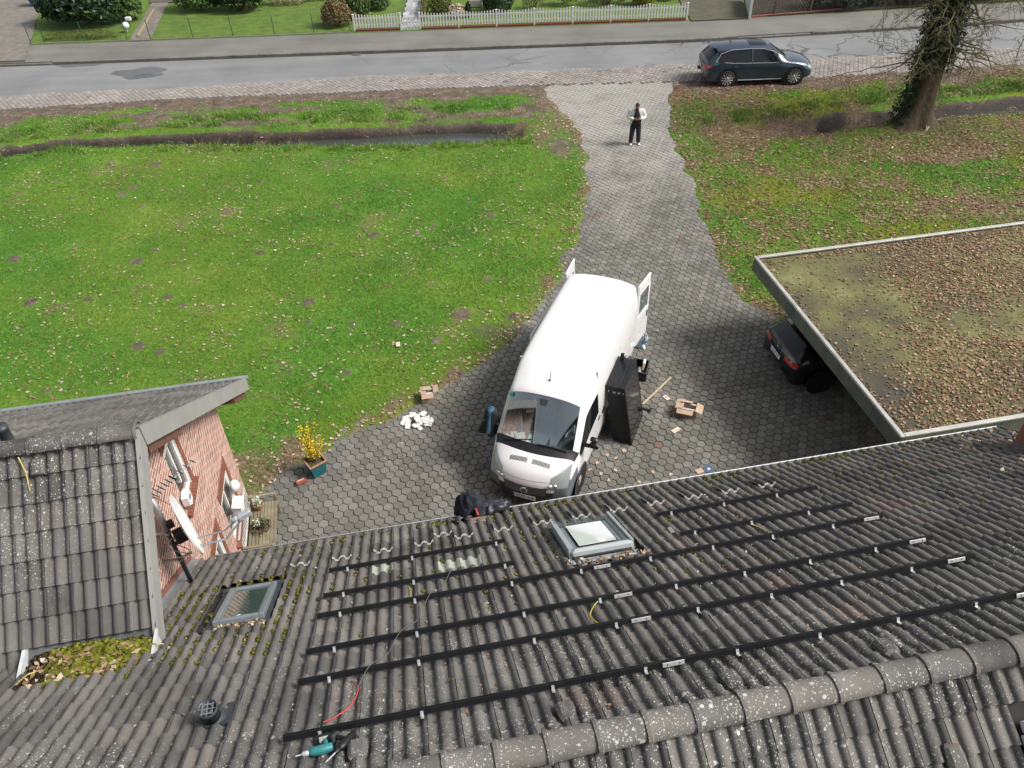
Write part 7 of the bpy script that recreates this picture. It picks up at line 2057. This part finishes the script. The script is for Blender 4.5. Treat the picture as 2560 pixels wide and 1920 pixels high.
def lit_d(x, y):
    e = sstep(.03, .45, samp(DW, x, y))
    r = .20 * sstep(.42, .68, NZ.fbm(x * .55 + 60, y * .55, 4)) + .03 + .6 * e ** 1.5 * (1 - sstep(.1, .7, samp(DB, x, y)) * .97)
    r = r + sstep(6.6, 8.5, x) * (.22 + .4 * sstep(.44, .66, NZ.fbm(x * .45, y * .45, 3))) * (1 - sstep(.1, .6, samp(DB, x, y)))
    r = r + .45 * np.clip(samp(LIT, x, y), 0, 1)
    r = r * (.35 + 1.3 * NZ.fbm(x * 1.1 + 9, y * 1.1 + 4, 3))
    bank = sstep(11.8, 13.8, x + (NZ.fbm(x * 2, y * 2, 2) - .5) * 2) * sstep(pl(x, RD_FAR) - 1.7, pl(x, RD_FAR) - 1.0, y) * sstep(pl(x, RD_FAR) + .1, pl(x, RD_FAR) - .2, y)
    return np.clip(r, 0, 1) * (pl(x, Y_BNEAR) - y > .15) * (1 - .7 * bank)
V, T = litter(70000, -23, 6, 11.5, 37, lit_d, .048, 4)
tag(arrays('fallen_leaves', V, T, M_LITTER), 'tan fallen leaves scattered over the big lawn and drive edge', 'leaves', kind='stuff')
V, T = litter(62000, 6, 26, 16, 37.5, lit_d, .055, 5)
tag(arrays('fallen_leaves', V, T, M_LITTER2), 'thick brown leaf litter on the lawn around the tree', 'leaves', kind='stuff')
def drv_d(x, y): return .10 * samp(INDR, x, y) * (NZ.fbm(x * .8, y * .8, 3) > .5) + .4 * np.exp(-((x - 7.2) ** 2 + (y - 19) ** 2) / 1.2)
V, T = litter(6000, -6, 10, 11.5, 37, drv_d, .035, 6, lambda x, y: np.full(len(x), .016))
tag(arrays('drive_leaves', V, T, M_LITTER), 'few brown leaves lying on the hexagonal paving', 'leaves', kind='stuff')
def inv(x, y): return x * math.cos(YAW) + y * math.sin(YAW), -x * math.sin(YAW) + y * math.cos(YAW)
def cp_d(x, y):
    u, v = inv(x, y)
    ins = (u > CU0 + .14) & (u < CU1 - .14) & (v > CV0 + .14) & (v < CV1 - .14)
    d = .07 + .93 * sstep(.30, .52, NZ.fbm(u * .55 + 3, v * .55 + 8, 3)) * sstep(10.2, 12.2, u + (12.5 - v) * .45) + .5 * (v > CV1 - .4) + .55 * (v < CV0 + .45) * (u > 11) + .3 * (u < CU0 + .3)
    return ins * np.clip(d, 0, 1)
V, T = litter(52000, 5, 18, 10, 20, cp_d, .036, 7, lambda x, y: np.full(len(x), CZ - .076))
tag(arrays('roof_leaves', V, T, M_LITTER2), 'brown oak leaves covering the flat carport roof', 'leaves', kind='stuff')
# leaves, moss and grit caught between the roof tiles
def on_slope(u, v, off):
    N_ = np.array([0, math.sin(SL), math.cos(SL)])
    p = np.stack([u, v, RIDGE[1] - (v - RIDGE[0]) * math.tan(SL)], -1) + N_ * np.asarray(off)[:, None]
    return np.stack([p[:, 0] * math.cos(YAW) - p[:, 1] * math.sin(YAW), p[:, 0] * math.sin(YAW) + p[:, 1] * math.cos(YAW), p[:, 2]], -1)
g = np.random.default_rng(9)
def clumps(U, Vv, S, off, m, name, label, n_each=26, seed=1, par=None, kind='stuff', place=None, squash=.55):
    g = np.random.default_rng(seed); C_ = place(U, Vv, off) if place else on_slope(U, Vv, off)
    n = len(U); d = g.normal(size=(n, n_each, 3)); d /= np.linalg.norm(d, axis=2)[..., None]; d[..., 2] = np.abs(d[..., 2]) * squash
    P_ = C_[:, None] + d * S[:, None, None] * g.uniform(.6, 1.1, (n, n_each, 1))
    P_ = P_.reshape(-1, 3); D_ = d.reshape(-1, 3); k = len(P_)
    a = np.cross(D_, g.normal(size=(k, 3))); a /= np.linalg.norm(a, axis=1)[:, None] + 1e-9; b = np.cross(D_, a); b /= np.linalg.norm(b, axis=1)[:, None] + 1e-9
    s = np.repeat(S, n_each)[:, None] * g.uniform(.35, .6, (k, 1))
    Vx = np.stack([P_ - a * s, P_ + b * s, P_ + a * s, P_ - b * s], 1).reshape(-1, 3)
    return tag(arrays(name, Vx, np.arange(4 * k).reshape(k, 4), m, par), label, None if par else 'moss', kind=kind)
# valley lines of the tile profile lie a quarter and three quarters across each tile
def valley_points(n, seed, vlo, vhi, ulo, uhi, pw=1.0):
    g = np.random.default_rng(seed)
    c = g.integers(0, int((uhi - ulo) / (TW / 2)), n); u = u_start + TW / 4 + (np.floor((ulo - u_start) / (TW / 2)) + c) * TW / 2
    v = vlo + (vhi - vlo) * g.random(n) ** pw
    return u + g.normal(0, .012, n), v
def clear(u, v):
    k = np.ones(len(u), bool)
    for s in (SKY1, SKY2): k &= ~((u > s[0] - .05) & (u < s[1] + .05) & (v > s[2] - .12) & (v < s[3] + .12))
    return k & ~((u < -3.7) & (v > 5.9)) & (u < U1 - .05)
U, Vv = valley_points(700, 10, 5.2, 8.7, -3.6, 10.5, .6); k = clear(U, Vv) & (g.random(700) < .25 + .75 * NZ.fbm(U * .5, Vv * .5, 3)); U, Vv = U[k], Vv[k]
clumps(U, Vv, g.uniform(.016, .042, len(U)), np.full(len(U), .022), M_MOSS, 'roof_moss', 'yellow green moss cushions between the tiles of the long roof', 14, 11)
U, Vv = valley_points(420, 12, 5.4, 7.6, -3.6, -1.6, .8); k = clear(U, Vv); U, Vv = U[k], Vv[k]
clumps(U, Vv, g.uniform(.015, .035, len(U)), np.full(len(U), .022), M_MOSS, 'roof_moss', 'dense moss around the closed skylight beside the brick wing', 14, 13)
U = g.uniform(-3.6, 10.4, 520); Vv = g.normal(8.58, .04, 520)
k = g.random(520) < .04 + sstep(.46, .66, NZ.fbm(U * 1.4, U * 0 + 2, 3)) * .7
clumps(U[k], Vv[k], g.uniform(.02, .05, k.sum()), np.full(k.sum(), .03), M_MOSS, 'gutter_moss', 'bright moss cushions along the gutter edge of the roof', 16, 14)
U, Vv = valley_points(2600, 15, 3.1, 8.7, -5, 10.5, .8); k = clear(U, Vv) & (g.random(2600) < NZ.fbm(U * .7 + 4, Vv * .7, 3) * 1.3); U, Vv = U[k], Vv[k]
C_ = on_slope(U, Vv, np.full(len(U), .02)); n = len(C_); s = g.uniform(.010, .028, n)
A_ = g.normal(size=(n, 3)); A_ /= np.linalg.norm(A_, axis=1)[:, None]; B_ = np.cross(A_, g.normal(size=(n, 3))); B_ /= np.linalg.norm(B_, axis=1)[:, None]
Vx = np.stack([C_ - A_ * s[:, None], C_ + B_ * s[:, None] * .6, C_ + A_ * s[:, None], C_ - B_ * s[:, None] * .6], 1).reshape(-1, 3)
tag(arrays('roof_debris', Vx, np.arange(4 * n).reshape(n, 4), M_LITTER), 'bits of leaf and lichen caught between the roof tiles', 'leaves', kind='stuff')
def roofleaves(n, u0, u1, v0, v1, seed, name, label, size=.045, dens=None, off=.05):
    g = np.random.default_rng(seed); U = g.uniform(u0, u1, n); Vv = g.uniform(v0, v1, n)
    if dens is not None: k = g.random(n) < dens(U, Vv); U, Vv = U[k], Vv[k]; n = len(U)
    C_ = on_slope(U, Vv, g.uniform(off * .4, off * 1.2, n)); s = g.uniform(.5, 1.2, n)[:, None] * size
    A_ = g.normal(size=(n, 3)); A_ /= np.linalg.norm(A_, axis=1)[:, None]; B_ = np.cross(A_, g.normal(size=(n, 3))); B_ /= np.linalg.norm(B_, axis=1)[:, None]
    Vx = np.stack([C_ - A_ * s, C_ + B_ * s * .6, C_ + A_ * s, C_ - B_ * s * .6], 1).reshape(-1, 3)
    tag(arrays(name, Vx, np.arange(4 * n).reshape(n, 4), M_LITTER), label, 'leaves', kind='stuff')
roofleaves(420, 8.2, 10.5, 6.6, 8.7, 20, 'corner_leaves', 'brown leaves gathered at the far roof corner by the carport', .05, lambda u, v: sstep(8.2, 10.2, u) * .9)
roofleaves(150, SKY2[0] - .1, SKY2[1] + .15, SKY2[2] - .22, SKY2[2] - .03, 21, 'skylight_leaves', 'dead leaves banked above the raised skylight', .04)
roofleaves(60, SKY2[0] - .16, SKY2[0] - .06, SKY2[2], SKY2[3] - .3, 22, 'skylight_leaves', 'dead leaves along the side of the raised skylight', .035)
roofleaves(110, SKY1[0] + .1, SKY1[1], SKY1[2] - .13, SKY1[2] - .0, 23, 'skylight_leaves', 'leaves and moss banked above the closed skylight', .035)
# the moss filled box gutter between the two roofs
n = 900; U = g.uniform(-4.95, -3.52, n); Vv = g.uniform(5.45, 6.15, n); Vv = np.maximum(Vv, 5.45 + (U + 4.95) * .2)
def trough(u, v, off):
    z = 4.95 + .10 * sstep(5.9, 5.5, v) + .22 * NZ.fbm(u * 2.2, v * 4, 3) + .10 * np.sin((u + 4.95) * 2.1) - .05
    return np.stack([u * math.cos(YAW) - v * math.sin(YAW), u * math.sin(YAW) + v * math.cos(YAW), z + .02], -1)
k = NZ.fbm(U * 2 + 5, Vv * 2, 3) + (U + 4.3) * .25 > .42
clumps(U[k], Vv[k], g.uniform(.03, .06, k.sum()), None, M_MOSS, 'trough_moss', 'thick moss filling the box gutter between the two roofs', 26, 16, place=trough, squash=.8)
M_MULCH = m_leaf('dark_mulch', [(0, (.02, .013, .008)), (.5, (.05, .032, .02)), (.8, (.11, .08, .03)), (1, (.20, .15, .09))], .95)
clumps(U[~k], Vv[~k], g.uniform(.03, .06, (~k).sum()), None, M_MULCH, 'trough_mulch', 'dark rotting leaves in the box gutter between the two roofs', 22, 17, place=trough, squash=.6)
C_ = trough(g.uniform(-4.9, -3.6, 90), g.uniform(5.62, 6.08, 90), None); C_[:, 2] += .05; n = 90
A_ = g.normal(size=(n, 3)) * [1, 1, .35]; A_ /= np.linalg.norm(A_, axis=1)[:, None]; B_ = np.cross(A_, [0, .2, 1]); s = g.uniform(.03, .065, n)[:, None]
Vx = np.stack([C_ - A_ * s, C_ + B_ * s * .6, C_ + A_ * s, C_ - B_ * s * .6], 1).reshape(-1, 3)
tag(arrays('trough_leaves', Vx, np.arange(4 * n).reshape(n, 4), M_LITTER), 'pale oak leaves lying on the moss between the roofs', 'leaves', kind='stuff')
